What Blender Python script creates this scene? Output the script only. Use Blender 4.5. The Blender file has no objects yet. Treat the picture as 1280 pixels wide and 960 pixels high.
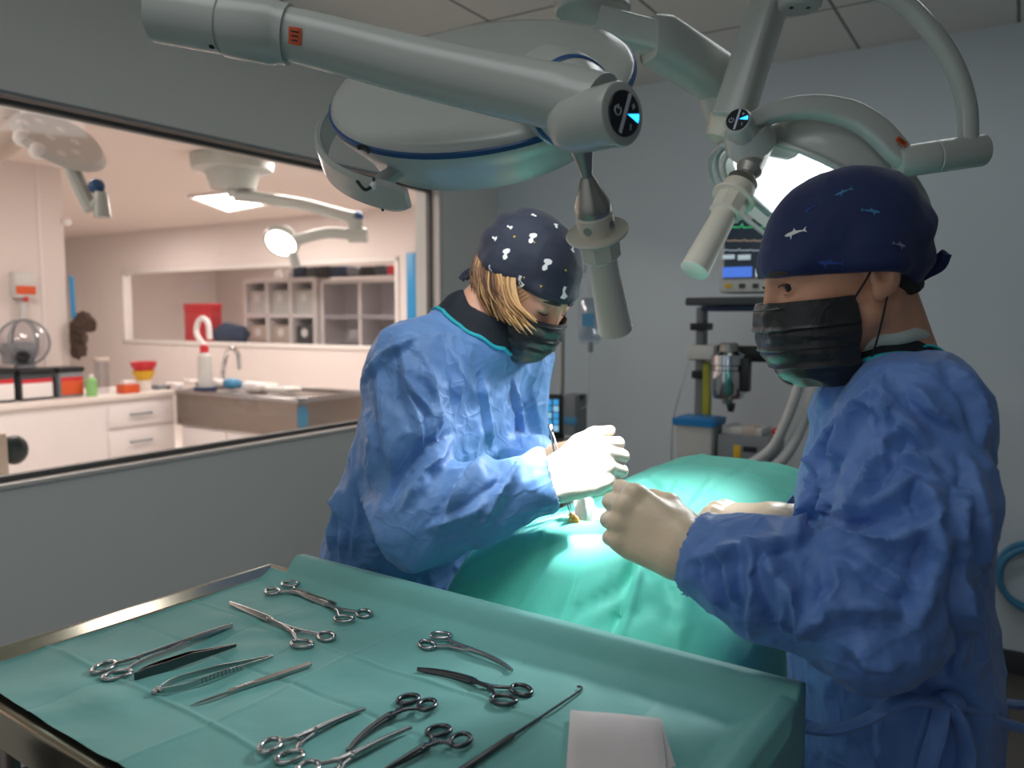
import bpy, bmesh, math, random
import numpy as np
from mathutils import Vector, Matrix, Quaternion
from mathutils.bvhtree import BVHTree
random.seed(7)
C = bpy.context.scene.collection
PI = math.pi
# ------------------------------------------------------------------ camera numbers
CAMH = 1.52
PITCH = math.atan(86/1000.0)
cp, sp = math.cos(PITCH), math.sin(PITCH)
def ray(px, py):
    u = (px-640)/1000.0; v = -(py-480)/1000.0
    return Vector((u, cp+v*sp, -sp+v*cp))
def at(px, py, Y):
    d = ray(px, py); t = Y/d.y
    return Vector((d.x*t, Y, CAMH+d.z*t))
def on_z(px, py, z):
    d = ray(px, py); t = (z-CAMH)/d.z
    return Vector((d.x*t, d.y*t, z))
RA = math.radians(-32.5)
RROT = Matrix.Rotation(RA, 4, 'Z')
def room(x, y, z): return RROT @ Vector((x, y, z))     # room frame: x along the back wall, y along the window wall
def to_room(p): return RROT.inverted() @ Vector(p)
def room_hit(px, py, y=None, x=None, z=None):
    d = ray(px, py); dr = RROT.inverted() @ d
    if y is not None: t = y/dr.y
    elif x is not None: t = x/dr.x
    else: t = (z-CAMH)/dr.z
    return Vector((dr.x*t, dr.y*t, CAMH+dr.z*t))       # returned in room coordinates
# ------------------------------------------------------------------ materials
def lin(c):
    c = c/255.0
    return c/12.92 if c <= 0.04045 else ((c+0.055)/1.055)**2.4
def rgb(r, g, b): return (lin(r), lin(g), lin(b), 1.0)
def mat(name, col, rough=0.5, metal=0.0, var=0.06, vscale=8.0, bump=0.0, bscale=60.0, spec=None, emit=None, estr=0.0, sheen=0.0, coat=0.0, trans=0.0, sub=0.0):
    m = bpy.data.materials.new(name); m.use_nodes = True
    nt = m.node_tree; b = nt.nodes['Principled BSDF']
    b.inputs['Roughness'].default_value = rough; b.inputs['Metallic'].default_value = metal
    if spec is not None: b.inputs['Specular IOR Level'].default_value = spec
    if sheen: b.inputs['Sheen Weight'].default_value = sheen
    if coat: b.inputs['Coat Weight'].default_value = coat; b.inputs['Coat Roughness'].default_value = 0.15
    if trans: b.inputs['Transmission Weight'].default_value = trans
    if sub:
        b.inputs['Subsurface Weight'].default_value = sub; b.inputs['Subsurface Radius'].default_value = (0.012, 0.005, 0.003); b.inputs['Subsurface Scale'].default_value = 1.0
    tc = nt.nodes.new('ShaderNodeTexCoord')
    if var > 0:
        n = nt.nodes.new('ShaderNodeTexNoise'); n.inputs['Scale'].default_value = vscale; n.inputs['Detail'].default_value = 4
        nt.links.new(tc.outputs['Object'], n.inputs['Vector'])
        mx = nt.nodes.new('ShaderNodeMix'); mx.data_type = 'RGBA'
        mx.inputs[6].default_value = tuple(c*(1-var) for c in col[:3])+(1,)
        mx.inputs[7].default_value = tuple(min(1, c*(1+var)) for c in col[:3])+(1,)
        nt.links.new(n.outputs['Fac'], mx.inputs[0]); nt.links.new(mx.outputs[2], b.inputs['Base Color'])
    else:
        b.inputs['Base Color'].default_value = col
    if bump > 0:
        n2 = nt.nodes.new('ShaderNodeTexNoise'); n2.inputs['Scale'].default_value = bscale; n2.inputs['Detail'].default_value = 5
        nt.links.new(tc.outputs['Object'], n2.inputs['Vector'])
        bp = nt.nodes.new('ShaderNodeBump'); bp.inputs['Strength'].default_value = bump; bp.inputs['Distance'].default_value = 0.004
        nt.links.new(n2.outputs['Fac'], bp.inputs['Height']); nt.links.new(bp.outputs['Normal'], b.inputs['Normal'])
    if emit is not None:
        b.inputs['Emission Color'].default_value = emit; b.inputs['Emission Strength'].default_value = estr
    return m
def cloth_mat(name, col, rough=0.6, crease=0.35, scale=16.0, distance=0.004, sheen=0.15, fine=0.25, trans=0.0):
    """Non-woven sheet: cracked crease lines and fine crumple as bump."""
    m = mat(name, col, rough=rough, var=0.05, vscale=14, sheen=sheen)
    nt = m.node_tree; b = nt.nodes['Principled BSDF']
    tc = nt.nodes.new('ShaderNodeTexCoord')
    dn = nt.nodes.new('ShaderNodeTexNoise'); dn.inputs['Scale'].default_value = 5.0; dn.inputs['Detail'].default_value = 3
    nt.links.new(tc.outputs['Object'], dn.inputs['Vector'])
    mxv = nt.nodes.new('ShaderNodeMix'); mxv.data_type = 'VECTOR'; mxv.inputs[0].default_value = 0.22
    nt.links.new(tc.outputs['Object'], mxv.inputs[4]); nt.links.new(dn.outputs['Color'], mxv.inputs[5])
    def edge(sc_, wdt, amp):
        vo = nt.nodes.new('ShaderNodeTexVoronoi'); vo.feature = 'DISTANCE_TO_EDGE'; vo.inputs['Scale'].default_value = sc_
        nt.links.new(mxv.outputs[1], vo.inputs['Vector'])
        r = nt.nodes.new('ShaderNodeMapRange'); r.interpolation_type = 'SMOOTHSTEP'
        r.inputs[1].default_value = 0.0; r.inputs[2].default_value = wdt; r.inputs[3].default_value = amp; r.inputs[4].default_value = 0.0
        nt.links.new(vo.outputs['Distance'], r.inputs[0]); return r.outputs[0]
    def add(x, y):
        q = nt.nodes.new('ShaderNodeMath'); q.operation = 'ADD'; nt.links.new(x, q.inputs[0]); nt.links.new(y, q.inputs[1]); return q.outputs[0]
    vo = nt.nodes.new('ShaderNodeTexVoronoi'); vo.feature = 'F1'; vo.inputs['Scale'].default_value = scale*0.8
    nt.links.new(mxv.outputs[1], vo.inputs['Vector'])
    n2 = nt.nodes.new('ShaderNodeTexNoise'); n2.inputs['Scale'].default_value = scale*2.6; n2.inputs['Detail'].default_value = 6; n2.inputs['Roughness'].default_value = 0.6
    nt.links.new(tc.outputs['Object'], n2.inputs['Vector'])
    ml = nt.nodes.new('ShaderNodeMath'); ml.operation = 'MULTIPLY'; ml.inputs[1].default_value = fine; nt.links.new(n2.outputs['Fac'], ml.inputs[0])
    hsum = add(add(add(edge(scale*0.55, 0.13, 0.40), edge(scale*1.5, 0.14, 0.16)), vo.outputs['Distance']), ml.outputs[0])
    bp = nt.nodes.new('ShaderNodeBump'); bp.inputs['Strength'].default_value = crease; bp.inputs['Distance'].default_value = distance
    nt.links.new(hsum, bp.inputs['Height']); nt.links.new(bp.outputs['Normal'], b.inputs['Normal'])
    if trans:
        out = nt.nodes['Material Output']; tr = nt.nodes.new('ShaderNodeBsdfTranslucent'); tr.inputs['Color'].default_value = col
        ms = nt.nodes.new('ShaderNodeMixShader'); ms.inputs[0].default_value = trans
        nt.links.new(b.outputs[0], ms.inputs[1]); nt.links.new(tr.outputs[0], ms.inputs[2]); nt.links.new(ms.outputs[0], out.inputs['Surface'])
    return m
def glass_mat(name, tint=(0.97, 0.98, 0.98, 1), refl=0.06, rough=0.02):
    m = bpy.data.materials.new(name); m.use_nodes = True; nt = m.node_tree
    nt.nodes.remove(nt.nodes['Principled BSDF'])
    t = nt.nodes.new('ShaderNodeBsdfTransparent'); t.inputs['Color'].default_value = tint
    g = nt.nodes.new('ShaderNodeBsdfGlossy'); g.inputs['Roughness'].default_value = rough
    ms = nt.nodes.new('ShaderNodeMixShader'); ms.inputs[0].default_value = refl
    nt.links.new(t.outputs[0], ms.inputs[1]); nt.links.new(g.outputs[0], ms.inputs[2])
    nt.links.new(ms.outputs[0], nt.nodes['Material Output'].inputs['Surface'])
    return m
def emit_mat(name, col, strength):
    return mat(name, col, rough=0.4, var=0.0, emit=col, estr=strength)
# ------------------------------------------------------------------ mesh builder
def basis(d):
    d = Vector(d).normalized()
    a = Vector((0, 0, 1)) if abs(d.z) < 0.9 else Vector((1, 0, 0))
    x = d.cross(a).normalized(); y = d.cross(x).normalized()
    return x, y, d
class MB:
    def __init__(s): s.v = []; s.f = []; s.mi = []
    def add(s, vs, fs, mi=0, M=None):
        n = len(s.v)
        for p in vs:
            p = Vector(p)
            s.v.append(tuple(M @ p) if M is not None else tuple(p))
        for f in fs: s.f.append(tuple(i+n for i in f)); s.mi.append(mi)
        return s
    def box(s, c, d, bevel=0.0, M=None, mi=0, seg=2):
        bm = bmesh.new(); bmesh.ops.create_cube(bm, size=1.0)
        for v in bm.verts: v.co = Vector((c[0]+v.co.x*d[0], c[1]+v.co.y*d[1], c[2]+v.co.z*d[2]))
        if bevel > 0: bmesh.ops.bevel(bm, geom=list(bm.edges), offset=bevel, segments=seg, affect='EDGES', profile=0.6)
        bm.verts.index_update()
        s.add([v.co.copy() for v in bm.verts], [[v.index for v in f.verts] for f in bm.faces], mi, M); bm.free(); return s
    def box2(s, lo, hi, bevel=0.0, M=None, mi=0):
        return s.box([(a+b)/2 for a, b in zip(lo, hi)], [abs(b-a) for a, b in zip(lo, hi)], bevel, M, mi)
    def tube(s, pts, r, n=12, cap=True, M=None, mi=0, flat=1.0, up=None):
        """Round (or flattened) section swept along pts; r a number or one per point."""
        pts = [Vector(p) for p in pts]; k = len(pts)
        rs = list(r) if hasattr(r, '__len__') else [r]*k
        vs = []; fs = []
        prev = None
        for i, p in enumerate(pts):
            d = (pts[min(i+1, k-1)]-pts[max(i-1, 0)])
            if d.length < 1e-9: d = Vector((0, 0, 1))
            d.normalize()
            if up is not None:
                y = Vector(up) - d*Vector(up).dot(d); y.normalize(); x = y.cross(d)
            elif prev is None:
                x, y, _ = basis(d)
            else:
                x = prev - d*prev.dot(d)
                x = x.normalized() if x.length > 1e-6 else basis(d)[0]
                y = d.cross(x)
            prev = x
            for j in range(n):
                a = 2*PI*j/n
                vs.append(p + x*(math.cos(a)*rs[i]) + y*(math.sin(a)*rs[i]*flat))
        for i in range(k-1):
            for j in range(n):
                a = i*n+j; b = i*n+(j+1) % n
                fs.append((a, b, b+n, a+n))
        if cap:
            fs.append(tuple(range(n))[::-1]); fs.append(tuple((k-1)*n+j for j in range(n)))
        return s.add(vs, fs, mi, M)
    def loop_tube(s, pts, r, n=10, M=None, mi=0, flat=1.0, up=None):
        pts = [Vector(p) for p in pts]; k = len(pts); vs = []; fs = []; prev = None
        for i, p in enumerate(pts):
            d = (pts[(i+1) % k]-pts[i-1]).normalized()
            if up is not None:
                y = Vector(up)-d*Vector(up).dot(d); y.normalize(); x = y.cross(d)
            else:
                if prev is None: x, y, _ = basis(d)
                else: x = (prev-d*prev.dot(d)).normalized(); y = d.cross(x)
                prev = x
            for j in range(n):
                a = 2*PI*j/n; vs.append(p+x*(math.cos(a)*r)+y*(math.sin(a)*r*flat))
        for i in range(k):
            for j in range(n):
                a = i*n+j; b = i*n+(j+1) % n; i2 = ((i+1) % k)*n
                fs.append((a, b, i2+(j+1) % n, i2+j))
        return s.add(vs, fs, mi, M)
    def lathe(s, prof, a, d, n=32, M=None, mi=0, xr=1.0, cap=True, xdir=None):
        """prof [(t, r)]: radius r at distance t from point a along d."""
        x, y, d = basis(d); a = Vector(a)
        if xdir is not None:
            x = Vector(xdir)-d*Vector(xdir).dot(d); x.normalize(); y = d.cross(x)
        vs = []; fs = []
        for t, r in prof:
            for j in range(n):
                g = 2*PI*j/n
                vs.append(a+d*t+x*(r*xr*math.cos(g))+y*(r*math.sin(g)))
        for i in range(len(prof)-1):
            for j in range(n):
                p = i*n+j; q = i*n+(j+1) % n
                fs.append((p, q, q+n, p+n))
        if cap:
            if prof[0][1] > 1e-6: fs.append(tuple(range(n))[::-1])
            if prof[-1][1] > 1e-6: fs.append(tuple((len(prof)-1)*n+j for j in range(n)))
        return s.add(vs, fs, mi, M)
    def sphere(s, c, r, M=None, mi=0, n=16):
        rr = r if hasattr(r, '__len__') else (r, r, r)
        vs = []; fs = []
        m = n//2
        for i in range(1, m):
            a = PI*i/m
            for j in range(n):
                b = 2*PI*j/n
                vs.append((c[0]+rr[0]*math.sin(a)*math.cos(b), c[1]+rr[1]*math.sin(a)*math.sin(b), c[2]+rr[2]*math.cos(a)))
        for i in range(m-2):
            for j in range(n):
                p = i*n+j; q = i*n+(j+1) % n
                fs.append((p, p+n, q+n, q))
        t = len(vs); vs.append((c[0], c[1], c[2]+rr[2])); vs.append((c[0], c[1], c[2]-rr[2]))
        for j in range(n):
            fs.append((t, j, (j+1) % n)); o = (m-2)*n; fs.append((t+1, o+(j+1) % n, o+j))
        return s.add(vs, fs, mi, M)
    def prism(s, poly, z0, z1, M=None, mi=0):
        n = len(poly)
        vs = [(x, y, z0) for x, y in poly]+[(x, y, z1) for x, y in poly]
        fs = [tuple(range(n))[::-1], tuple(range(n, 2*n))]+[(i, (i+1) % n, n+(i+1) % n, n+i) for i in range(n)]
        return s.add(vs, fs, mi, M)
    def grid(s, fn, nu, nv, M=None, mi=0, thick=0.0):
        vs = [fn(i/(nu-1), j/(nv-1)) for i in range(nu) for j in range(nv)]
        fs = [(i*nv+j, (i+1)*nv+j, (i+1)*nv+j+1, i*nv+j+1) for i in range(nu-1) for j in range(nv-1)]
        return s.add(vs, fs, mi, M)
    def build(s, name, mats, parent=None, smooth=True, M=None, angle=35, recalc=True):
        me = bpy.data.meshes.new(name)
        vs = [M @ Vector(v) for v in s.v] if M is not None else s.v
        me.from_pydata([tuple(v) for v in vs], [], s.f)
        return finish(name, me, mats, parent, smooth, angle, s.mi, recalc)
def finish(name, me, mats, parent=None, smooth=True, angle=35, mi=None, recalc=True):
    if recalc:
        bm = bmesh.new(); bm.from_mesh(me); bmesh.ops.recalc_face_normals(bm, faces=bm.faces); bm.to_mesh(me); bm.free()
    for m in (mats if isinstance(mats, (list, tuple)) else [mats]): me.materials.append(m)
    if mi is not None and any(mi): me.polygons.foreach_set('material_index', mi)
    if smooth:
        me.polygons.foreach_set('use_smooth', [True]*len(me.polygons))
        if angle is not None: me.set_sharp_from_angle(angle=math.radians(angle))
    me.update()
    o = bpy.data.objects.new(name, me); C.objects.link(o)
    if parent is not None: attach(o, parent)
    return o
def attach(o, parent):
    o.parent = parent
    q = parent; M = Matrix.Identity(4)
    chain = []
    while q is not None: chain.append(q); q = q.parent
    for q in reversed(chain): M = M @ (q.matrix_parent_inverse @ q.matrix_basis)
    o.matrix_parent_inverse = M.inverted()
def tag(o, label, cat, group=None):
    o['label'] = label; o['category'] = cat
    if group: o['group'] = group
    return o
def thing(name, label, cat, loc=(0, 0, 0), rotz=0.0, group=None):
    o = bpy.data.objects.new(name, None); o.empty_display_size = 0.05; C.objects.link(o)
    o.matrix_basis = Matrix.Translation(Vector(loc)) @ Matrix.Rotation(rotz, 4, 'Z')
    return tag(o, label, cat, group)
def struct(o): o['kind'] = 'structure'; return o
def local(o, parent):
    """child whose mesh is already in the parent's own frame"""
    o.parent = parent; o.matrix_parent_inverse = Matrix.Identity(4); return o
def dup(root, M, label=None, group=None):
    r = root.copy(); C.objects.link(r); r.matrix_basis = M
    if label: r['label'] = label
    if group: r['group'] = group
    for ch in list(root.children):
        c = ch.copy(); C.objects.link(c); c.parent = r
        for g in list(ch.children):
            d = g.copy(); C.objects.link(d); d.parent = c
    return r
def smooth_path(pts, n=8):
    """Catmull-Rom through pts."""
    P = [Vector(p) for p in pts]; P = [P[0]*2-P[1]]+P+[P[-1]*2-P[-2]]; out = []
    for i in range(1, len(P)-2):
        for k in range(n):
            t = k/n; a, b, c, d = P[i-1], P[i], P[i+1], P[i+2]
            out.append(0.5*((2*b)+(c-a)*t+(2*a-5*b+4*c-d)*t*t+(-a+3*b-3*c+d)*t**3))
    out.append(P[-2].copy()); return out
def lerp_list(vals, n):
    out = []; k = len(vals)-1
    for i in range(n):
        t = i/(n-1)*k; j = min(int(t), k-1); out.append(vals[j]+(vals[j+1]-vals[j])*(t-j))
    return out
# ------------------------------------------------------------------ distance fields and surface nets
F32 = np.float32
def smin(a, b, k):
    if a is None: return b
    if k <= 0: return np.minimum(a, b)
    h = np.clip(0.5+0.5*(b-a)/k, 0, 1)
    return b+(a-b)*h-k*h*(1-h)
def smax(a, b, k): return -smin(-a, -b, k)
def rcone(P, a, b, ra, rb):
    a = np.array(a, F32); b = np.array(b, F32); ba = b-a; L = float((ba*ba).sum())+1e-12
    X, Y, Z = P
    h = np.clip(((X-a[0])*ba[0]+(Y-a[1])*ba[1]+(Z-a[2])*ba[2])/L, 0, 1)
    return np.sqrt((X-a[0]-h*ba[0])**2+(Y-a[1]-h*ba[1])**2+(Z-a[2]-h*ba[2])**2)-(ra+(rb-ra)*h)
def ell(P, c, r):
    X, Y, Z = P
    x, y, z = X-c[0], Y-c[1], Z-c[2]
    k0 = np.sqrt((x/r[0])**2+(y/r[1])**2+(z/r[2])**2)
    k1 = np.sqrt((x/r[0]**2)**2+(y/r[1]**2)**2+(z/r[2]**2)**2)+1e-6
    return k0*(k0-1)/k1
def loft(P, secs, f, s, n=2.4):
    """secs: (z, cx, cy, half depth along f, half width along s), from the bottom up; ends closed."""
    X, Y, Z = P
    zs = [q[0] for q in secs]
    def ip(k): return np.interp(Z, zs, [q[k] for q in secs]).astype(F32)
    dx = X-ip(1); dy = Y-ip(2); hd = ip(3); hw = ip(4)
    a = np.abs(dx*f[0]+dy*f[1])/hd; b = np.abs(dx*s[0]+dy*s[1])/hw
    d = ((a**n+b**n)**(1.0/n)-1)*np.minimum(hd, hw)
    return smax(smax(d, Z-zs[-1], 0.03), zs[0]-Z, 0.01)
def axis_grid(lo, hi, step, fine=None, fstep=None):
    if fine is None: return np.arange(lo, hi+step, step).astype(F32)
    a = list(np.arange(lo, fine[0], step)); b = list(np.arange(fine[0], fine[1], fstep)); c = list(np.arange(fine[1], hi+step, step))
    return np.array(a+b+c, F32)
def snet(f, xs, ys, zs):
    ins = f < 0
    nx, ny, nz = f.shape
    cnt = np.zeros((nx-1, ny-1, nz-1), np.uint8)
    offs = [(i, j, k) for i in (0, 1) for j in (0, 1) for k in (0, 1)]
    for i, j, k in offs: cnt += ins[i:nx-1+i, j:ny-1+j, k:nz-1+k]
    idx = np.argwhere((cnt > 0) & (cnt < 8))
    ids = np.full(cnt.shape, -1, np.int32); ids[idx[:, 0], idx[:, 1], idx[:, 2]] = np.arange(len(idx))
    pos = np.zeros((len(idx), 3)); num = np.zeros(len(idx))
    val = {o: f[idx[:, 0]+o[0], idx[:, 1]+o[1], idx[:, 2]+o[2]] for o in offs}
    crd = {o: np.stack([xs[idx[:, 0]+o[0]], ys[idx[:, 1]+o[1]], zs[idx[:, 2]+o[2]]], 1) for o in offs}
    for o in offs:
        for ax in range(3):
            if o[ax] == 0:
                q = list(o); q[ax] = 1; q = tuple(q)
                a, b = val[o], val[q]; cr = (a < 0) != (b < 0)
                t = np.where(cr, a/np.where(cr, a-b, 1), 0)[:, None]
                p = crd[o]*(1-t)+crd[q]*t
                pos[cr] += p[cr]; num[cr] += 1
    pos /= num[:, None]
    quads = []
    for ax in range(3):
        sl0 = [slice(None)]*3; sl1 = [slice(None)]*3; sl0[ax] = slice(0, -1); sl1[ax] = slice(1, None)
        A = ins[tuple(sl0)]; B = ins[tuple(sl1)]
        e = np.argwhere(A != B)
        o1, o2 = [(1, 2), (2, 0), (0, 1)][ax]
        e = e[(e[:, o1] > 0) & (e[:, o2] > 0) & (e[:, o1] < f.shape[o1]-1) & (e[:, o2] < f.shape[o2]-1)]
        fl = A[e[:, 0], e[:, 1], e[:, 2]]
        def cid(d1, d2):
            q = e.copy(); q[:, o1] += d1; q[:, o2] += d2
            return ids[q[:, 0], q[:, 1], q[:, 2]]
        Q = np.stack([cid(-1, -1), cid(0, -1), cid(0, 0), cid(-1, 0)], 1)
        Q[~fl] = Q[~fl][:, ::-1]
        quads.append(Q)
    return pos, np.concatenate(quads)
def vnormals(v, q):
    n = np.cross(v[q[:, 2]]-v[q[:, 0]], v[q[:, 3]]-v[q[:, 1]])
    out = np.zeros_like(v)
    for k in range(4): np.add.at(out, q[:, k], n)
    return out/(np.linalg.norm(out, axis=1, keepdims=True)+1e-12)
def relax(v, q, it=2, lam=0.5):
    e = np.concatenate([q[:, [0, 1]], q[:, [1, 2]], q[:, [2, 3]], q[:, [3, 0]]])
    for _ in range(it):
        s = np.zeros_like(v); c = np.zeros(len(v))
        np.add.at(s, e[:, 0], v[e[:, 1]]); np.add.at(c, e[:, 0], 1)
        np.add.at(s, e[:, 1], v[e[:, 0]]); np.add.at(c, e[:, 1], 1)
        v = v+lam*(s/np.maximum(c, 1)[:, None]-v)
    return v
def np_mesh(name, v, q, mats, parent=None, M=None, flip=False, angle=None):
    me = bpy.data.meshes.new(name)
    if M is not None:
        A = np.array(M); v = v @ A[:3, :3].T + A[:3, 3]
    if flip: q = q[:, ::-1]
    me.from_pydata(v.tolist(), [], q.tolist())
    return finish(name, me, mats, parent, True, angle, None, False)
def vnoise(P, seed=0):
    """Smooth value noise in [-1, 1] at an (n, 3) array."""
    i = np.floor(P).astype(np.int64); f = P-i; u = f*f*f*(f*(f*6-15)+10)
    out = 0
    for o in [(a, b, c) for a in (0, 1) for b in (0, 1) for c in (0, 1)]:
        h = (i[:, 0]+o[0])*374761393+(i[:, 1]+o[1])*668265263+(i[:, 2]+o[2])*2147483647+seed*1274126177
        h = (h ^ (h >> 13))*1274126177; h = (h ^ (h >> 16)) & 0xFFFF
        w = 1
        for k in range(3): w = w*(u[:, k] if o[k] else 1-u[:, k])
        out = out+w*(h/32767.5-1)
    return out
def crumple(P, scale, seed, octs=3, warp=0.5):
    """Ridged noise: sharp crease lines between smooth facets, 0..1."""
    W = np.stack([vnoise(P*scale*0.6+7.3*k, seed+11+k) for k in range(3)], 1)
    Q = P*scale+W*warp
    out = 0; a = 1.0; tot = 0
    for o in range(octs):
        out = out+a*(1-np.abs(vnoise(Q*(1.9**o)+3.1*o, seed+o)))**2.2; tot += a; a *= 0.5
    return out/tot
def worley(P, seed=0):
    """distance to the nearest of one random point per unit cell: bowls that meet in sharp ridges"""
    i = np.floor(P).astype(np.int64); best = np.full(len(P), 9.0)
    for o in [(a, b, c) for a in (-1, 0, 1) for b in (-1, 0, 1) for c in (-1, 0, 1)]:
        c = i+np.array(o); d = 0
        for k in range(3):
            h = c[:, 0]*374761393+c[:, 1]*668265263+c[:, 2]*2147483647+(seed*7+k)*1274126177
            h = (h ^ (h >> 13))*1274126177; h = (h ^ (h >> 16)) & 0xFFFF
            d = d+(c[:, k]+h/65535.0-P[:, k])**2
        best = np.minimum(best, d)
    return np.sqrt(best)
def rumple(P, scale, seed, warp=0.35):
    """cloth-like facets: paraboloid bowls between sharp creases, about -0.5..0.5"""
    W = np.stack([vnoise(P*scale*0.7+5.1*k, seed+31+k) for k in range(3)], 1)
    return np.minimum(worley(P*scale+W*warp, seed), 1.0)**2-0.42
def seg_dist(P, A, B):
    ba = B-A; h = np.clip(((P-A) @ ba)/(ba @ ba+1e-12), 0, 1)
    return np.linalg.norm(P-A-h[:, None]*ba, axis=1), h
def apply_folds(v, q, folds, Y0=None):
    """folds: (pixel polyline, half width m, height m); each is found on the surface and raised (or sunk) along the normals."""
    bv = BVHTree.FromPolygons([tuple(p) for p in v], [tuple(f) for f in q])
    nr = vnormals(v, q); disp = np.zeros(len(v))
    for poly, w, h in folds:
        pts = []
        for a, b in zip(poly[:-1], poly[1:]):
            for k in range(4):
                t = k/4.0; pts.append((a[0]+(b[0]-a[0])*t, a[1]+(b[1]-a[1])*t))
        pts.append(poly[-1])
        H = []
        for x, y in pts:
            loc = bv.ray_cast(Vector((0, 0, CAMH)), ray(x, y).normalized())[0]
            if loc is not None: H.append(np.array(loc))
        if len(H) < 2: continue
        best = np.full(len(v), 9.0); tt = np.zeros(len(v)); side = np.zeros(len(v)); m = len(H)-1
        lo = np.min(H, 0)-w*2.5; hi = np.max(H, 0)+w*2.5
        sel = np.where(((v > lo) & (v < hi)).all(1))[0]
        if not len(sel): continue
        for i in range(m):
            d, hh = seg_dist(v[sel], H[i], H[i+1])
            sd = (np.cross(np.broadcast_to(H[i+1]-H[i], (len(sel), 3)), nr[sel])*(v[sel]-H[i])).sum(1)
            up = d < best[sel]; best[sel] = np.where(up, d, best[sel]); tt[sel] = np.where(up, (i+hh)/m, tt[sel]); side[sel] = np.where(up, sd, side[sel])
        ends = np.clip(np.minimum(tt[sel], 1-tt[sel])*4, 0, 1)**0.8
        ww = w*(0.45+0.55*ends)
        x = np.clip(best[sel]/(ww*np.where(side[sel] > 0, 0.75, 1.7)), 0, 1)   # steep on one side, long on the other
        prof = (1-x)**2*(1+0.5*x)
        xv = np.clip(np.abs(best[sel]-ww*0.95)/(ww*0.6), 0, 1)
        prof = prof-np.where(side[sel] > 0, 0.30*(1-xv)**2, 0)                     # a groove under the steep side
        disp[sel] += h*prof*ends
    return v+nr*disp[:, None]
M = {}
M['wall_dark'] = mat('painted_wall_grey', rgb(234,233,228), rough=0.7, var=0.02, vscale=3, bump=0.05, bscale=200)
M['wall_back'] = mat('painted_wall_pale_grey', rgb(222,232,238), rough=0.6, var=0.02, vscale=3, bump=0.04, bscale=200)
M['wall_pink'] = mat('painted_wall_warm_white', rgb(226,214,208), rough=0.7, var=0.02, vscale=3)
M['floor'] = mat('vinyl_floor', rgb(96,92,88), rough=0.45, var=0.12, vscale=30)
M['trim_dark'] = mat('aluminium_dark', rgb(104,102,100), rough=0.5, metal=0.0, var=0.03)
M['trim_white'] = mat('trim_white', rgb(225,218,212), rough=0.5, var=0.02)
M['lamp_white'] = mat('lamp_shell_white', rgb(176,180,174), rough=0.24, var=0.02, vscale=4)
M['lamp_cream'] = mat('lamp_cream', rgb(212,206,190), rough=0.35, var=0.03)
M['blue_stripe'] = mat('blue_stripe', rgb(20,72,122), rough=0.4, var=0.04)
M['panel_black'] = mat('panel_black', rgb(10,14,26), rough=0.25, var=0.0)
M['panel_white'] = mat('panel_print', rgb(190,196,204), rough=0.5, var=0.0)
M['panel_glow'] = emit_mat('panel_blue_led', (0.02,0.35,1.0,1), 3.0)
M['orange'] = mat('orange_sticker', rgb(214,86,38), rough=0.5, var=0.05)
M['black_mark'] = mat('black_print', rgb(22,22,24), rough=0.5, var=0.0)
M['screw'] = mat('dark_screw', rgb(50,50,52), rough=0.4, metal=0.8, var=0.02)
M['alu'] = mat('cast_aluminium', rgb(170,168,162), rough=0.32, metal=0.75, var=0.04)
M['steel'] = mat('stainless_steel', rgb(176,176,176), rough=0.2, metal=1.0, var=0.05, vscale=40)
M['steel_dark'] = mat('stainless_steel_dark', rgb(96,96,98), rough=0.26, metal=1.0, var=0.05, vscale=40)
M['brushed'] = mat('brushed_steel', rgb(150,140,132), rough=0.36, metal=0.85, var=0.08, vscale=14)
M['gold_rim'] = mat('steel_rim_polished', rgb(214,200,178), rough=0.16, metal=1.0, var=0.04)
M['gown'] = cloth_mat('gown_blue_nonwoven', rgb(100,142,198), rough=0.55, crease=0.5, scale=20, distance=0.006)
M['gown_deep'] = cloth_mat('gown_blue_nonwoven_deep', rgb(90,130,196), rough=0.52, crease=0.65, scale=16, distance=0.006)  # same cloth in deeper blue; the right gown's shade is in the colour
M['binding'] = mat('teal_binding', rgb(40,176,190), rough=0.6, var=0.05, bump=0.2, bscale=120)
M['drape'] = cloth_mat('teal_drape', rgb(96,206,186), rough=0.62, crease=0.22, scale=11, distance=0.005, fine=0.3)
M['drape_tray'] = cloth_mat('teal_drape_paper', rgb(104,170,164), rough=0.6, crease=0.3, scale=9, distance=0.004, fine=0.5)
M['navy'] = mat('navy_cotton', rgb(28,34,52), rough=0.75, var=0.12, vscale=60, bump=0.2, bscale=300, sheen=0.1)
M['navy_deep'] = mat('navy_blue_cotton', rgb(16,34,82), rough=0.75, var=0.1, vscale=40, bump=0.15, bscale=300, sheen=0.1)
M['shirt_dark'] = mat('dark_scrub', rgb(18,26,36), rough=0.8, var=0.1, vscale=40, bump=0.2, bscale=300)
M['vest_white'] = mat('white_knit', rgb(196,206,200), rough=0.9, var=0.05, bump=0.4, bscale=500)
M['print_white'] = mat('print_white', rgb(226,226,222), rough=0.7, var=0.03)
M['print_yellow'] = mat('print_yellow', rgb(205,178,60), rough=0.7, var=0.03)
M['print_blue'] = mat('print_blue', rgb(52,120,160), rough=0.7, var=0.03)
M['print_dim'] = mat('print_dim_blue', rgb(30,62,140), rough=0.7, var=0.03)
M['print_grey'] = mat('print_grey', rgb(120,126,150), rough=0.7, var=0.03)
M['mask'] = cloth_mat('mask_black', rgb(30,30,31), rough=0.38, crease=0.25, scale=45, distance=0.003, sheen=0.1)
M['loop'] = mat('elastic_black', rgb(18,18,20), rough=0.7, var=0.0)
M['skin'] = mat('skin_fair', rgb(222,166,138), rough=0.48, var=0.06, vscale=30, bump=0.08, bscale=350, sub=0.08)
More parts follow.
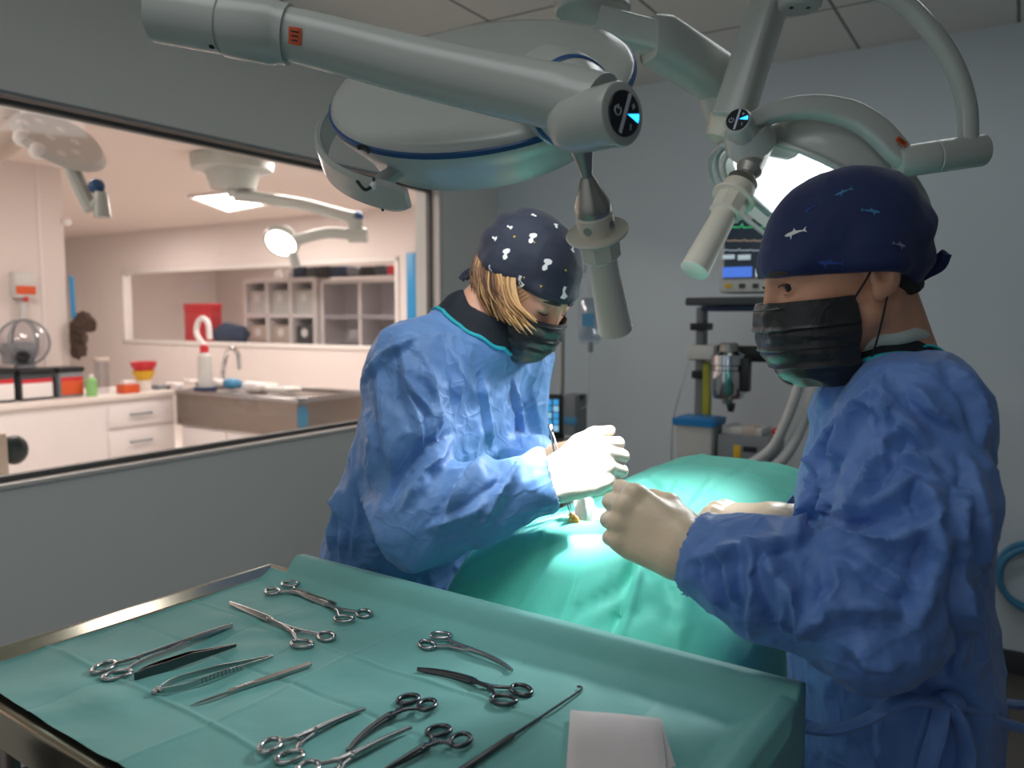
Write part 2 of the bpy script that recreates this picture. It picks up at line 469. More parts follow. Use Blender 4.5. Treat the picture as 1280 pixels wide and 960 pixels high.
M['skin_tan'] = mat('skin_olive', rgb(206,150,120), rough=0.45, var=0.07, vscale=30, bump=0.08, bscale=350, sub=0.08)
M['brow'] = mat('brow_hair', rgb(44,30,22), rough=0.7, var=0.1)
M['eye_white'] = mat('eye_white', rgb(228,222,214), rough=0.15, var=0.0)
M['iris'] = mat('iris_brown', rgb(58,34,20), rough=0.12, var=0.0)
M['pupil'] = mat('pupil', rgb(6,5,5), rough=0.08, var=0.0)
M['hair_dark'] = mat('hair_dark', rgb(26,18,14), rough=0.6, var=0.2, vscale=80)
M['glove'] = mat('latex_glove', rgb(222,198,168), rough=0.42, var=0.04, vscale=25, bump=0.15, bscale=120)
M['glove_lit'] = mat('latex_glove_lit', rgb(236,224,206), rough=0.42, var=0.03, vscale=25, bump=0.15, bscale=120)  # paler copy of the latex; the lamp glare is in the colour
M['glove_orange_lit'] = mat('latex_glove_orange_lit', rgb(205,170,135), rough=0.42, var=0.03, vscale=25, bump=0.15, bscale=120)  # tan copy of the latex; orange light on the far hand coloured in
M['gauze'] = mat('gauze_white', rgb(208,200,198), rough=0.9, var=0.05, vscale=50, bump=0.12, bscale=400)
M['tissue_orange'] = mat('tissue_orange', rgb(226,160,80), rough=0.3, var=0.15, vscale=60, sub=0.1)
M['fur_dark'] = mat('fur_brown', rgb(70,52,40), rough=0.85, var=0.3, vscale=60, bump=0.6, bscale=200)
M['black_plastic'] = mat('black_plastic', rgb(26,27,29), rough=0.4, var=0.05)
M['dark_grey'] = mat('dark_grey_plastic', rgb(62,66,70), rough=0.45, var=0.05)
M['mid_grey'] = mat('grey_plastic', rgb(130,134,138), rough=0.45, var=0.04)
M['pale_plastic'] = mat('pale_plastic', rgb(206,204,200), rough=0.45, var=0.03)
M['chrome'] = mat('chrome', rgb(210,212,214), rough=0.1, metal=1.0, var=0.0)
M['yellow_green'] = mat('yellow_green_plastic', rgb(178,176,48), rough=0.4, var=0.05)
M['blue_lid'] = mat('blue_lid', rgb(36,132,196), rough=0.4, var=0.03)
M['red'] = mat('red_plastic', rgb(206,44,52), rough=0.4, var=0.04)
M['yellow'] = mat('yellow_plastic', rgb(226,176,36), rough=0.4, var=0.04)
M['green_soft'] = mat('green_plastic', rgb(134,190,116), rough=0.5, var=0.04)
M['hose'] = mat('pale_hose', rgb(196,198,196), rough=0.4, var=0.04)
M['blue_hose'] = mat('blue_hose', rgb(70,140,180), rough=0.4, var=0.04)
M['bag_clear'] = glass_mat('clear_plastic', tint=(0.72,0.78,0.84,1), refl=0.12, rough=0.12)
M['glass'] = glass_mat('window_glass', refl=0.03)
M['jar_glass'] = glass_mat('jar_glass', tint=(0.88,0.88,0.9,1), refl=0.12, rough=0.08)
M['cabinet'] = mat('cabinet_white', rgb(232,224,222), rough=0.4, var=0.02)
M['counter'] = mat('counter_white', rgb(232,222,214), rough=0.35, var=0.03)
M['navy_cloth'] = mat('navy_bag', rgb(36,54,84), rough=0.7, var=0.15, vscale=20)
M['blue_strip'] = mat('blue_strip', rgb(40,140,196), rough=0.4, var=0.03)
M['tan'] = mat('tan_plastic', rgb(200,182,168), rough=0.5, var=0.05)
M['led_face'] = emit_mat('led_face', (0.95,0.98,1.0,1), 4.5)
M['panel_light'] = emit_mat('ceiling_panel_light', (1.0,0.95,0.88,1), 7.0)
M['lamp_lit'] = emit_mat('exam_lamp_lit', (1.0,0.97,0.94,1), 3.0)
M['label_white'] = mat('label_white', rgb(236,230,228), rough=0.6, var=0.02)
def ceiling_mat(name, col, line):
    m = mat(name, col, rough=0.8, var=0.02, vscale=40)
    nt = m.node_tree; b = nt.nodes['Principled BSDF']
    tc = nt.nodes.new('ShaderNodeTexCoord'); mp = nt.nodes.new('ShaderNodeMapping')
    mp.inputs['Location'].default_value = (0.07, 0.235, 0)
    br = nt.nodes.new('ShaderNodeTexBrick'); br.offset = 0; br.squash = 1
    br.inputs['Scale'].default_value = 1.0; br.inputs['Brick Width'].default_value = 0.6; br.inputs['Row Height'].default_value = 0.6
    br.inputs['Mortar Size'].default_value = 0.007; br.inputs['Mortar Smooth'].default_value = 0.2
    for k in ('Color1', 'Color2'): br.inputs[k].default_value = col
    br.inputs['Mortar'].default_value = line
    nt.links.new(tc.outputs['Object'], mp.inputs['Vector']); nt.links.new(mp.outputs[0], br.inputs['Vector'])
    nt.links.new(br.outputs['Color'], b.inputs['Base Color'])
    return m
M['ceiling'] = ceiling_mat('ceiling_tiles', rgb(236,235,230), rgb(130,130,130))
M['ceiling_pink'] = mat('ceiling_warm_white', rgb(226,212,204), rough=0.8, var=0.02)
def screen_mat(name, kind):
    """A monitor picture: rows of traces or tiles made of coordinates."""
    m = bpy.data.materials.new(name); m.use_nodes = True; nt = m.node_tree; b = nt.nodes['Principled BSDF']
    b.inputs['Base Color'].default_value = (0.01, 0.012, 0.016, 1); b.inputs['Roughness'].default_value = 0.2
    tc = nt.nodes.new('ShaderNodeTexCoord')
    br = nt.nodes.new('ShaderNodeTexBrick'); br.offset = 0; br.inputs['Scale'].default_value = 1.0
    br.inputs['Brick Width'].default_value = 0.03 if kind == 'tiles' else 0.09; br.inputs['Row Height'].default_value = 0.028
    br.inputs['Mortar Size'].default_value = 0.008; br.inputs['Mortar'].default_value = (0, 0, 0, 1)
    br.inputs['Color1'].default_value = (0.05, 0.35, 0.75, 1); br.inputs['Color2'].default_value = (0.3, 0.6, 0.85, 1)
    nt.links.new(tc.outputs['Object'], br.inputs['Vector'])
    nt.links.new(br.outputs['Color'], b.inputs['Emission Color']); b.inputs['Emission Strength'].default_value = 0.5
    return m
M['tiles'] = screen_mat('tile_screen', 'tiles')
M['screen_black'] = mat('screen_black', rgb(14,18,24), rough=0.2, var=0.0, emit=(0.02,0.03,0.045,1), estr=0.6)
M['trace_green'] = emit_mat('trace_green', (0.05,0.6,0.2,1), 0.8)
M['trace_tan'] = emit_mat('trace_tan', (0.5,0.35,0.25,1), 0.5)
M['trace_white'] = emit_mat('trace_white', (0.5,0.6,0.65,1), 0.5)
M['screen_blue'] = emit_mat('screen_blue', (0.06,0.16,0.6,1), 0.9)
# ================================================================== the operating room shell
WX, BY, CEIL = -2.597, 3.927, 2.70
zb = room_hit(0, 607, x=WX).z; zt = room_hit(0, 117, x=WX).z
wy1 = room_hit(549, 300, x=WX).y; wy0 = 0.35
T = 0.16
m = MB()
m.box2((WX-T, -1.6, 0), (WX, wy0, CEIL)); m.box2((WX-T, wy1, 0), (WX, BY+0.16, CEIL))
m.box2((WX-T, wy0, 0), (WX, wy1, zb)); m.box2((WX-T, wy0, zt), (WX, wy1, CEIL))
struct(m.build('wall_left', M['wall_dark'], M=RROT, smooth=False))
m = MB(); m.box2((WX, BY, 0), (3.6, BY+0.16, CEIL)); struct(m.build('wall_back', M['wall_back'], M=RROT, smooth=False))
RXW, LIGHT_GAP = 2.75, 0.9  # front wall stops at an invented gap that lets world light in
m = MB(); m.box2((RXW, -1.6, 0), (RXW+0.12, BY, CEIL)); struct(m.build('wall_right', M['wall_back'], M=RROT, smooth=False))
m = MB(); m.box2((LIGHT_GAP, -1.72, 0), (RXW+0.12, -1.6, CEIL)); struct(m.build('wall_front', M['wall_back'], M=RROT, smooth=False))
m = MB(); m.box2((WX, -1.6, -0.1), (3.6, BY, 0)); struct(m.build('floor', M['floor'], M=RROT, smooth=False))
m = MB(); m.box2((WX-T, -1.6, CEIL), (3.6, BY+0.16, CEIL+0.1))
o = struct(m.build('ceiling', M['ceiling'], smooth=False)); o.matrix_basis = RROT
m = MB(); m.box2((WX, BY-0.015, 0), (3.6, BY, 0.1), 0.004); struct(m.build('baseboard_back', M['dark_grey'], M=RROT))
m = MB(); m.box2((WX, -1.6, 0), (WX+0.015, BY, 0.1), 0.004); struct(m.build('baseboard_left', M['dark_grey'], M=RROT))
# the viewing window in the left wall
w = bpy.data.objects.new('window_1', None); C.objects.link(w); w.matrix_basis = Matrix.Translation(room(WX, (wy0+wy1)/2, zb)); struct(w)
fr = 0.04
m = MB(); x0, x1 = WX-0.075, WX-0.045; fr = 0.018
m.box2((x0, wy0, zb), (x1, wy1, zb+fr), 0.004); m.box2((x0, wy0, zt-fr), (x1, wy1, zt), 0.004)
m.box2((x0, wy0, zb), (x1, wy0+fr, zt), 0.004); m.box2((x0, wy1-fr, zb), (x1, wy1, zt), 0.004)
m.build('window_frame', M['trim_dark'], w, M=RROT)
m = MB(); m.box2((WX-0.09, wy0-0.02, zb-0.010), (WX-0.002, wy1, zb+0.001), 0.002)
m.build('window_sill', M['trim_dark'], w, M=RROT)
m = MB(); m.box2((WX-0.002, wy0-0.02, zb-0.012), (WX+0.014, wy1+0.03, zb+0.002), 0.003)
m.build('sill_nosing', M['trim_white'], w, M=RROT)
m = MB(); m.box2((WX-0.09, wy0, zt-0.002), (WX-0.002, wy1, zt+0.01), 0.002)
m.build('window_head', M['trim_dark'], w, M=RROT)
m = MB(); m.box2((WX-0.044, wy1-0.004, zb), (WX+0.006, wy1+0.028, zt+0.0), 0.003)
m.build('window_jamb', M['trim_white'], w, M=RROT)
m = MB(); m.box2((WX-0.03, wy0, zt), (WX+0.008, wy1+0.028, zt+0.012), 0.003)
m.build('window_head_trim', M['mid_grey'], w, M=RROT)
m = MB(); m.box2((WX-0.063, wy0+fr, zb+fr), (WX-0.057, wy1-fr, zt-fr)); m.build('window_pane', M['glass'], w, M=RROT)
# ================================================================== the adjoining treatment room
EY, PX, NX = 6.8, -6.62, -12.6
m = MB(); m.box2((NX, -1.6, -0.1), (WX-T, EY, 0)); struct(m.build('floor_adjoining', M['counter'], M=RROT, smooth=False))
m = MB(); m.box2((NX, -1.6, CEIL), (WX-T, EY, CEIL+0.1)); struct(m.build('ceiling_adjoining', M['ceiling_pink'], M=RROT, smooth=False))
A = room_hit(152, 338, y=EY); B = room_hit(500, 440, y=EY)
ex0, ex1, ezt, ezb = A.x, B.x, room_hit(300, 331, y=EY).z, room_hit(200, 430, y=EY).z
m = MB()
m.box2((NX, EY, 0), (ex0, EY+0.14, CEIL)); m.box2((ex1, EY, 0), (WX, EY+0.14, CEIL))
m.box2((ex0, EY, 0), (ex1, EY+0.14, ezb)); m.box2((ex0, EY, ezt), (ex1, EY+0.14, CEIL))
struct(m.build('wall_end', M['wall_pink'], M=RROT, smooth=False))
w2 = bpy.data.objects.new('window_2', None); C.objects.link(w2); w2.matrix_basis = Matrix.Translation(room((ex0+ex1)/2, EY, ezb)); struct(w2)
m = MB(); f2 = 0.05
m.box2((ex0, EY-0.02, ezb), (ex1, EY+0.1, ezb+f2), 0.006); m.box2((ex0, EY-0.02, ezt-f2), (ex1, EY+0.1, ezt), 0.006)
m.box2((ex0, EY-0.02, ezb), (ex0+f2, EY+0.1, ezt), 0.006); m.box2((ex1-f2, EY-0.02, ezb), (ex1, EY+0.1, ezt), 0.006)
m.build('window_frame', M['trim_white'], w2, M=RROT)
m = MB(); m.box2((ex0+f2, EY+0.05, ezb+f2), (ex1-f2, EY+0.056, ezt-f2)); m.build('window_pane', M['glass'], w2, M=RROT)
m = MB(); m.box2((PX-0.12, -1.6, 0), (PX, room_hit(85, 400, x=PX).y, CEIL)); struct(m.build('wall_partition', M['wall_pink'], M=RROT, smooth=False))
jy = room_hit(55, 400, x=PX).y
m = MB(); m.box2((PX, jy-0.012, 0.92), (PX+0.008, jy+0.012, CEIL), 0.002); struct(m.build('trim_1', M['cabinet'], M=RROT))
m = MB(); m.box2((NX-0.1, -1.6, 0), (NX, EY, CEIL)); struct(m.build('wall_side', M['wall_pink'], M=RROT, smooth=False))
# store room behind the end window
SY = 9.6
m = MB(); m.box2((NX, SY, 0), (WX+3, SY+0.1, CEIL)); struct(m.build('wall_store', M['wall_pink'], M=RROT, smooth=False))
m = MB(); m.box2((NX, EY+0.14, -0.1), (WX+3, SY, 0)); struct(m.build('floor_store', M['counter'], M=RROT, smooth=False))
m = MB(); m.box2((NX, EY+0.14, CEIL), (WX+3, SY, CEIL+0.1)); struct(m.build('ceiling_store', M['ceiling_pink'], M=RROT, smooth=False))
m = MB(); m.box2((NX-0.1, EY, 0), (NX, SY, CEIL)); struct(m.build('wall_store_side', M['wall_pink'], M=RROT, smooth=False))
m = MB(); m.box2((WX+3, EY+0.14, 0), (WX+3.1, SY, CEIL)); struct(m.build('wall_store_far', M['wall_pink'], M=RROT, smooth=False))
a_, b_ = room_hit(163, 432, y=SY-0.05), room_hit(203, 345, y=SY-0.05)
m = MB(); m.box2((a_.x, SY-0.05, 0), (b_.x, SY, b_.z), 0.01, M=RROT); struct(m.build('door_1', M['mid_grey']))
# ================================================================== surgical lamps
def frame_mat(o, n, xdir):
    n = Vector(n).normalized(); x = Vector(xdir)-n*Vector(xdir).dot(n); x.normalize(); y = n.cross(x)
    return Matrix(((x.x, y.x, n.x, o[0]), (x.y, y.y, n.y, o[1]), (x.z, y.z, n.z, o[2]), (0, 0, 0, 1)))
cam_r = Vector((1, 0, 0)); cam_u = Vector((0, sp, cp)); cam_b = Vector((0, -cp, sp))
def control_panel(parent, c, n, up, r):
    """round black key pad on a hub: disc with a bar, power ring, plus, minus and a blue light"""
    F = frame_mat(c, n, up.cross(n) if up.cross(n).length > 0 else Vector((1, 0, 0)))
    m = MB(); m.lathe([(0, r), (0.002, r*0.98), (0.0022, 0.0)], (0, 0, 0), (0, 0, 1), 36, M=F)
    p = m.build('control_panel', M['panel_black'], parent)
    Q = F @ Matrix.Rotation(math.radians(-14), 4, 'Z')
    z = 0.0026
    m = MB(); m.box((0, 0, z), (r*0.17, r*1.85, 0.0008), M=Q); m.build('divider_bar', M['panel_white'], p)
    m = MB()
    ring = [(-r*0.5+math.cos(a)*r*0.2, math.sin(a)*r*0.2, z) for a in [math.radians(125+290*k/20) for k in range(21)]]
    m.tube(ring, r*0.026, 6, M=F); m.tube([(-r*0.5, r*0.06, z), (-r*0.5, r*0.26, z)], r*0.026, 6, M=F)
    m.build('power_symbol', M['panel_white'], p)
    m = MB(); m.box((r*0.5, r*0.42, z), (r*0.26, r*0.04, 0.0006), M=F); m.box((r*0.5, r*0.42, z), (r*0.04, r*0.26, 0.0006), M=F)
    m.box((r*0.42, -r*0.5, z), (r*0.04, r*0.26, 0.0006), M=F)
    m.build('plus_minus_symbol', M['panel_white'], p)
    m = MB(); m.prism([(r*0.16, 0.0), (r*0.9, -r*0.2), (r*0.94, 0), (r*0.9, r*0.2)], z-0.0006, z, M=F); m.build('blue_light', M['panel_glow'], p)
    return p
def screws(m, F, r, rad, n=2, z=0.0):
    for k in range(n):
        a = 2*PI*k/n+0.4
        m.lathe([(z, rad), (z+0.001, rad*0.9), (z+0.001, 0)], F @ Vector((math.cos(a)*r, math.sin(a)*r, 0)), F.to_3x3() @ Vector((0, 0, 1)), 10)
# ---- the large lamp in front
L1c = at(600, 97, 1.22)
t1 = L1c.y/ray(600, 97).y
a11 = math.radians(11)
ALPHA = math.radians(42)
n1 = math.cos(ALPHA)*(-math.sin(a11)*cam_r+math.cos(a11)*cam_u)+math.sin(ALPHA)*cam_b
maj1 = math.cos(a11)*cam_r+math.sin(a11)*cam_u
R1 = 0.194*t1
F1 = frame_mat(L1c, n1, maj1)
lampA = thing('surgical_lamp', 'large round white surgical lamp with blue rim stripe above the bending surgeon', 'surgical lamp', L1c)
m = MB(); m.lathe([(-0.004, R1*0.985), (0.0, R1*0.98), (0.006, R1*0.95), (0.010, R1*0.85), (0.013, R1*0.5), (0.014, 0.0)], (0, 0, 0), (0, 0, 1), 72, M=F1, cap=False)
m.lathe([(-0.011, R1*0.995), (-0.02, R1*0.985), (-0.040, R1*0.92), (-0.068, R1*0.83), (-0.078, R1*0.81), (-0.082, R1*0.805), (-0.084, R1*0.78), (-0.078, R1*0.73)], (0, 0, 0), (0, 0, 1), 72, M=F1, cap=False)
dome = m.build('lamp_shell', M['lamp_white'], lampA)
m = MB(); m.lathe([(-0.003, R1*0.985), (-0.0045, R1), (-0.0105, R1*1.0), (-0.012, R1*0.99)], (0, 0, 0), (0, 0, 1), 72, M=F1, cap=False); m.build('blue_rim', M['blue_stripe'], lampA)
m = MB(); m.lathe([(-0.076, 0.0), (-0.076, R1*0.735)], (0, 0, 0), (0, 0, 1), 72, M=F1, cap=False); m.build('led_lens', M['led_face'], lampA)
# handle rail bowed out from the rim on the left
def L1p(x, y, z): return F1 @ Vector((x*R1, y*R1, z))
def band(phi0, phi1, rad, z0, z1, th, n=48):
    m = MB(); vs = []
    for k in range(n):
        t = k/(n-1); a = math.radians(phi0+(phi1-phi0)*t); e_ = min(1, min(t, 1-t)*9+0.35)
        zc, hz = (z0+z1)/2, (z1-z0)/2*(1-(1-e_)**2)
        for dr, dz_ in ((0, -1), (0.3, -0.9), (1, -0.75), (1, 0.75), (0.3, 0.9), (0, 1), (-0.6, 0.85), (-0.6, -0.85)):
            r_ = rad+th*dr; vs.append(F1 @ Vector((math.cos(a)*r_, math.sin(a)*r_, zc+hz*dz_)))
    c = 8; fs = [(i*c+j, i*c+(j+1) % c, (i+1)*c+(j+1) % c, (i+1)*c+j) for i in range(n-1) for j in range(c)]
    fs += [tuple(range(c))[::-1], tuple((n-1)*c+j for j in range(c))]
    return m.add(vs, fs)
gr = band(128, 240, R1*1.11, -0.078, -0.030, 0.006).build('side_rail', M['lamp_white'], lampA, angle=30)
for ph in (130, 226):
    m = MB(); a = math.radians(ph); m.tube([F1 @ Vector((math.cos(a)*R1*r_, math.sin(a)*R1*r_, -0.05)) for r_ in (0.80, 1.12)], 0.012, 10); m.build('rail_bracket', M['lamp_white'], lampA)
m = MB(); a0 = math.radians(229); m.tube([F1 @ Vector((math.cos(a0)*R1*1.115+0.0, math.sin(a0)*R1*1.115, z)) for z in (-0.079, -0.029)], 0.0022, 6); m.build('rail_seam', M['dark_grey'], gr)
m = MB(); m.tube(smooth_path([at(447,184,1.06), at(455,184,1.06), at(462,190,1.06)], 5), 0.0035, 8); m.build('cable', M['black_plastic'], lampA); m = MB(); m.tube(smooth_path([at(446,226,1.03), at(456,237,1.03), at(467,232,1.035)], 5), 0.0022, 8); m.build('cable', M['black_plastic'], lampA)
m = MB(); m.sphere(at(467,232,1.035), 0.005); m.build('cable_plug', M['label_white'], lampA)
# front arm
hubc = at(752,138,0.90)
armp = smooth_path([at(340,38,0.985), at(400,52,0.985), at(500,78,0.98), at(620,106,0.96), at(700,122,0.935), at(752,135,0.905)], 8)
m = MB(); m.tube(armp, lerp_list([0.030,0.0315,0.0335,0.0355,0.037,0.037], len(armp)), 24); arm = m.build('front_arm', M['lamp_white'], lampA)
edge = [p+Vector((0.0,-0.004,-0.0005)) for p in armp]
cylA, cylB = at(192,15,0.99), at(352,42,0.985)
axd = (cylB-cylA).normalized(); LA = (cylB-cylA).length
m = MB(); m.lathe([(0, 0.0), (0.0, 0.030), (0.003, 0.0345), (LA*0.55, 0.0345), (LA*0.56, 0.0325), (LA*0.57, 0.0325), (LA*0.58, 0.0365), (LA*0.66, 0.0372), (LA*0.95, 0.0372), (LA*0.98, 0.0345), (LA*1.06, 0.0345)], cylA, axd, 36); cyl = m.build('pivot_cylinder', M['lamp_white'], lampA)
m = MB(); m.lathe([(-0.001, 0.004), (0.001, 0.004)], cylA+cam_u*0.015, axd, 10); m.build('screw', M['screw'], cyl)
m = MB(); m.lathe([(-0.001, 0.004), (0.001, 0.004)], cylA-cam_u*0.018+cam_b*0.01, axd, 10); m.build('screw', M['screw'], cyl)
m = MB(); m.lathe([(0.0, 0.0035), (0.002, 0.0035)], at(265,57,0.975), cam_b*0.4-cam_u, 10); m.build('screw', M['screw'], cyl)
# hub with the key pad facing the camera's right
nh = (Vector((0.66, -0.745, -0.02))).normalized()
hubc = at(779,142,0.86)
m = MB(); m.lathe([(-0.105, 0.0), (-0.100, 0.015), (-0.088, 0.026), (-0.07, 0.032), (-0.03, 0.0335), (-0.0255, 0.0325), (-0.020, 0.0335), (-0.003, 0.0335), (-0.001, 0.0325), (0.0, 0.0300), (0.0, 0.0)], hubc, nh, 40); hub = m.build('hub', M['lamp_white'], lampA)
control_panel(lampA, hubc+nh*0.0005, nh, cam_u*0.99+cam_r*0.05, 0.0240)
# neck that joins the hub to the shell, with its own blue band
nk0, nk1 = at(690,118,1.09), at(744,138,0.95)
dn = (nk1-nk0).normalized(); LN = (nk1-nk0).length
m = MB(); m.lathe([(0.0, 0.062), (LN*0.35, 0.058), (LN*0.48, 0.054), (LN*0.62, 0.049), (LN*0.80, 0.042), (LN*1.1, 0.036)], nk0, dn, 40); neck = m.build('neck', M['lamp_white'], lampA)
m = MB(); m.lathe([(LN*0.48, 0.0545), (LN*0.49, 0.0555), (LN*0.545, 0.0535), (LN*0.555, 0.052)], nk0, dn, 40, cap=False); m.build('blue_band', M['blue_stripe'], lampA)
F1s = F1 @ Matrix.Translation((R1*0.32, -R1*0.28, 0.0125))
m = MB(); m.box((0.0, 0, 0), (0.10, 0.03, 0.001), 0.0004, M=F1s @ Matrix.Rotation(0.3, 4, 'Z')); st = m.build('rating_label', M['mid_grey'], lampA)
m = MB()
for k in range(3): m.box((-0.01+0.004*k, -0.009+0.009*k, 0.0008), (0.06, 0.003, 0.0006), M=F1s @ Matrix.Rotation(0.3, 4, 'Z'))
ring = [F1s @ Vector((-0.075+math.cos(a)*0.011, -0.016+math.sin(a)*0.011, 0.001)) for a in [2*PI*k/20 for k in range(20)]]
m.loop_tube(ring, 0.0014, 6); ring = [F1s @ Vector((-0.075+math.cos(a)*0.004, -0.016+math.sin(a)*0.004, 0.001)) for a in [2*PI*k/12 for k in range(12)]]; m.loop_tube(ring, 0.0012, 6)
m.build('label_print', M['black_mark'], st)
# warning sticker on the arm
def sticker(parent, c, n, xd, w, h):
    F = frame_mat(c, n, xd)
    m = MB(); m.box((0, 0, 0), (w, h, 0.0012), 0.0003, M=F); s_ = m.build('orange_sticker', M['orange'], parent)
    m = MB()
    for k in range(3): m.box((0, h*(0.25-0.25*k), 0.0008), (w*(0.66-0.1*k), h*0.09, 0.0004), M=F)
    m.build('sticker_print', mat_dark_print, s_)
mat_dark_print = M['black_mark']
def surf(o, px, py):
    d = ray(px, py); bv = BVHTree.FromObject(o, bpy.context.evaluated_depsgraph_get())
    Mi = o.matrix_world.inverted()
    h = bv.ray_cast(Vector((0, 0, CAMH)), d.normalized())
    return h[0], h[1]
def arm_hit(o, px, py):
    vs = [o.data.vertices[i].co for i in range(len(o.data.vertices))]
    bv = BVHTree.FromPolygons([tuple(v) for v in vs], [tuple(p.vertices) for p in o.data.polygons])
    return bv.ray_cast(Vector((0, 0, CAMH)), ray(px, py).normalized())[:2]
h, n = arm_hit(arm, 369, 45)
if h is None: h, n = at(369,45,0.955), -ray(369,45).normalized()
if n.dot(ray(369,45)) > 0: n = -n
sticker(lampA, h+n*0.0006, n, axd, 0.0155, 0.019)
# sterile handle under the hub
hA, hB = at(725,172,0.93), at(769,412,1.07)
hd = (hB-hA).normalized(); HL = (hB-hA).length
k = HL/250.0
q_ = HL/0.232
def hp(*prof): return [(t*q_, r) for t, r in prof]
m = MB(); m.lathe(hp((-0.01, 0.0165), (0.0, 0.0165), (0.038, 0.0068), (0.041, 0.0068)), hA, hd, 28); m.build('handle_socket', M['alu'], lampA)
m = MB(); m.lathe(hp((0.040, 0.0055), (0.043, 0.0085), (0.072, 0.0215), (0.078, 0.0222), (0.082, 0.0215)), hA, hd, 32); m.build('handle_cone', M['alu'], lampA)
m = MB(); m.lathe(hp((0.082, 0.0215), (0.084, 0.0232), (0.104, 0.0230)), hA, hd, 32); m.lathe(hp((0.103, 0.02), (0.1035, 0.0380), (0.105, 0.0392), (0.107, 0.0382), (0.107, 0.02)), hA, hd, 48)
fl = m.build('handle_flange', M['lamp_cream'], lampA)
x_, y_, _ = basis(hd)
m = MB()
for ang in (-0.55, 0.75):
    m = MB()
    d_ = (cam_b*math.cos(ang)+cam_r*math.sin(ang)); d_ = (d_-hd*d_.dot(hd)).normalized()
    m.lathe([(0.0215, 0.0055), (0.0235, 0.0055), (0.0235, 0.004)], hA+hd*(0.094*q_), d_, 16); m.build('flange_screw', M['alu'], fl)
m = MB(); m.lathe(hp((0.106, 0.0250), (0.112, 0.0262), (0.133, 0.0250), (0.137, 0.021)), hA, hd, 8); m.lathe(hp((0.136, 0.0192), (0.142, 0.0188), (0.160, 0.0192), (0.228, 0.0226), (0.230, 0.0236), (0.232, 0.0228), (0.232, 0.0)), hA, hd, 36)
m.build('sterile_handle', M['lamp_cream'], lampA)
# ---- suspension of the large lamp: stem to the ceiling behind it
stem = thing('ceiling_boom', 'pale ceiling stem and boom behind the large lamp, reaching toward the lit lamp', 'ceiling mount', at(742,4,1.75))
stemtop = at(740,-60,1.72); stemtop.z = CEIL-0.005
m = MB(); sx = at(740,16,1.72)
m.lathe([(0, 0.075), (0.005, 0.08), (stemtop.z-sx.z-0.02, 0.08), (stemtop.z-sx.z-0.02, 0.12), (stemtop.z-sx.z, 0.12)], sx, (0, 0, 1), 32); m.build('ceiling_stem', M['lamp_white'], stem)
def bar(pts, w, h, up=(0, 0, 1), n=20):
    m = MB(); pts = [Vector(p) for p in pts]
    vs = []
    k = len(pts)
    for i, p in enumerate(pts):
        d = (pts[min(i+1, k-1)]-pts[max(i-1, 0)]).normalized(); y = Vector(up)-d*Vector(up).dot(d); y.normalize(); x = y.cross(d)
        ww = w[i] if hasattr(w, '__len__') else w; hh = h[i] if hasattr(h, '__len__') else h
        for j in range(n):
            a = 2*PI*j/n; ca, sa = math.cos(a), math.sin(a)
            q = 0.45
            vs.append(p+x*(math.copysign(abs(ca)**q, ca)*ww/2)+y*(math.copysign(abs(sa)**q, sa)*hh/2))
    fs = [(i*n+j, i*n+(j+1) % n, (i+1)*n+(j+1) % n, (i+1)*n+j) for i in range(k-1) for j in range(n)]
    fs.append(tuple(range(n))[::-1]); fs.append(tuple((k-1)*n+j for j in range(n)))
    return m.add(vs, fs)
b0, b1, b2 = at(770,38,1.62), at(822,50,1.66), at(905,103,1.86)
bar([at(745,30,1.66), b1], 0.075, 0.06).build('boom_elbow', M['lamp_white'], stem)
bar([at(812,49,1.655), b1, b2], [0.075,0.085,0.095], [0.085,0.09,0.095]).build('boom', M['lamp_white'], stem)
m = MB(); m.lathe([(0, 0.053), (0.03, 0.056), (0.07, 0.045), (0.13, 0.03)], at(892,100,1.86)+Vector((0.005,0,0.03)), (0.12, 0.05, -1), 24); m.build('boom_end', M['lamp_white'], stem)
# ---- the second lamp, lit, behind the standing surgeon
L2c = at(1024,238,1.78); t2 = L2c.y/ray(1024,238).y
a35 = math.radians(34)
lit = math.cos(math.radians(3))*(-math.sin(a35)*cam_r-math.cos(a35)*cam_u)+math.sin(math.radians(3))*cam_b
maj2 = math.cos(a35)*cam_r-math.sin(a35)*cam_u
R2 = 0.137*t2
F2 = frame_mat(L2c, -lit, maj2)
lampB = thing('surgical_lamp', 'lit round white surgical lamp on a curved arm behind the standing surgeon', 'surgical lamp', L2c)
m = MB(); m.lathe([(0.075, 0.0), (0.072, R2*0.5), (0.055, R2*0.85), (0.03, R2*0.97), (0.0, R2*1.0), (-0.03, R2*0.99), (-0.045, R2*0.96), (-0.048, R2*0.92), (-0.035, R2*0.90), (-0.01, R2*0.86)], (0, 0, 0), (0, 0, 1), 72, M=F2, cap=False); m.build('lamp_shell', M['lamp_white'], lampB)
def lens_mat():
    m = M['led_face'].copy(); nt = m.node_tree; b = nt.nodes['Principled BSDF']
    tc = nt.nodes.new('ShaderNodeTexCoord'); v = nt.nodes.new('ShaderNodeTexVoronoi'); v.inputs['Scale'].default_value = 26
    nt.links.new(tc.outputs['Object'], v.inputs['Vector'])
    r = nt.nodes.new('ShaderNodeMapRange'); r.inputs[1].default_value = 0.1; r.inputs[2].default_value = 0.7; r.inputs[3].default_value = 2.6; r.inputs[4].default_value = 1.0
    nt.links.new(v.outputs['Distance'], r.inputs[0]); nt.links.new(r.outputs[0], b.inputs['Emission Strength']); return m
m = MB(); m.lathe([(-0.012, 0.0), (-0.012, R2*0.875)], (0, 0, 0), (0, 0, 1), 72, M=F2, cap=False); m.build('led_lens', lens_mat(), lampB)
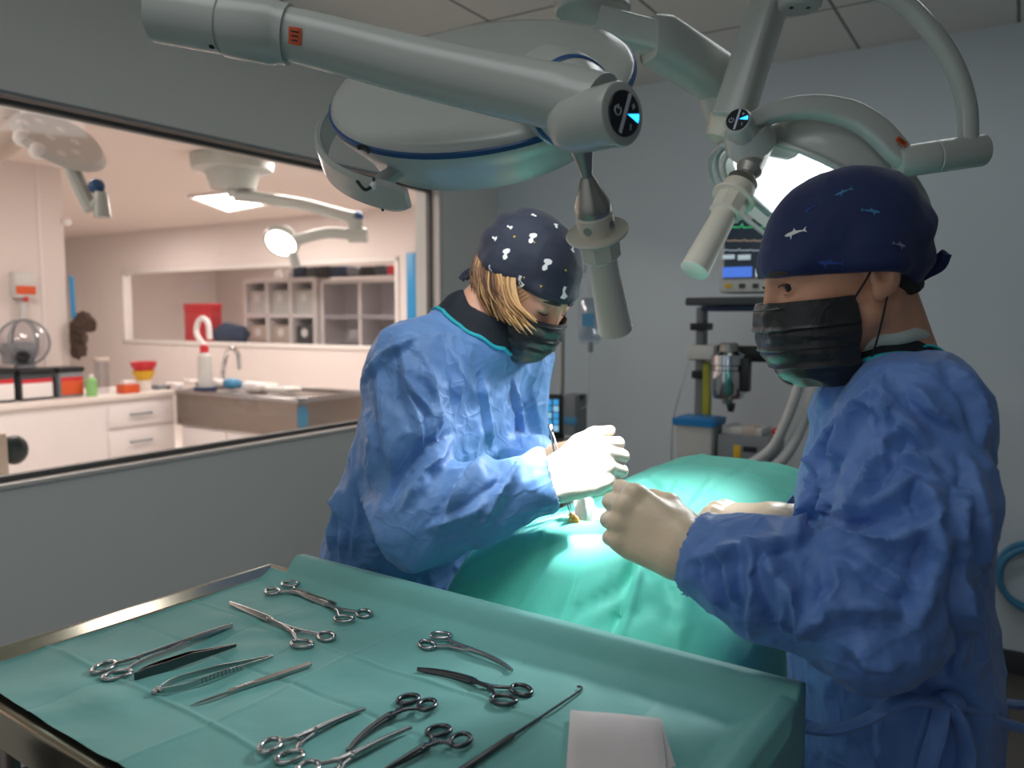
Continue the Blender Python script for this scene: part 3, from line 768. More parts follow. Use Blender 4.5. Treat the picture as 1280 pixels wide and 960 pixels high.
# rim rail: a bright loop round the lens
ringp = [F2 @ Vector((math.cos(a)*R2*0.985, math.sin(a)*R2*0.985, -0.055)) for a in [2*PI*k/64 for k in range(64)]]
m = MB(); m.loop_tube(ringp, 0.0065, 10); m.build('rim_rail', M['lamp_white'], lampB)
# arched arm from the pivot cylinder to the hub
arch = smooth_path([at(1134,203,1.52), at(1120,188,1.52), at(1092,160,1.53), at(1060,142,1.54), at(1015,134,1.55), at(970,140,1.56), at(932,156,1.56)], 8)
bar(arch, lerp_list([0.03,0.034,0.036,0.036,0.034,0.034,0.034], len(arch)), lerp_list([0.035,0.045,0.047,0.047,0.042,0.036,0.03], len(arch)), up=(0.1, 0.2, 1)).build('arched_arm', M['lamp_white'], lampB)
h2 = at(922,150,1.53); nh2 = Vector((-0.5,-0.82,0.28)).normalized()
m = MB(); m.lathe([(-0.07, 0.030), (-0.05, 0.030), (-0.03, 0.0255), (-0.004, 0.0255), (0, 0.0235), (0, 0)], h2, nh2, 32); m.build('hub', M['lamp_white'], lampB)
control_panel(lampB, h2+nh2*0.0006, nh2, cam_u, 0.0215)
m = MB(); m.tube([at(932,160,1.58), at(938,178,1.60), at(945,205,1.66)], [0.042, 0.05, 0.02], 20); m.tube([at(935,170,1.6), at(985,175,1.68)], [0.03, 0.04], 16); m.build('neck', M['lamp_white'], lampB)
cA, cB = at(1122,203,1.52), at(1231,187,1.52); cd = (cB-cA).normalized(); CL = (cB-cA).length
m = MB(); m.lathe([(0, 0.0), (0, 0.026), (0.004, 0.0285), (CL*0.42, 0.030), (CL*0.43, 0.0285), (CL*0.44, 0.0285), (CL*0.45, 0.030), (CL*0.96, 0.030), (CL*0.985, 0.0285), (CL, 0.026), (CL, 0)], cA, cd, 36); pc = m.build('pivot_cylinder', M['lamp_white'], lampB)
for s_ in (-1, 1):
    m = MB(); m.lathe([(-0.001, 0.004), (0.0012, 0.004), (0.0012, 0)], cB+cam_b*0.013*s_+cam_u*0.004*s_, cd, 10); m.build('screw', M['screw'], pc)
h, n = at(1127,178,1.5), (cam_b*0.85+cam_u*0.3+cam_r*0.2).normalized()
sticker(lampB, at(1127,177,1.499), n, Vector((0.75, 0, -0.66)), 0.022, 0.013)
# handle of the lit lamp
gA, gB = at(948,190,1.60), at(868,338,1.50); gd = (gB-gA).normalized(); GL = (gB-gA).length
m = MB(); m.lathe([(0, 0.020), (0.045, 0.026), (0.06, 0.018), (0.075, 0.030)], gA, gd, 28); m.build('handle_cone', M['alu'], lampB)
m = MB(); m.lathe([(GL*0.30, 0.031), (GL*0.38, 0.033), (GL*0.40, 0.030)], gA, gd, 32); m.lathe([(GL*0.395, 0.041), (GL*0.40, 0.043), (GL*0.412, 0.042)], gA, gd, 44)
m.build('handle_flange', M['lamp_cream'], lampB)
m = MB(); m.lathe([(GL*0.41, 0.032), (GL*0.53, 0.032), (GL*0.54, 0.027)], gA, gd, 10); m.lathe([(GL*0.53, 0.0235), (GL*0.98, 0.027), (GL*1.0, 0.0275), (GL*1.005, 0.025), (GL*1.005, 0)], gA, gd, 36); m.build('sterile_handle', M['lamp_cream'], lampB)
# loop rail seen at the left of the lens
lp = smooth_path([at(932,180,1.62), at(912,190,1.62), at(903,206,1.62), at(908,226,1.63), at(922,240,1.63), at(942,252,1.64), at(962,268,1.66)], 8)
m = MB(); m.tube(lp, 0.0065, 10); m.build('grip_rail', M['lamp_white'], lampB)
# ---- spring arm and curved tube that carry the lit lamp
susp = lampB
bar([at(985,-65,1.72), at(950,40,1.72), at(915,150,1.72)], [0.10,0.098,0.085], [0.06,0.065,0.075], up=(0.85, -0.5, 0.1)).build('spring_arm', M['lamp_white'], susp)
m = MB(); m.tube([at(910,150,1.75), at(900,175,1.75)], [0.04, 0.032], 18); m.build('arm_knuckle', M['lamp_cream'], susp)
tube_ = smooth_path([at(1000,-40,1.60), at(1060,-22,1.57), at(1120,-2,1.54), at(1162,36,1.52), at(1192,82,1.51), at(1208,130,1.51), at(1211,178,1.515)], 10)
m = MB(); m.tube(tube_, 0.0175, 20); m.build('curved_tube', M['lamp_white'], susp)
m = MB(); m.lathe([(0, 0.035), (0.004, 0.04), (0.02, 0.042), (0.06, 0.035)], at(1000,12,1.6), (0, 0, 1), 32); jn = m.build('swivel_joint', M['lamp_white'], susp)
for dx in (-0.02, 0.012):
    m = MB(); m.lathe([(-0.001, 0.004), (0.001, 0.004)], at(1000,12.5,1.6)+Vector((dx, -0.01, 0)), (0, 0, -1), 10); m.build('screw', M['screw'], jn)
m = MB(); p0 = at(985,-65,1.72); m.tube([p0, Vector((p0.x, p0.y, CEIL-0.003))], 0.05, 24); m.build('drop_tube', M['lamp_white'], susp)
# ================================================================== instrument table
TZ = 1.07
pL, pN = on_z(315,724,TZ), on_z(0,836,TZ)
ey = (pL-pN).normalized()                       # along the left rim, away from the camera
pA, pB = on_z(362,718,TZ), on_z(936,915,TZ)
ex = (pB-pA).normalized()                       # along the far rim
ex_o = ex; ang = math.atan2(ex.y, ex.x)
ey_p = Vector((-ex.y, ex.x, 0)); 
amean = math.atan2(ey.y, ey.x)-PI/2
ang = 0.5*(ang+amean)
TX = Vector((math.cos(ang), math.sin(ang), 0)); TY = Vector((-math.sin(ang), math.cos(ang), 0))
# far-left inner corner
O = Vector(((pL+pA)/2)[:]); O.z = TZ
def fit_corner():
    # left rim line through the middle of its two points, far rim line through the middle of its two points
    mL = (pL+pN)/2; mF = (pA+pB)/2
    d = mF-mL
    return mL+TY*d.dot(TY)
O = fit_corner(); O.z = TZ
TW = (pB-O).dot(TX); 
pn = on_z(60,922,TZ); TD = (O-pn).dot(TY)
TM = Matrix(((TX.x, TY.x, 0, O.x), (TX.y, TY.y, 0, O.y), (0, 0, 1, O.z), (0, 0, 0, 1)))
print('TRAY', O, TW, TD, math.degrees(ang))
table = thing('instrument_table', 'stainless steel instrument table with raised rim under the green drape', 'table', (O+TX*TW/2-TY*TD/2)*1.0-Vector((0, 0, TZ)))
m = MB(); m.box2((0, -TD, -0.02), (TW, 0, -0.008), 0.003, M=TM); m.build('table_top', M['brushed'], table)
def rim(a, b, inner):
    """channel section: inner foot, outer lip"""
    m = MB(); a = Vector(a); b = Vector(b); d = (b-a).normalized(); o_ = Vector(inner)
    prof = [(0.004, -0.008), (0.004, 0.002), (-0.001, 0.0045), (-0.003, 0.002), (-0.005, 0.0035), (-0.012, 0.0135), (-0.0155, 0.0165), (-0.018, 0.016), (-0.018, 0.012), (-0.016, 0.0), (-0.016, -0.03), (-0.006, -0.03)]
    vs = []; fs = []; n = len(prof)
    for p in (a, b):
        for u, z in prof: vs.append(p+o_*u+Vector((0, 0, z)))
    for i in range(n): fs.append((i, (i+1) % n, n+(i+1) % n, n+i))
    fs.append(tuple(range(n))); fs.append(tuple(range(n, 2*n))[::-1])
    return m.add(vs, fs, 0, TM)
e = 0.017
rim((0, -TD-e, 0), (0, e, 0), (1, 0, 0)).build('rim', M['gold_rim'], table)
rim((TW, -TD-e, 0), (TW, e, 0), (-1, 0, 0)).build('rim', M['gold_rim'], table)
rim((-e, 0, 0), (TW+e, 0, 0), (0, -1, 0)).build('rim', M['gold_rim'], table)
rim((-e, -TD, 0), (TW+e, -TD, 0), (0, 1, 0)).build('rim', M['gold_rim'], table)
for sx in (0.04, TW-0.04):
    for sy in (-0.04, -TD+0.04):
        m = MB(); q = TM @ Vector((sx, sy, 0)); m.tube([(q.x, q.y, 0.06), (q.x, q.y, TZ-0.02)], 0.0125, 14); lg = m.build('leg', M['brushed'], table)
        m = MB(); m.lathe([(-0.012, 0.0), (-0.012, 0.026), (-0.008, 0.03), (0.008, 0.03), (0.012, 0.026), (0.012, 0)], (q.x, q.y, 0.03), (1, 0, 0), 20); m.build('caster', M['black_plastic'], lg)
for sy in (-0.04, -TD+0.04):
    m = MB(); m.tube([TM @ Vector((0.04, sy, -0.75)), TM @ Vector((TW-0.04, sy, -0.75))], 0.009, 10); m.build('rail', M['brushed'], table)
# ---- drape over it: lies on the top, climbs the far and right rims and hangs outside
def sheet(fn, us, vs_, name, mats, thick=0.0006):
    V = np.array([[fn(u, v) for v in vs_] for u in us]); nu, nv = len(us), len(vs_)
    pts = V.reshape(-1, 3)
    q = np.array([(i*nv+j, (i+1)*nv+j, (i+1)*nv+j+1, i*nv+j+1) for i in range(nu-1) for j in range(nv-1)])
    return pts, q
def ss(a, b, x):
    t = min(1, max(0, (x-a)/(b-a))); return t*t*(3-2*t)
TMI = TM.inverted()
def tv(*px): return sum((TMI @ on_z(x, y, TZ)).y for x, y in px)/len(px)
creaseX = [0.17, 0.36, 0.55, 0.74]; creaseY = [tv((255,751),(420,812),(567,882)), tv((174,777),(286,830),(480,909)), tv((186,871),(320,940))]
print('CREASE', creaseY)
RUM = None
def rum(u, v): return math.sin(u*37+3*math.sin(v*19))*math.sin(v*31+2.5*math.sin(u*17))*0.5
def drape_pt(u, v):
    """u: across (0 left rim .. TW right rim .. beyond), v: 0 far rim, negative to the camera, positive over the rim."""
    x, y, z = u, v, 0.0012
    n = 0.0
    # pressed fold lines: alternate ridge and valley, slightly wandering
    for i, c in enumerate(creaseX):
        d = abs(u-c-0.004*math.sin(v*17+i)); n += (1 if i % 2 else -0.8)*0.0011*max(0, 1-d/0.005)
        n += (0.8 if i % 2 else -0.4)*0.0016*math.exp(-(d/0.03)**2)
    for i, c in enumerate(creaseY):
        d = abs(v-c-0.003*math.sin(u*13+2*i)); n += (1.0 if i % 2 == 0 else -0.9)*0.0024*max(0, 1-d/0.0055)
        n += (0.8 if i % 2 == 0 else -0.4)*0.0014*math.exp(-(d/0.03)**2)
    n += 0.0012*math.sin(u*23+v*9)*math.sin(v*27-u*7)
    # near-left corner: the sheet bellies up between its folds
    n += 0.006*math.exp(-(((u-0.07)/0.05)**2+((v+0.36)/0.03)**2))+0.005*math.exp(-(((u-0.2)/0.10)**2+((v+0.40)/0.025)**2))+0.003*(0.5+rum(u, v))
    w = min(1, max(0, -v/0.02))*min(1, max(0, (TW-u)/0.02))
    z += n*w if n > 0 else n*w*0.5
    if v > -0.03:                            # the far rim: up a slope, over, down
        if v < 0.045: y = min(v, v*0.55); z += 0.040*ss(-0.03, 0.045, v)
        else:
            k = min(1, (v-0.045)/0.012); y = 0.0248+0.017*math.sin(k*PI/2); z = 0.0412-0.004*(1-math.cos(k*PI/2)) - max(0, v-0.057)
            y += 0.004*math.sin(u*30)*min(1, max(0, v-0.057)*12)
    if u > TW-0.03:
        d = u-TW
        if d < 0.045: x = TW+min(d, d*0.55); zz = 0.030*ss(-0.03, 0.045, d)
        else:
            k = min(1, (d-0.045)/0.012); x = TW+0.0248+0.015*math.sin(k*PI/2); zz = 0.030-0.004*(1-math.cos(k*PI/2))-max(0, d-0.057)
        z = min(z, 0.0012+zz) if (v > 0.057 or d > 0.057) else max(z, 0.0012+zz)
    if u < 0.012: z += 0.002*ss(0.012, 0.0, u)
    return TM @ Vector((x, y, z))
us = list(np.linspace(0.004, TW, 320))+list(np.linspace(TW+0.004, TW+0.06, 14))+list(np.linspace(TW+0.075, TW+0.20, 10))
vs_ = list(np.linspace(-TD+0.012, -0.001, 190))+list(np.linspace(0.003, 0.06, 18))+list(np.linspace(0.075, 0.32, 14))
# the uncovered strip of far rim left of the drape's corner
pts, q = sheet(drape_pt, us, vs_, 'x', None)
u0 = 0.045
keep = []
nv = len(vs_)
for f in q:
    i, j = divmod(f[0], nv)
    if vs_[j] > -0.001 and us[i] < u0: continue
    keep.append(f)
q = np.array(keep)
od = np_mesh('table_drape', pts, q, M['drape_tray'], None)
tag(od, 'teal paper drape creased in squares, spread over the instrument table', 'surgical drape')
# ================================================================== instruments
def world_on_tray(px, py, h=0.0): return on_z(px, py, TZ+0.004+h)
def place(p_ring, p_tip):
    a = world_on_tray(*p_ring); b = world_on_tray(*p_tip); d = b-a; L = d.length
    ang = math.atan2(d.y, d.x)
    return Matrix.Translation(a) @ Matrix.Rotation(ang, 4, 'Z'), L
def hemostat(label, ring_mid, tip, group, spread=0.030, ringr=(0.0125, 0.0095), pivot=0.60, curve=0.0, jaw_r=0.0026, material=None, kind='hemostat', open_=0.0, asym=0.0, jawlen=None, lift=0.0045, box=1.0):
    """x runs from the finger rings (0) to the tip (L); two crossed halves."""
    Mx, L = place(ring_mid, tip)
    mt = material or M['steel']
    t = thing(kind, label, 'surgical instrument', Mx.translation, 0, group); t.matrix_basis = Mx
    px = L*pivot
    for s in (1, -1):
        z = lift+0.0012*s
        c = Vector((0.0, s*spread/2+asym, z-0.001))
        rx, ry = ringr
        tilt = s*0.35
        # shank: leaves the ring on its inner side, meets the pivot
        st = c+Vector((rx*0.95, -s*ry*0.25, 0))
        path = smooth_path([st, Vector((L*0.185, s*spread*0.19, z)), Vector((px*0.62, s*0.0034, z)), Vector((px, s*0.0008, z))], 6)
        m = MB(); m.tube(path, lerp_list([0.0026, 0.0028, 0.0029, 0.0034], len(path)), 10, flat=0.75, up=(0, 0, 1)); sh = m.build('shank', mt); local(sh, t)
        m = MB(); pts = []
        for k in range(28):
            a = 2*PI*k/28; ex_, ey_ = math.cos(a)*rx, math.sin(a)*ry
            pts.append(c+Vector((ex_*math.cos(tilt)-ey_*math.sin(tilt), ex_*math.sin(tilt)+ey_*math.cos(tilt), 0)))
        m.loop_tube(pts, 0.0027, 12, up=(0, 0, 1), flat=1.0); r_ = m.build('finger_ring', mt); local(r_, sh)
        # ratchet stub between the shanks
        m = MB(); m.box((L*0.215, s*spread*0.13+asym*0.5, z), (0.004, spread*0.26, 0.0022), 0.0005); k_ = m.build('ratchet', mt); local(k_, sh)
        # jaw
        jp = []
        for k in range(9):
            f = k/8.0; x = px+(L-px)*f
            y = -s*(0.0011*(1-f)+open_*f)+curve*f**2.2*(L-px)
            jp.append(Vector((x, y, z*(1-0.35*f))))
        m = MB(); m.tube(jp, lerp_list([0.0034, jaw_r*1.25, jaw_r*1.2, jaw_r*1.05, jaw_r*0.7], 9), 10, flat=0.9, up=(0, 0, 1)); j_ = m.build('jaw', mt); local(j_, t)
    m = MB(); m.box((px, 0, lift), (0.012*box, 0.0078, 0.0062), 0.0018); m.lathe([(0.0028, 0.0021), (0.0040, 0.0018), (0.0040, 0)], (px, 0, lift), (0, 0, 1), 14); b_ = m.build('box_lock', mt); local(b_, t)
    return t
G = 'ring-handled instruments on the tray'
S, SD = M['steel'], M['steel_dark']
hemostat('long straight needle holder, leftmost on the tray, finger rings pointing at the near left corner', (138,842), (290,784), G, spread=0.030, ringr=(0.0165,0.0105), pivot=0.62, jaw_r=0.0034, kind='needle_holder')
hemostat('long straight clamp with square tip up left, rings toward the middle, beside the top pair', (393,803), (288,756), G, spread=0.040, ringr=(0.0155,0.0105), pivot=0.5, jaw_r=0.0032, kind='tissue_clamp')
hemostat('topmost clamp with its rings at the far rim corner, lying across another clamp', (352,737), (420,757), G, spread=0.036, ringr=(0.0145,0.0105), pivot=0.5, jaw_r=0.0024, kind='hemostat', lift=0.0045)
hemostat('clamp near the far rim with rings to the right, jaws under the topmost clamp', (443,773), (366,741), G, spread=0.036, ringr=(0.0145,0.0105), pivot=0.42, jaw_r=0.0024, kind='hemostat', lift=0.0045)
hemostat('curved clamp at the far right, rings to the left and tip bent toward the gauze', (543,803), (650,834), G, spread=0.030, ringr=(0.014,0.0095), pivot=0.42, jaw_r=0.0026, curve=-0.22, kind='hemostat')
hemostat('dark curved clamp with rings toward the gauze and tip pointing left', (641,872), (530,835), G, spread=0.036, ringr=(0.0145,0.0105), pivot=0.44, jaw_r=0.0030, curve=0.16, kind='hemostat', material=SD)
hemostat('clamp with bent tip by the near edge, rings lowest at left', (350,943), (450,887), G, spread=0.030, ringr=(0.0135,0.0098), pivot=0.42, jaw_r=0.0024, curve=-0.12, kind='hemostat')
hemostat('dark clamp with rings at its far end and curved tip toward the near edge', (522,881), (421,936), G, spread=0.030, ringr=(0.0125,0.0095), pivot=0.36, jaw_r=0.0026, curve=0.22, kind='hemostat', material=SD)
hemostat('clamp at the near frame edge, slim jaws pointing up beside the dark curved tip', (398,974), (509,910), G, spread=0.032, ringr=(0.0135,0.0098), pivot=0.36, jaw_r=0.0024, curve=-0.08, kind='hemostat')
hemostat('clamp beside the long hook, rings up and jaws running out at the near edge', (562,923), (478,968), G, spread=0.034, ringr=(0.0130,0.0098), pivot=0.40, jaw_r=0.0024, kind='hemostat', material=SD)
# tissue forceps lying on edge: two leaves joined at the butt
def forceps(name, label, butt, tip, gap, w, ribbed=False, material=None, belly=0.3, thick=0.0011):
    Mx, L = place(butt, tip); mt = material or S
    t = thing(name, label, 'surgical instrument', Mx.translation); t.matrix_basis = Mx
    for s in (1, -1):
        n = 26; m = MB(); prof = []
        for k in range(n):
            f = k/(n-1)
            y = s*gap*(math.sin(min(1, f/belly)*PI/2) if f < belly else (1-((f-belly)/(1-belly))**1.15*0.93))
            hh = w*(1.0 if f < 0.55 else 1.0-0.68*((f-0.55)/0.45)**0.8)*(0.75+0.25*min(1, f/0.1))
            prof.append((L*f, y, hh))
        vs = []; fs = []
        for x, y, hh in prof:
            vs += [(x, y-thick*s*0, 0.001), (x, y, 0.001+hh), (x, y+thick*s, 0.001+hh), (x, y+thick*s, 0.001)]
        for k in range(n-1):
            for a in range(4): fs.append((k*4+a, k*4+(a+1) % 4, k*4+4+(a+1) % 4, k*4+4+a))
        fs.append((0, 1, 2, 3)); fs.append(tuple((n-1)*4+a for a in (3, 2, 1, 0)))
        m.add(vs, fs); lf = m.build('leaf', mt, angle=40); local(lf, t)
        if ribbed:
            for k in range(11):
                f = 0.34+0.035*k; i = int(f*(n-1)); x, y, hh = prof[i]
                m = MB(); m.box((L*f, y+s*(thick+0.0004), 0.001+hh*0.5), (0.0022, 0.0014, hh*0.9), 0.0003); rb = m.build('grip_rib', mt); local(rb, lf)
    m = MB()
    if ribbed: m.tube([( -0.001, -0.004, w*0.5), (-0.004, 0, w*0.5), (-0.001, 0.004, w*0.5)], 0.0028, 10); m.sphere((0.004, 0.005, w*0.6), 0.0032); m.sphere((0.004, -0.003, w*0.6), 0.003)
    else: m.box((0.006, 0, 0.001+w*0.4), (0.016, 0.0026, w*0.78), 0.0006)
    b_ = m.build('butt', mt); local(b_, t)
    return t
forceps('tissue_forceps', 'dark plain thumb forceps lying on edge between the needle holder and the ribbed forceps', (170,851), (295,809), 0.0045, 0.0125, material=SD)
forceps('tissue_forceps', 'ribbed spring forceps with wide bowed legs beside the scalpel handle', (196,868), (341,822), 0.0125, 0.0075, ribbed=True, belly=0.22)
# scalpel
Mx, L = place((389,832), (237,884))
t = thing('scalpel', 'steel scalpel with ribbed grip, its thin blade pointing at the near left', 'surgical instrument', Mx.translation); t.matrix_basis = Mx
m = MB(); poly = [(0, -0.0025), (0.004, -0.0048), (L*0.45, -0.0046), (L*0.55, -0.0038), (L*0.70, -0.0030), (L*0.72, 0.003), (L*0.55, 0.0040), (L*0.45, 0.0044), (0.004, 0.0046), (0, 0.0025)]
m.prism(poly, 0.001, 0.0042); o = m.build('handle', M['steel']); local(o, t)
m = MB()
for k in range(9): m.box((L*(0.50+0.016*k), 0, 0.0043), (0.0012, 0.0066, 0.0009), 0.0002)
r_ = m.build('grip_ribs', M['steel']); local(r_, o)
m = MB(); m.prism([(L*0.70, -0.0018), (L*0.80, -0.0022), (L*0.92, -0.0012), (L, 0.0012), (L*0.86, 0.0028), (L*0.70, 0.0020)], 0.0018, 0.0026); b_ = m.build('blade', SD); local(b_, t)
# long hook
Mx, L = place((570,972), (731,862))
t = thing('spay_hook', 'long thin hook with dark handle running from the near edge to beside the gauze', 'surgical instrument', Mx.translation); t.matrix_basis = Mx
m = MB(); m.tube([(0, 0, 0.0035), (L*0.38, 0, 0.0035), (L*0.40, 0, 0.0035)], [0.0036, 0.0034, 0.0022], 8); o = m.build('handle', SD); local(o, t)
m = MB(); pts = [(L*0.38, 0, 0.0035), (L*0.6, 0, 0.003), (L*0.95, 0, 0.0028)]+[(L*0.965+math.sin(a)*0.006, 0.005-math.cos(a)*0.005, 0.003) for a in [0, 0.8, 1.6, 2.4]]
m.tube(pts, [0.0018, 0.0015, 0.0013, 0.0014, 0.0016, 0.0017, 0.0012], 10); o = m.build('hook_shaft', SD); local(o, t)
# folded gauze squares
def gauze(px4, h0, h1, label, seed):
    P = [on_z(x, y, TZ+h0) for x, y in px4]
    rnd = np.random.RandomState(seed); ph = rnd.rand(6)*6
    def top(u, v):
        p = P[0]*(1-u)*(1-v)+P[1]*u*(1-v)+P[2]*u*v+P[3]*(1-u)*v
        e_ = min(u, 1-u, v, 1-v)
        z = h1*(0.62+0.38*min(1, e_/0.08))+0.0006*math.sin(u*6+ph[0])*math.sin(v*5+ph[1])
        return p+Vector((0, 0, z-h0*0))
    n = 34; m = MB()
    vs = [top(i/(n-1), j/(n-1)) for i in range(n) for j in range(n)]
    vs2 = [Vector((p.x, p.y, TZ+h0)) for p in vs]
    idx = lambda i, j: i*n+j
    fs = [(idx(i, j), idx(i+1, j), idx(i+1, j+1), idx(i, j+1)) for i in range(n-1) for j in range(n-1)]
    k = n*n; fs += [tuple(a+k for a in f[::-1]) for f in fs]
    br = [idx(i, 0) for i in range(n)]+[idx(n-1, j) for j in range(1, n)]+[idx(i, n-1) for i in range(n-2, -1, -1)]+[idx(0, j) for j in range(n-2, 0, -1)]
    for a, b in zip(br, br[1:]+br[:1]): fs.append((a, b, b+k, a+k))
    m.add(vs+vs2, fs)
    # layer edges: thin lines round the rim of the fold
    o = m.build('gauze_swab', M['gauze'], angle=50); return tag(o, label, 'gauze swab')
gauze([(716,899),(827,904),(845,962),(709,982)], 0.0035, 0.004, 'lower white gauze square, mostly covered, its corner peeping out at the right', 3)
gauze([(713,890),(826,901),(834,972),(706,986)], 0.0085, 0.005, 'upper white folded gauze square on the near right of the tray', 5)
# ================================================================== operating table, patient drape and wound
# table runs in the room's direction: local x along RX (right), local y along RY (away)
RX = (RROT @ Vector((1, 0, 0))).to_3d(); RY = (RROT @ Vector((0, 1, 0))).to_3d()
OX0, OX1, OY0, OY1 = -0.79, -0.375, 1.005, 2.15
optable = thing('operating_table', 'operating table hidden under the bright teal patient drape between both surgeons', 'operating table', room((OX0+OX1)/2, 1.5, 0))
m = MB(); m.box2((OX0+0.06, OY0+0.08, 0.93), (OX1-0.06, OY1-0.02, 0.985), 0.02, M=RROT); m.build('table_top', M['black_plastic'], optable)
m = MB(); m.box2((-0.68, 1.35, 0.12), (-0.46, 1.75, 0.93), 0.02, M=RROT); m.build('column', M['brushed'], optable)
m = MB(); m.box2((-0.78, 1.15, 0.0), (-0.36, 1.95, 0.12), 0.03, M=RROT); m.build('base', M['mid_grey'], optable)
PX_, PY_ = -0.655, 1.16
def drape_h(x, y):
    """height of the draped patient in room coordinates"""
    g = ss(1.025, 1.135, y)
    body = 0.165*math.exp(-((x+0.60-0.03*(y-1.16))/0.255)**4)*(0.18+0.82*g)*(1.0+0.10*math.exp(-((y-1.75)/0.3)**2)-0.30*ss(1.9, 2.15, y))
    h = 0.995+body
    h += 0.020*math.exp(-(((x+0.34)/0.12)**2+((y-1.25)/0.2)**2))
    # low rise at the wound
    h += 0.012*math.exp(-(((x-wx)/0.05)**2+((y-wy)/0.05)**2))
    return h
wp = at(708,668,1.33); wr = to_room(wp); wx, wy = wr.x, wr.y
def prof_edge(s, a, b, r=0.05):
    """unroll s across [a, b] with rounded shoulders: returns position and drop"""
    if s < a: 
        d = a-s; k = min(1, d/(r*PI/2)); return a-r*math.sin(k*PI/2), r*(1-math.cos(k*PI/2))+max(0, d-r*PI/2)
    if s > b:
        d = s-b; k = min(1, d/(r*PI/2)); return b+r*math.sin(k*PI/2), r*(1-math.cos(k*PI/2))+max(0, d-r*PI/2)
    return s, 0.0
def pdrape(u, v):
    x, dx = prof_edge(u, OX0, OX1); y, dy = prof_edge(v, OY0+0.03, OY1)
    d = math.hypot(dx, dy) if (dx > 0 and dy > 0) else max(dx, dy)
    h = drape_h(x, y)-d
    hang = min(1, max(0, d-0.05)/0.25)
    if dx > 0: x += (1 if u > OX1 else -1)*(0.018*math.sin(v*24+1.5*math.sin(v*9))*hang*0.5)
    if dy > 0: y += (1 if v > OY1 else -1)*(0.018*math.sin(u*26+1.3*math.sin(u*8))*hang+0.012*hang)
    # pressed creases from folding
    n = 0
    for i, c in enumerate((-0.76, -0.66, -0.52, -0.40)):
        n += (1 if i % 2 else -0.7)*0.004*max(0, 1-abs(u-c-0.006*math.sin(v*11+i))/0.014)**1.3
    for i, c in enumerate((1.04, 1.30, 1.52, 1.74, 1.96)):
        n += (1 if i % 2 else -0.7)*0.004*max(0, 1-abs(v-c-0.006*math.sin(u*10+i))/0.014)**1.3
    # tension folds radiating from the wound
    a = math.atan2(v-wy, u-wx); rr = math.hypot(v-wy, u-wx)
    n += 0.003*math.sin(a*5+0.6*math.sin(a*3))**3*ss(0.04, 0.16, rr)*(1-ss(0.25, 0.5, rr))
    return RROT @ Vector((x, y, h+n))
us = np.concatenate([np.linspace(OX0-0.55, OX0-0.06, 22), np.linspace(OX0-0.05, OX1+0.08, 130), np.linspace(OX1+0.09, OX1+0.62, 26)])
vs_ = np.concatenate([np.linspace(OY0-0.55, OY0-0.06, 24), np.linspace(OY0-0.05, OY1+0.08, 190), np.linspace(OY1+0.1, OY1+0.5, 14)])
pts, q = sheet(pdrape, us, vs_, 'x', None)
q = q[:, ::-1]
nz = vnormals(pts, q)
pts = pts+nz*(rumple(pts*np.array([1, 1, 0.6]), 5.0, 5)*0.007+rumple(pts, 12.0, 8)*0.002+vnoise(pts*7.0, 3)*0.003)[:, None]
foldsD = [([(798,688),(785,715),(765,745),(705,775)], 0.018, 0.013), ([(795,692),(783,730),(770,770),(757,815)], 0.018, 0.014), ([(690,692),(665,720),(632,772)], 0.018, 0.011), ([(725,700),(705,760),(690,790)], 0.016, 0.010),
 ([(745,770),(780,765),(820,760)], 0.013, 0.008), ([(790,735),(825,760),(850,785)], 0.015, 0.010), ([(800,690),(830,720),(848,765)], 0.018, 0.012), ([(655,690),(600,715),(560,722)], 0.016, 0.008), ([(580,705),(540,722),(505,728)], 0.016, 0.007),
 ([(800,585),(830,615),(850,632)], 0.016, 0.009), ([(845,598),(825,625),(800,640)], 0.016, 0.009), ([(890,590),(870,612),(850,640)], 0.016, 0.008)]
pts = apply_folds(pts, q, foldsD)
dr = np_mesh('patient_drape', pts, q[:, ::-1], M['drape'], None)
tag(dr, 'bright teal surgical drape covering the patient on the operating table', 'surgical drape')
wz = room(wx, wy, drape_h(wx, wy))
print('WOUND', wz, wp)
# exposed tissue and swab at the opening
pz = thing('patient', 'small patch of orange tissue held up at the lit opening in the teal drape', 'patient', wz)
def blob(name, prims, k, step, mats, parent, pad=0.02, noise=None, it=1):
    lo = np.min([p[1] for p in prims], 0)-pad; hi = np.max([p[1] for p in prims], 0)+pad
    xs, ys, zs = [axis_grid(lo[i], hi[i], step) for i in range(3)]
    P = (xs[:, None, None], ys[None, :, None], zs[None, None, :]); d = None
    for p in prims:
        if p[0] == 'c': e_ = rcone(P, p[2], p[3], p[4], p[5])
        else: e_ = ell(P, p[2], p[3])
        d = smin(d, e_, k)
    v, q = snet(np.broadcast_to(d, (len(xs), len(ys), len(zs))), xs, ys, zs); v = relax(v, q, it)
    if noise: v = v+vnormals(v, q)*(noise[0]*vnoise(v*noise[1], 3))[:, None]
    return np_mesh(name, v, q, mats, parent)
def cap_(a, b, ra, rb):
    a, b = np.array(a), np.array(b); r = max(ra, rb)
    return ('c', np.vstack([np.minimum(a, b)-r, np.maximum(a, b)+r]), a, b, ra, rb)
def pr(*prims):
    out = []
    for p in prims:
        out.append((p[0], p[1][0])+tuple(p[2:])); out.append((p[0], p[1][1])+tuple(p[2:]))
    return out
t0 = np.array(at(717,668,1.325)); t1_ = np.array(at(715,644,1.325))
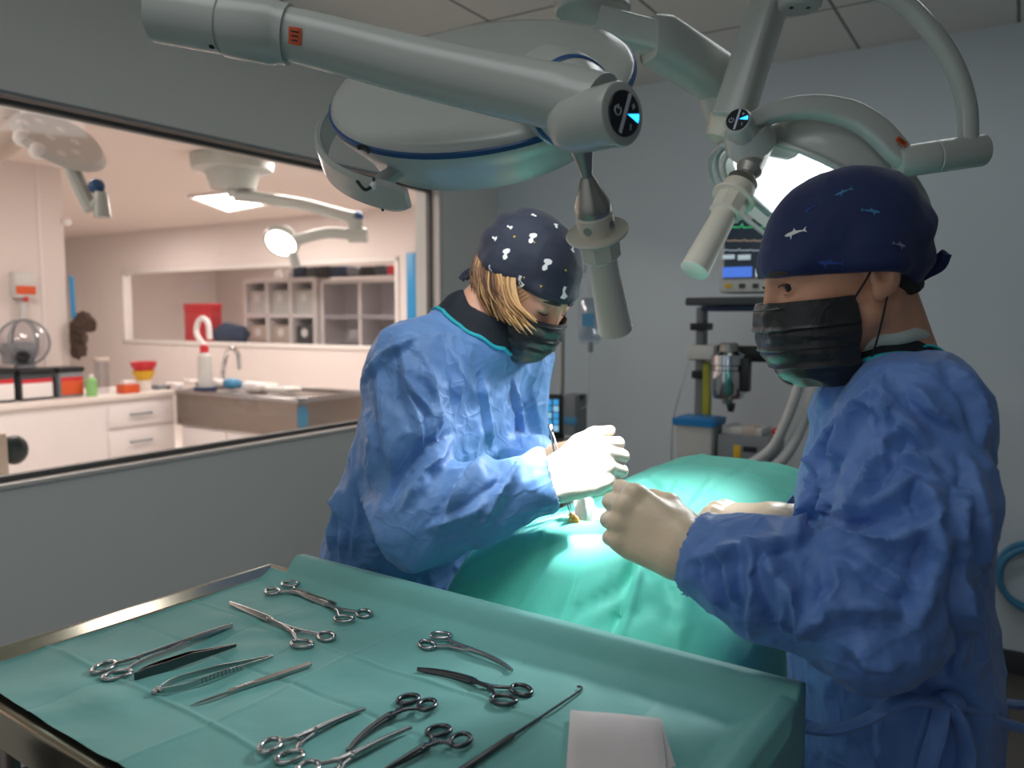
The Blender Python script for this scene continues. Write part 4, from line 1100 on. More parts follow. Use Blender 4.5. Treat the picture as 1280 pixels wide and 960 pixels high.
blob('tissue', pr(cap_(t0+[0, 0, -0.02], t1_, 0.011, 0.004), cap_(t0+[0.006, 0, -0.02], t1_+[0.006, 0, -0.008], 0.009, 0.004), cap_(t0+[-0.02, 0, -0.02], t0+[0.03, 0.0, -0.022], 0.008, 0.008)), 0.006, 0.0016, M['tissue_orange'], pz, noise=(0.0012, 260))
s0 = np.array(at(730,664,1.345)); s1 = np.array(at(726,624,1.36))
sw = blob('wound_swab', pr(cap_(s0+[0, 0, -0.03], s1, 0.014, 0.010), cap_(s0+[0.012, 0, -0.03], s1+[0.012, 0.01, -0.01], 0.012, 0.010)), 0.008, 0.002, M['gauze'], None, noise=(0.0015, 70))
tag(sw, 'crumpled white swab tucked beside the orange tissue at the wound', 'gauze swab')
# unused points under the bending surgeon's cuff
f0, f1, f2 = np.array(at(640,668,1.40)), np.array(at(665,650,1.42)), np.array(at(700,622,1.45))
# ================================================================== people
def head_matrix(c, heading, pitch, roll=0.0):
    h = Vector((heading[0], heading[1], 0)).normalized(); left = Vector((-h.y, h.x, 0)); z = Vector((0, 0, 1))
    f = h*math.cos(pitch)-z*math.sin(pitch); u = f.cross(left)
    if roll:
        q = Quaternion(f, roll); left = q @ left; u = q @ u
    c = Vector(c)
    return Matrix(((f.x, left.x, u.x, c.x), (f.y, left.y, u.y, c.y), (f.z, left.z, u.z, c.z), (0, 0, 0, 1)))
def head_sdf(P, eye_open):
    X, Y, Z = P; Ya = np.abs(Y); Q = (X, Ya, Z)
    d = ell(P, (-0.003, 0, 0.032), (0.093, 0.077, 0.088))
    d = smin(d, ell(P, (0.035, 0, -0.030), (0.066, 0.060, 0.088)), 0.03)
    d = smin(d, rcone(Q, (0.0, 0.052, -0.050), (0.065, 0.022, -0.096), 0.018, 0.018), 0.03)      # jaw line
    d = smin(d, ell(P, (0.086, 0, -0.100), (0.020, 0.024, 0.018)), 0.02)                            # chin
    d = smin(d, ell(Q, (0.064, 0.042, -0.022), (0.022, 0.022, 0.022)), 0.018)                       # cheek bone
    d = smin(d, rcone(Q, (0.091, 0.010, 0.026), (0.074, 0.050, 0.024), 0.009, 0.008), 0.014)        # brow ridge
    d = smax(d, -ell(Q, (0.104, 0.032, 0.004), (0.018, 0.019, 0.013)), 0.014)                       # eye socket
    d = smin(d, rcone(P, (0.090, 0, 0.018), (0.105, 0, -0.030), 0.0075, 0.0115), 0.010)             # nose bridge
    d = smin(d, ell(Q, (0.098, 0.011, -0.033), (0.012, 0.008, 0.008)), 0.006)                       # nostril wing
    d = smin(d, ell(P, (0.098, 0, -0.062), (0.014, 0.024, 0.006)), 0.008)                           # lips
    d = smin(d, ell(P, (0.096, 0, -0.073), (0.013, 0.020, 0.006)), 0.006)
    d = smin(d, ell(Q, (0.0785, 0.0315, 0.003), (0.0155, 0.0175, 0.0145)), 0.004)                   # lids over the eyeball
    if eye_open:
        d = smax(d, -ell(Q, (0.095, 0.033, 0.0025), (0.014, 0.0150, 0.0062)), 0.0015)
    else:
        d = smax(d, -rcone(Q, (0.0945, 0.022, -0.005), (0.088, 0.044, -0.004), 0.0012, 0.0012), 0.002)
    # ear: flat shell with a bowl and lobe
    e = ell(Q, (-0.012, 0.079, 0.0), (0.020, 0.0095, 0.033))
    e = smin(e, ell(Q, (-0.004, 0.077, -0.026), (0.010, 0.006, 0.010)), 0.006)
    e = smax(e, -ell(Q, (-0.008, 0.090, 0.003), (0.011, 0.009, 0.020)), 0.004)
    d = smin(d, e, 0.006)
    return d
def build_body(name, HM, neck_base, arms, torso, legs, skin, eye_open, fine=0.0024):
    """one skin surface: head, neck, trunk, arms to the wrist, legs; evaluated in the head's own frame"""
    I = HM.inverted(); L = lambda p: tuple(I @ Vector(p))
    prims = []
    nb = L(neck_base)
    pts = [p for a in arms for p in a]+[t[0] for t in torso]+[t[1] for t in torso]+[p for l in legs for p in l]
    lp = np.array([L(p) for p in pts]); lo = lp.min(0)-0.16; hi = lp.max(0)+0.16
    lo = np.minimum(lo, -0.16); hi = np.maximum(hi, 0.18)
    xs = axis_grid(lo[0], hi[0], 0.02, (-0.125, 0.145), fine); ys = axis_grid(lo[1], hi[1], 0.02, (-0.1, 0.1), fine); zs = axis_grid(lo[2], hi[2], 0.02, (-0.17, 0.15), fine)
    P = (xs[:, None, None], ys[None, :, None], zs[None, None, :])
    d = None
    for a, b, ra, rb in torso: d = smin(d, rcone(P, L(a), L(b), ra, rb), 0.06)
    for arm in arms:
        r = [0.040, 0.036, 0.026]
        for i in range(len(arm)-1): d = smin(d, rcone(P, L(arm[i]), L(arm[i+1]), r[i], r[i+1]), 0.03)
    for leg in legs:
        r = [0.075, 0.055, 0.04]
        for i in range(len(leg)-1): d = smin(d, rcone(P, L(leg[i]), L(leg[i+1]), r[i], r[i+1]), 0.03)
    n = rcone(P, (-0.026, 0, -0.03), nb, 0.054, 0.060)
    d = smin(d, n, 0.04)
    # neck muscle line from behind the ear to the throat
    Q = (P[0], np.abs(P[1]), P[2])
    d = smin(d, rcone(Q, (-0.025, 0.052, -0.045), (nb[0]+0.035, 0.02, nb[2]+0.01), 0.012, 0.012), 0.025)
    hsel = head_sdf(P, eye_open)
    d = smin(d, hsel, 0.012)
    v, q = snet(d, xs, ys, zs)
    o = np_mesh(name, v, q, skin, None, M=HM)
    return o
def child_local(mb, name, mats, parent, HM, **kw):
    o = mb.build(name, mats, None, M=HM, **kw); attach(o, parent); return o
def eyes(parent, HM, gaze):
    for s in (1, -1):
        c = Vector((0.0765, 0.0318*s, 0.003)); m = MB(); m.sphere(c, 0.0132, n=24)
        e = child_local(m, 'eye', M['eye_white'], parent, HM)
        g = Vector((1, gaze[0], gaze[1])).normalized()
        m = MB(); x, y, _ = basis(g); rr = 0.0132
        m.lathe([(rr*math.cos(a)+0.00035, rr*math.sin(a)) for a in np.linspace(0.52, 0.17, 6)], c, g, 24, cap=False); ir = child_local(m, 'iris', M['iris'], e, HM)
        m = MB(); m.lathe([(rr*math.cos(a)+0.0005, rr*math.sin(a)) for a in np.linspace(0.2, 0.0, 5)], c, g, 20, cap=False); child_local(m, 'pupil', M['pupil'], e, HM)
def brows(parent, HM, lash_z, open_):
    for s in (1, -1):
        m = MB(); pts = [(0.102-0.10*(y-0.014)-6.0*(y-0.014)**2, y*s, 0.022+0.10*(y-0.012)-3.6*(y-0.012)**2) for y in np.linspace(0.013, 0.052, 9)]
        m.tube(smooth_path(pts, 4), lerp_list([0.0022, 0.0040, 0.0038, 0.0028, 0.0012], 33), 8, flat=0.6, up=(1, 0, 0)); child_local(m, 'eyebrow', M['brow'], parent, HM)
        m = MB(); z0 = 0.0072 if open_ else -0.0058
        pts = [(0.0955-0.02*(y-0.03)-26*(y-0.03)**2, y*s, z0-22*(y-0.032)**2*(1 if open_ else -0.6)) for y in np.linspace(0.0195, 0.0455, 9)]
        m.tube(pts, [0.0005, 0.0009, 0.0011, 0.0012, 0.0013, 0.0013, 0.0012, 0.001, 0.0005], 6); child_local(m, 'eyelashes', M['brow'], parent, HM)
def project_shapes(base_v, base_q, shapes):
    pass
def cap_mesh(parent, HM, mat_list, puff, tilt, hem, prints, name='surgical_cap', seed=3, lift=0.008, band=0.004):
    """cloth cap: cranium offset cut by the hem plane, with soft gathers and a hem band. prints: (px, py, polygon mm, size, angle, slot) laid on the cloth"""
    st = 0.004
    xs = axis_grid(-0.16, 0.14, st); ys = axis_grid(-0.12, 0.12, st); zs = axis_grid(-0.08, 0.19, st)
    P = (xs[:, None, None], ys[None, :, None], zs[None, None, :])
    X, Y, Z = P
    d = ell(P, (-0.003, 0, 0.032), (0.093+lift, 0.077+lift, 0.088+lift+puff*0.35))
    d = smin(d, ell(P, (-0.036, 0, 0.046), (0.065+puff, 0.070+puff*0.6, 0.068+puff*0.9)), 0.04)
    d = smin(d, ell((X, np.abs(Y), Z), (-0.010, 0.080, 0.012), (0.030, 0.016, 0.036)), 0.02)
    d = smin(d, rcone((X, np.abs(Y), Z), (0.090, 0.008, 0.030), (0.073, 0.052, 0.028), 0.0125, 0.0125), 0.02)
    hx = [h_[0] for h_ in hem]; hy = [h_[1] for h_ in hem]
    pl = np.interp(X, hx, hy).astype(F32)-Z                    # below the hem line: cut
    d = smax(d, pl+0*d, 0.006)
    v, q = snet(d, xs, ys, zs); v = relax(v, q, 2)
    n = vnormals(v, q)
    hz = v[:, 2]-np.interp(v[:, 0], hx, hy)
    inner = hz < 0.001
    disp = 0.0035*(crumple(v*np.array([1, 1, 1.0]), 14, seed, 2, 0.6)-0.45)*np.clip(hz/0.04, 0, 1)
    disp += 0.0012*np.clip(1-np.abs(hz-0.012)/0.012, 0, 1)
    # gathers toward the back tie
    ang = np.arctan2(v[:, 1], v[:, 0]+0.02); back = np.clip(-(v[:, 0]+0.04)/0.06, 0, 1)
    disp += 0.003*back*np.sin(v[:, 2]*120+v[:, 1]*60)
    v = v+n*disp[:, None]
    A = np.array(HM); vw = v @ A[:3, :3].T+A[:3, 3]
    bv = BVHTree.FromPolygons([tuple(p) for p in vw], [tuple(f) for f in q])
    V = vw.tolist(); Fc = q.tolist(); mi = [0]*len(Fc)
    for px, py, poly, size, ang, slot in prints:
        c, nn, _, _ = bv.ray_cast(Vector((0, 0, CAMH)), ray(px, py).normalized())
        if c is None: continue
        if nn.dot(ray(px, py)) > 0: nn = -nn
        F = frame_mat(c, nn, cam_r)
        ca, sa = math.cos(ang), math.sin(ang); ids = []
        for x, y in poly:
            p = F @ Vector(((x*ca-y*sa)*size, (x*sa+y*ca)*size, 0.03))
            h = bv.ray_cast(p, -nn)[0]
            if h is None: h = F @ Vector(((x*ca-y*sa)*size, (x*sa+y*ca)*size, 0))
            ids.append(len(V)); V.append(tuple(h+nn*0.0007))
        ids2 = []
        for i in ids: ids2.append(len(V)); V.append(tuple(Vector(V[i])-nn*0.0012))
        Fc.append(ids); mi.append(slot)
        k = len(ids)
        for i in range(k): Fc.append([ids[i], ids2[i], ids2[(i+1) % k], ids[(i+1) % k]]); mi.append(slot)
    me = bpy.data.meshes.new(name); me.from_pydata(V, [], Fc)
    o = finish(name, me, mat_list, parent, True, 60, mi, True)
    return o
def mask_mesh(parent, HM, mat_, top, bot, wing, gape=0.0, pleat=0.0035, seed=1, widths=(70, 62, 56), sag=0.0):
    """pleated face mask in head coordinates; top/bot = z at the nose and under the chin"""
    nu, nv = 61, 46
    zt, zb_ = top, bot
    def pt(s, t):
        # t 0 top .. 1 bottom, s -1..1 across
        z0 = zt+(zb_-zt)*t
        front = np.interp(t, [0, 0.12, 0.3, 0.55, 0.8, 1.0], [0.111, 0.117, 0.120, 0.118, 0.108, 0.086])+gape*math.sin(t*PI)
        half = np.interp(t, [0, 0.4, 0.75, 1.0], [0.070, 0.072, 0.065, 0.048])
        back = np.interp(t, [0, 0.4, 0.75, 1.0], wing)
        a = s*math.radians(np.interp(t, [0, 0.5, 1], widths)+28)
        e_ = 0.80
        cx = front-back
        x = back+cx*math.copysign(abs(math.cos(a))**e_, math.cos(a)); y = half*math.copysign(abs(math.sin(a))**e_, math.sin(a))*1.04
        z = z0-0.010*abs(s)**2*(1-t)-0.006*(abs(s)**2)*t+sag*abs(s)
        z += -0.012*math.exp(-(s/0.16)**2)*0*(1-t)
        # nose tent on the top edge
        x += 0.004*math.exp(-(s/0.22)**2)*(1-t)
        # three pleats that open in the middle
        k = 0
        for c in (0.30, 0.52, 0.74):
            f = (t-c)/0.05
            if -1.2 < f < 1.2: k += pleat*(1-abs(s)**3*0.6)*(1 if f < 0 else -0.6)*(1-abs(f)/1.2)
        n = Vector((math.cos(a), math.sin(a), 0))
        p = Vector((x, y, z))+n*k
        return p
    m = MB()
    outer = [pt(-1+2*i/(nu-1), j/(nv-1)) for i in range(nu) for j in range(nv)]
    P0 = np.array([tuple(p) for p in outer]); wob = (crumple(P0, 26, seed, 2, 0.7)-0.45)*0.0045
    q = np.array([(i*nv+j, (i+1)*nv+j, (i+1)*nv+j+1, i*nv+j+1) for i in range(nu-1) for j in range(nv-1)])
    n = vnormals(P0, q); 
    if (n[len(n)//2][0]) < 0: n = -n; 
    P0 = P0+n*wob[:, None]
    P1 = P0-n*0.0016
    N = len(P0); V = np.vstack([P0, P1]); Fc = q.tolist()+[[a+N for a in f[::-1]] for f in q.tolist()]
    br = [i*nv for i in range(nu)]+[(nu-1)*nv+j for j in range(1, nv)]+[i*nv+nv-1 for i in range(nu-2, -1, -1)]+[j for j in range(nv-2, 0, -1)]
    for a, b in zip(br, br[1:]+br[:1]): Fc.append([a, b, b+N, a+N])
    me = bpy.data.meshes.new('face_mask'); A = np.array(HM); V = V @ A[:3, :3].T+A[:3, 3]
    me.from_pydata(V.tolist(), [], Fc); o = finish('face_mask', me, mat_, parent, True, 50, None, True)
    # ear loops
    for s in (1, -1):
        c0, c1 = pt(s, 0.03), pt(s, 0.97)
        for a, b in ((c0, Vector((-0.006, 0.0835*s, 0.020))), (c1, Vector((-0.012, 0.083*s, -0.024)))):
            mid = (a+b)/2+Vector((0, 0.006*s, 0))
            m = MB(); m.tube(smooth_path([a, mid, b], 6), 0.0013, 8); child_local(m, 'ear_loop', M['loop'], o, HM)
    # nose wire seam
    m = MB(); m.tube([pt(-0.35+0.7*k/14, 0.06)+Vector((0.0012, 0, 0)) for k in range(15)], 0.0012, 6); child_local(m, 'nose_wire', M['mask'], o, HM)
    return o
# ---------------------------------------------------------------- hands
FING = dict(index=((0.088, 0.027, 0.001), (0.044, 0.026, 0.021)), middle=((0.091, 0.007, 0.004), (0.049, 0.030, 0.023)), ring=((0.087, -0.013, 0.001), (0.045, 0.028, 0.022)), little=((0.079, -0.031, -0.004), (0.036, 0.021, 0.019)))
def hand_mesh(name, W, Xd, Yd, Zd, curls, thumb, fore_dir, mat_, parent, scale=1.0, spread=(4, 0, -4, -8), step=0.0017, cuff=0.11, cuff_r=0.036, seed=2, wrinkle=0.0008):
    """local frame: X to the knuckles, Y to the thumb side, Z out of the back of the hand"""
    Xd = Vector(Xd).normalized(); Zd = Vector(Zd); Zd = (Zd-Xd*Zd.dot(Xd)).normalized()
    Yd = Vector(Yd); Y2 = Zd.cross(Xd)
    if Y2.dot(Yd) < 0: Y2 = -Y2
    A = Matrix(((Xd.x*scale, Y2.x*scale, Zd.x*scale, W[0]), (Xd.y*scale, Y2.y*scale, Zd.y*scale, W[1]), (Xd.z*scale, Y2.z*scale, Zd.z*scale, W[2]), (0, 0, 0, 1)))
    flip = A.to_3x3().determinant() < 0
    prims = []
    def cone(a, b, ra, rb, k=0.006): prims.append((np.array(a, float), np.array(b, float), ra, rb, k))
    # wrist and palm
    fd = A.inverted().to_3x3() @ Vector(fore_dir); fd = np.array(fd/fd.length)
    cone((0, 0.010, -0.002), (0, -0.012, -0.002), 0.0225, 0.0215, 0.01)
    cone((0.0, 0, -0.002), fd*cuff*0.55+np.array((0, 0, -0.002)), 0.026, 0.030, 0.02)
    cone(fd*cuff*0.45, fd*cuff, 0.030, cuff_r, 0.02)
    for f, th in (('index', 0.0140), ('middle', 0.0142), ('ring', 0.0135), ('little', 0.0122)):
        m = FING[f][0]; cone((0.012, m[1]*0.55, -0.004), (m[0]-0.008, m[1], m[2]-0.006), 0.0205, th, 0.012)
    cone((0.02, -0.022, -0.012), (0.06, -0.030, -0.013), 0.013, 0.011, 0.012)      # heel of the little finger side
    # fingers
    tips = {}
    for i, f in enumerate(('index', 'middle', 'ring', 'little')):
        base, ln = FING[f]; p = np.array(base, float); az = math.radians(spread[i]); tilt = 0.0
        r = [0.0108, 0.0098, 0.0090, 0.0080] if f != 'little' else [0.0094, 0.0085, 0.0078, 0.0070]
        prims.append((p-np.array((0.004, 0, -0.001)), p, 0.0118 if f != 'little' else 0.0105, 0.0115 if f != 'little' else 0.010, 0.008))
        for j in range(3):
            tilt += math.radians(curls[f][j])
            d = np.array((math.cos(tilt)*math.cos(az), math.sin(az)*math.cos(min(tilt, 1.2)), -math.sin(tilt)))
            e_ = p+d*ln[j]; cone(p, e_, r[j], r[j+1], 0.0025 if j else 0.006); p = e_
            prims.append((p-d*0.001, p, r[j+1]*1.06, r[j+1]*1.06, 0.003))
        tips[f] = p
    cm = np.array((0.020, 0.024, -0.014)); prims.append((np.array((0.008, 0.012, -0.008)), cm, 0.017, 0.0165, 0.012))
    mp, ip, tp = [np.array(q, float) for q in thumb]
    cone(cm, mp, 0.0165, 0.0125, 0.012); cone(mp, ip, 0.0122, 0.0105, 0.004); cone(ip, tp, 0.0105, 0.0082, 0.003)
    al = np.array([p[0] for p in prims]+[p[1] for p in prims]); lo = al.min(0)-0.045; hi = al.max(0)+0.03
    xs, ys, zs = [axis_grid(lo[i], hi[i], step) for i in range(3)]
    P = (xs[:, None, None], ys[None, :, None], zs[None, None, :]); d = None
    for a, b, ra, rb, k in prims: d = smin(d, rcone(P, a, b, ra, rb), k)
    v, q = snet(np.broadcast_to(d, (len(xs), len(ys), len(zs))), xs, ys, zs); v = relax(v, q, 1)
    if wrinkle:
        n = vnormals(v, q)
        w = np.clip(1-(v[:, 0]+0.005)/0.03, 0.25, 1)
        v = v+n*(wrinkle*w*(crumple(v, 45, seed, 2, 0.5)-0.5)*2)[:, None]
    o = np_mesh(name, v, q, mat_, parent, M=A, flip=flip)
    return o, A, tips
# ---------------------------------------------------------------- gown
def gown_mesh(name, secs, f, s, sleeves, extra, mat_, parent, folds, seed, lo, hi, cuts=(), amp=0.010, step=0.0043, drape_n=9, fine_z=0.8, crs=10.0):
    xs = axis_grid(lo[0], hi[0], step); ys = axis_grid(lo[1], hi[1], step)
    zs = axis_grid(lo[2], hi[2], 0.016, (fine_z, hi[2]+0.001), step)
    P = (xs[:, None, None], ys[None, :, None], zs[None, None, :])
    d = loft(P, secs, f, s)
    for a, b, ra, rb, k in extra: d = smin(d, rcone(P, a, b, ra, rb), k)
    for sl in sleeves:
        e_ = None
        for i in range(len(sl)-1):
            (a, ra), (b, rb) = sl[i], sl[i+1]
            e_ = smin(e_, rcone(P, a, b, ra, rb), 0.03)
        d = smin(d, e_, 0.035)
    for a, b, ra, rb, k in cuts: d = smax(d, -rcone(P, a, b, ra, rb), k)
    v, q = snet(d, xs, ys, zs); v = relax(v, q, 2)
    n = vnormals(v, q)
    # crumpled non-woven cloth: long draws plus sharp small creases
    Q = np.stack([v[:, 0]+0.35*v[:, 2], v[:, 1]-0.25*v[:, 2], v[:, 2]*0.62], 1)
    disp = rumple(Q, crs*0.75, seed, 0.5)*amp*1.8+rumple(v, crs*1.6, seed+5, 0.5)*amp*0.95+rumple(v*np.array([1, 1, 0.7]), crs*3.3, seed+8, 0.5)*amp*0.5
    disp += vnoise(v*np.array([5.0, 5.0, 3.0]), seed+9)*amp*0.7
    # hanging flutes low on the skirt
    cx = np.interp(v[:, 2], [t[0] for t in secs], [t[1] for t in secs]); cy = np.interp(v[:, 2], [t[0] for t in secs], [t[2] for t in secs])
    a = np.arctan2(v[:, 1]-cy, v[:, 0]-cx)
    disp += np.sin(a*drape_n+1.4*np.sin(a*3+seed))*0.016*np.clip((0.98-v[:, 2])/0.5, 0, 1)
    v = v+n*disp[:, None]
    if folds: v = apply_folds(v, q, folds)
    o = np_mesh(name, v, q, mat_, parent)
    return o, v, q
def collar(gv, gq, nb, axis, xd, rx, ry, gown, body, inner=0.62, binding_r=0.0048, shift=(0, 0), vest=False):
    """shirt patch, bound gown edge and under-collar laid on the gown round the neck"""
    bv = BVHTree.FromPolygons([tuple(p) for p in gv], [tuple(f) for f in gq])
    F = frame_mat(nb, axis, xd); ax = F.to_3x3() @ Vector((0, 0, 1)); n = 56
    def hit(f, a, up):
        p = F @ Vector((shift[0]+math.cos(a)*rx*f, shift[1]+math.sin(a)*ry*f, 0.14))
        h = bv.ray_cast(p, -ax)[0]
        if h is None: h = F @ Vector((shift[0]+math.cos(a)*rx*f, shift[1]+math.sin(a)*ry*f, -0.03))
        return h+ax*up
    fr_ = [1.0, 0.93, 0.86, 0.78, 0.70, inner]; lift = [0.0015, 0.004, 0.008, 0.013, 0.017, 0.020]
    m = MB(); vs = [hit(f, 2*PI*k/n, l) for f, l in zip(fr_, lift) for k in range(n)]
    m.add(vs, [(i*n+k, i*n+(k+1) % n, (i+1)*n+(k+1) % n, (i+1)*n+k) for i in range(len(fr_)-1) for k in range(n)])
    m.build('shirt_collar', M['shirt_dark'], body)
    m = MB(); m.loop_tube([hit(1.02, 2*PI*k/n, 0.001) for k in range(n)], binding_r, 8, up=ax, flat=0.7); m.build('neck_binding', M['binding'], gown)
    if vest:
        m = MB(); m.loop_tube([hit(0.76, 2*PI*k/n, 0.018) for k in range(n)], 0.005, 10, up=ax, flat=1.8); m.build('undershirt_collar', M['vest_white'], body)
def ellipse_loop(c, nrm, xd, rx, ry, n=48, wob=0.0):
    F = frame_mat(c, nrm, xd)
    return [F @ Vector((math.cos(a)*rx, math.sin(a)*ry, wob*math.sin(a*5))) for a in [2*PI*k/n for k in range(n)]]
def ribbon(pts, width, thick, up, mat_, name, parent):
    m = MB(); m.tube(pts, width/2, 12, flat=thick/(width/2), up=up); return m.build(name, mat_, parent)
def feet(parent, ankles, head2, matp):
    for a in ankles:
        a = Vector(a); h = Vector((head2[0], head2[1], 0)).normalized()
        m = MB(); prims = pr(cap_(np.array(a+Vector((0, 0, -0.045))-h*0.05), np.array(a+h*0.10+Vector((0, 0, -0.055))), 0.038, 0.040), cap_(np.array(a+h*0.06+Vector((0, 0, -0.058))), np.array(a+h*0.16+Vector((0, 0, -0.068))), 0.040, 0.030))
        blob('shoe', prims, 0.02, 0.006, matp, parent)
# ---------------------------------------------------------------- standing surgeon on the right
fR = np.array([-0.975, 0.22]); fR /= np.linalg.norm(fR); sR = np.array([-fR[1], fR[0]])    # s = his left, toward the camera
hR = at(1056,344,1.04)
HMR = head_matrix(hR, (-1.0, -0.02), math.radians(13))
nbR = at(1112,455,1.05)
shN, elN, wrN = at(1160,512,0.90), at(1098,770,0.835), at(872,692,0.955)
shF = Vector((nbR.x+0.07, nbR.y+0.16, 1.40)); elF = Vector((0.60, 1.30, 1.18)); wrF = at(962,650,1.26)
cR = Vector((0.505, 1.05, 0))
legsR = [((0.50, 0.96, 0.95), (0.50, 0.95, 0.5), (0.52, 0.95, 0.09)), ((0.52, 1.15, 0.95), (0.52, 1.16, 0.5), (0.54, 1.16, 0.09))]
bodyR = build_body('person', HMR, nbR, [(shN+Vector((0.0,0.045,-0.025)), elN, wrN), (shF, elF, wrF)], [((0.50,1.05,1.33), (0.51,1.05,1.0), 0.08, 0.09), ((0.485,0.96,1.37), (0.48,1.14,1.37), 0.035, 0.035)], legsR, M['skin_tan'], True)
tag(bodyR, 'person standing at right in navy cap with small sharks, black mask and blue gown', 'person')
eyes(bodyR, HMR, (0.30, -0.12)); brows(bodyR, HMR, 0, True)
SHARK = [(-1.0, 0.02), (-0.7, 0.14), (-0.35, 0.17), (-0.18, 0.19), (-0.05, 0.42), (0.03, 0.17), (0.35, 0.10), (0.66, 0.05), (0.95, 0.30), (0.84, 0.02), (0.98, -0.20), (0.66, -0.04), (0.3, -0.06), (0.0, -0.10), (-0.28, -0.12), (-0.42, -0.46), (-0.50, -0.13), (-0.8, -0.10)]
SHARKR = [(-x, y) for x, y in SHARK][::-1]
prR = [(994,291,SHARK,0.0150,0.0,1), (1055,240,SHARK,0.0115,0.25,2), (1088,264,SHARKR,0.0115,-0.2,2), (1039,329,SHARK,0.0155,0.02,3), (1124,306,SHARKR,0.0095,-0.15,4), (1012,262,SHARK,0.008,0.3,3)]
capR = cap_mesh(bodyR, HMR, [M['navy_deep'], M['print_white'], M['print_blue'], M['print_dim'], M['print_grey']], 0.004, 0, [(-0.12,-0.060),(-0.085,-0.046),(-0.045,-0.014),(-0.01,-0.002),(0.05,0.009),(0.1,0.017)], prR, seed=4, lift=0.010)
# bow of the cap at the back of the head
kc = at(1142,345,1.07)
for pth, w in (([at(1140,350,1.07), at(1155,338,1.06), at(1172,326,1.05), at(1183,317,1.04)], 0.016), ([at(1183,317,1.04), at(1176,332,1.045), at(1158,342,1.055), at(1142,352,1.065)], 0.014), ([at(1138,352,1.07), at(1140,370,1.07), at(1136,385,1.075)], 0.016)):
    ribbon(smooth_path(pth, 6), w, 0.005, (0, -1, 0.2), M['navy_deep'], 'cap_tie', capR)
# cropped dark hair under the cap
m = MB()
hv = []
HMI = HMR
def scalp(a, z): return Vector((-0.008+0.099*math.cos(a), 0.078*math.sin(a), 0))
hairprims = []
xs = axis_grid(-0.12, 0.02, 0.003); ys = axis_grid(-0.09, 0.09, 0.003); zs = axis_grid(-0.075, 0.06, 0.003)
P = (xs[:, None, None], ys[None, :, None], zs[None, None, :])
hd_ = smin(ell(P, (-0.003, 0, 0.032), (0.0955, 0.0795, 0.09)), rcone(P, (-0.036, 0, 0.0), (-0.042, 0, -0.04), 0.056, 0.050), 0.02)
hd_ = smax(hd_, P[0]+0.030+0.25*(P[2]-0.01), 0.006); hd_ = smax(hd_, -0.040-0.10*(P[0]+0.07)-P[2], 0.006)
v, q = snet(hd_, xs, ys, zs); v = v+vnormals(v, q)*(0.0012*vnoise(v*260, 4))[:, None]
hr = np_mesh('hair', v, q, M['hair_dark'], bodyR, M=HMR)
maskR = mask_mesh(bodyR, HMR, M['mask'], -0.012, -0.128, [0.040, 0.030, 0.020, 0.012], gape=0.003, seed=3)
# clothes
fdN = (elN-wrN).normalized(); fdF = (elF-wrF).normalized()
secsR = [(0.30, 0.53, 1.05, 0.165, 0.23), (0.75, 0.52, 1.05, 0.150, 0.205), (0.95, 0.51, 1.05, 0.125, 0.185), (1.12, 0.50, 1.05, 0.125, 0.185), (1.28, 0.497, 1.05, 0.112, 0.185), (1.38, 0.498, 1.05, 0.092, 0.16), (1.455, 0.487, 1.05, 0.070, 0.095)]
slR = [[(tuple(shN+Vector((0.0,0.03,-0.005))), 0.072), (tuple((shN+elN)/2+Vector((0.02,0.0,0.0))), 0.080), (tuple(elN), 0.076), (tuple((elN*0.45+wrN*0.55)+Vector((0,0,0.0))), 0.074), (tuple(wrN+(elN-wrN)*0.10), 0.058)],
       [(tuple(shF), 0.072), (tuple(elF), 0.075), (tuple(wrF+(elF-wrF)*0.42), 0.055)]]
foldsR = [
 ([(1020,520),(1050,470),(1075,455)], 0.012, 0.007), ([(1042,600),(1062,530),(1092,480)], 0.012, 0.009), ([(1010,640),(1030,570),(1060,510)], 0.014, 0.009),
 ([(990,690),(1010,640),(1048,600)], 0.012, 0.009), ([(1068,660),(1085,610),(1110,560),(1130,530)], 0.013, 0.010), ([(1100,560),(1140,572),(1180,590)], 0.012, 0.008),
 ([(1075,500),(1120,520),(1165,560)], 0.011, 0.007), ([(1140,480),(1160,510),(1200,540)], 0.012, 0.008), ([(1180,640),(1130,668),(1075,675),(1010,672)], 0.016, 0.012),
 ([(955,690),(975,740),(985,790)], 0.014, 0.011), ([(935,675),(945,740),(938,800)], 0.013, 0.010), ([(905,680),(915,720),(925,760)], 0.012, 0.009),
 ([(880,690),(890,730),(905,765)], 0.011, 0.008), ([(975,720),(1000,760),(1010,800)], 0.014, 0.010), ([(1040,700),(1055,740),(1030,770)], 0.016, 0.010),
 ([(1150,600),(1170,640),(1165,700)], 0.015, 0.010), ([(1180,660),(1160,720),(1140,790)], 0.016, 0.010), ([(1205,560),(1225,640),(1230,720)], 0.012, 0.007),
 ([(1195,700),(1200,780),(1190,850)], 0.014, 0.009), ([(1060,800),(1090,830),(1130,830)], 0.014, 0.008), ([(1070,590),(1100,570),(1150,560),(1185,600)], 0.012, -0.007),
 ([(1185,450),(1215,500),(1228,560)], 0.014, 0.008), ([(1060,690),(1110,720),(1150,745)], 0.014, 0.007), ([(990,800),(1040,770),(1090,760),(1130,770)], 0.014, 0.007), ([(860,700),(930,690),(1000,672)], 0.013, 0.007), ([(1035,640),(1075,640),(1120,620),(1150,590)], 0.012, 0.007), ([(1210,600),(1195,660),(1200,720)], 0.014, 0.008), ([(1020,560),(1040,620),(1035,660)], 0.012, 0.008), ([(1090,470),(1110,500),(1105,540)], 0.011, 0.006), ([(980,870),(985,920),(980,958)], 0.014, 0.008), ([(1100,880),(1105,930),(1095,960)], 0.014, 0.007)]
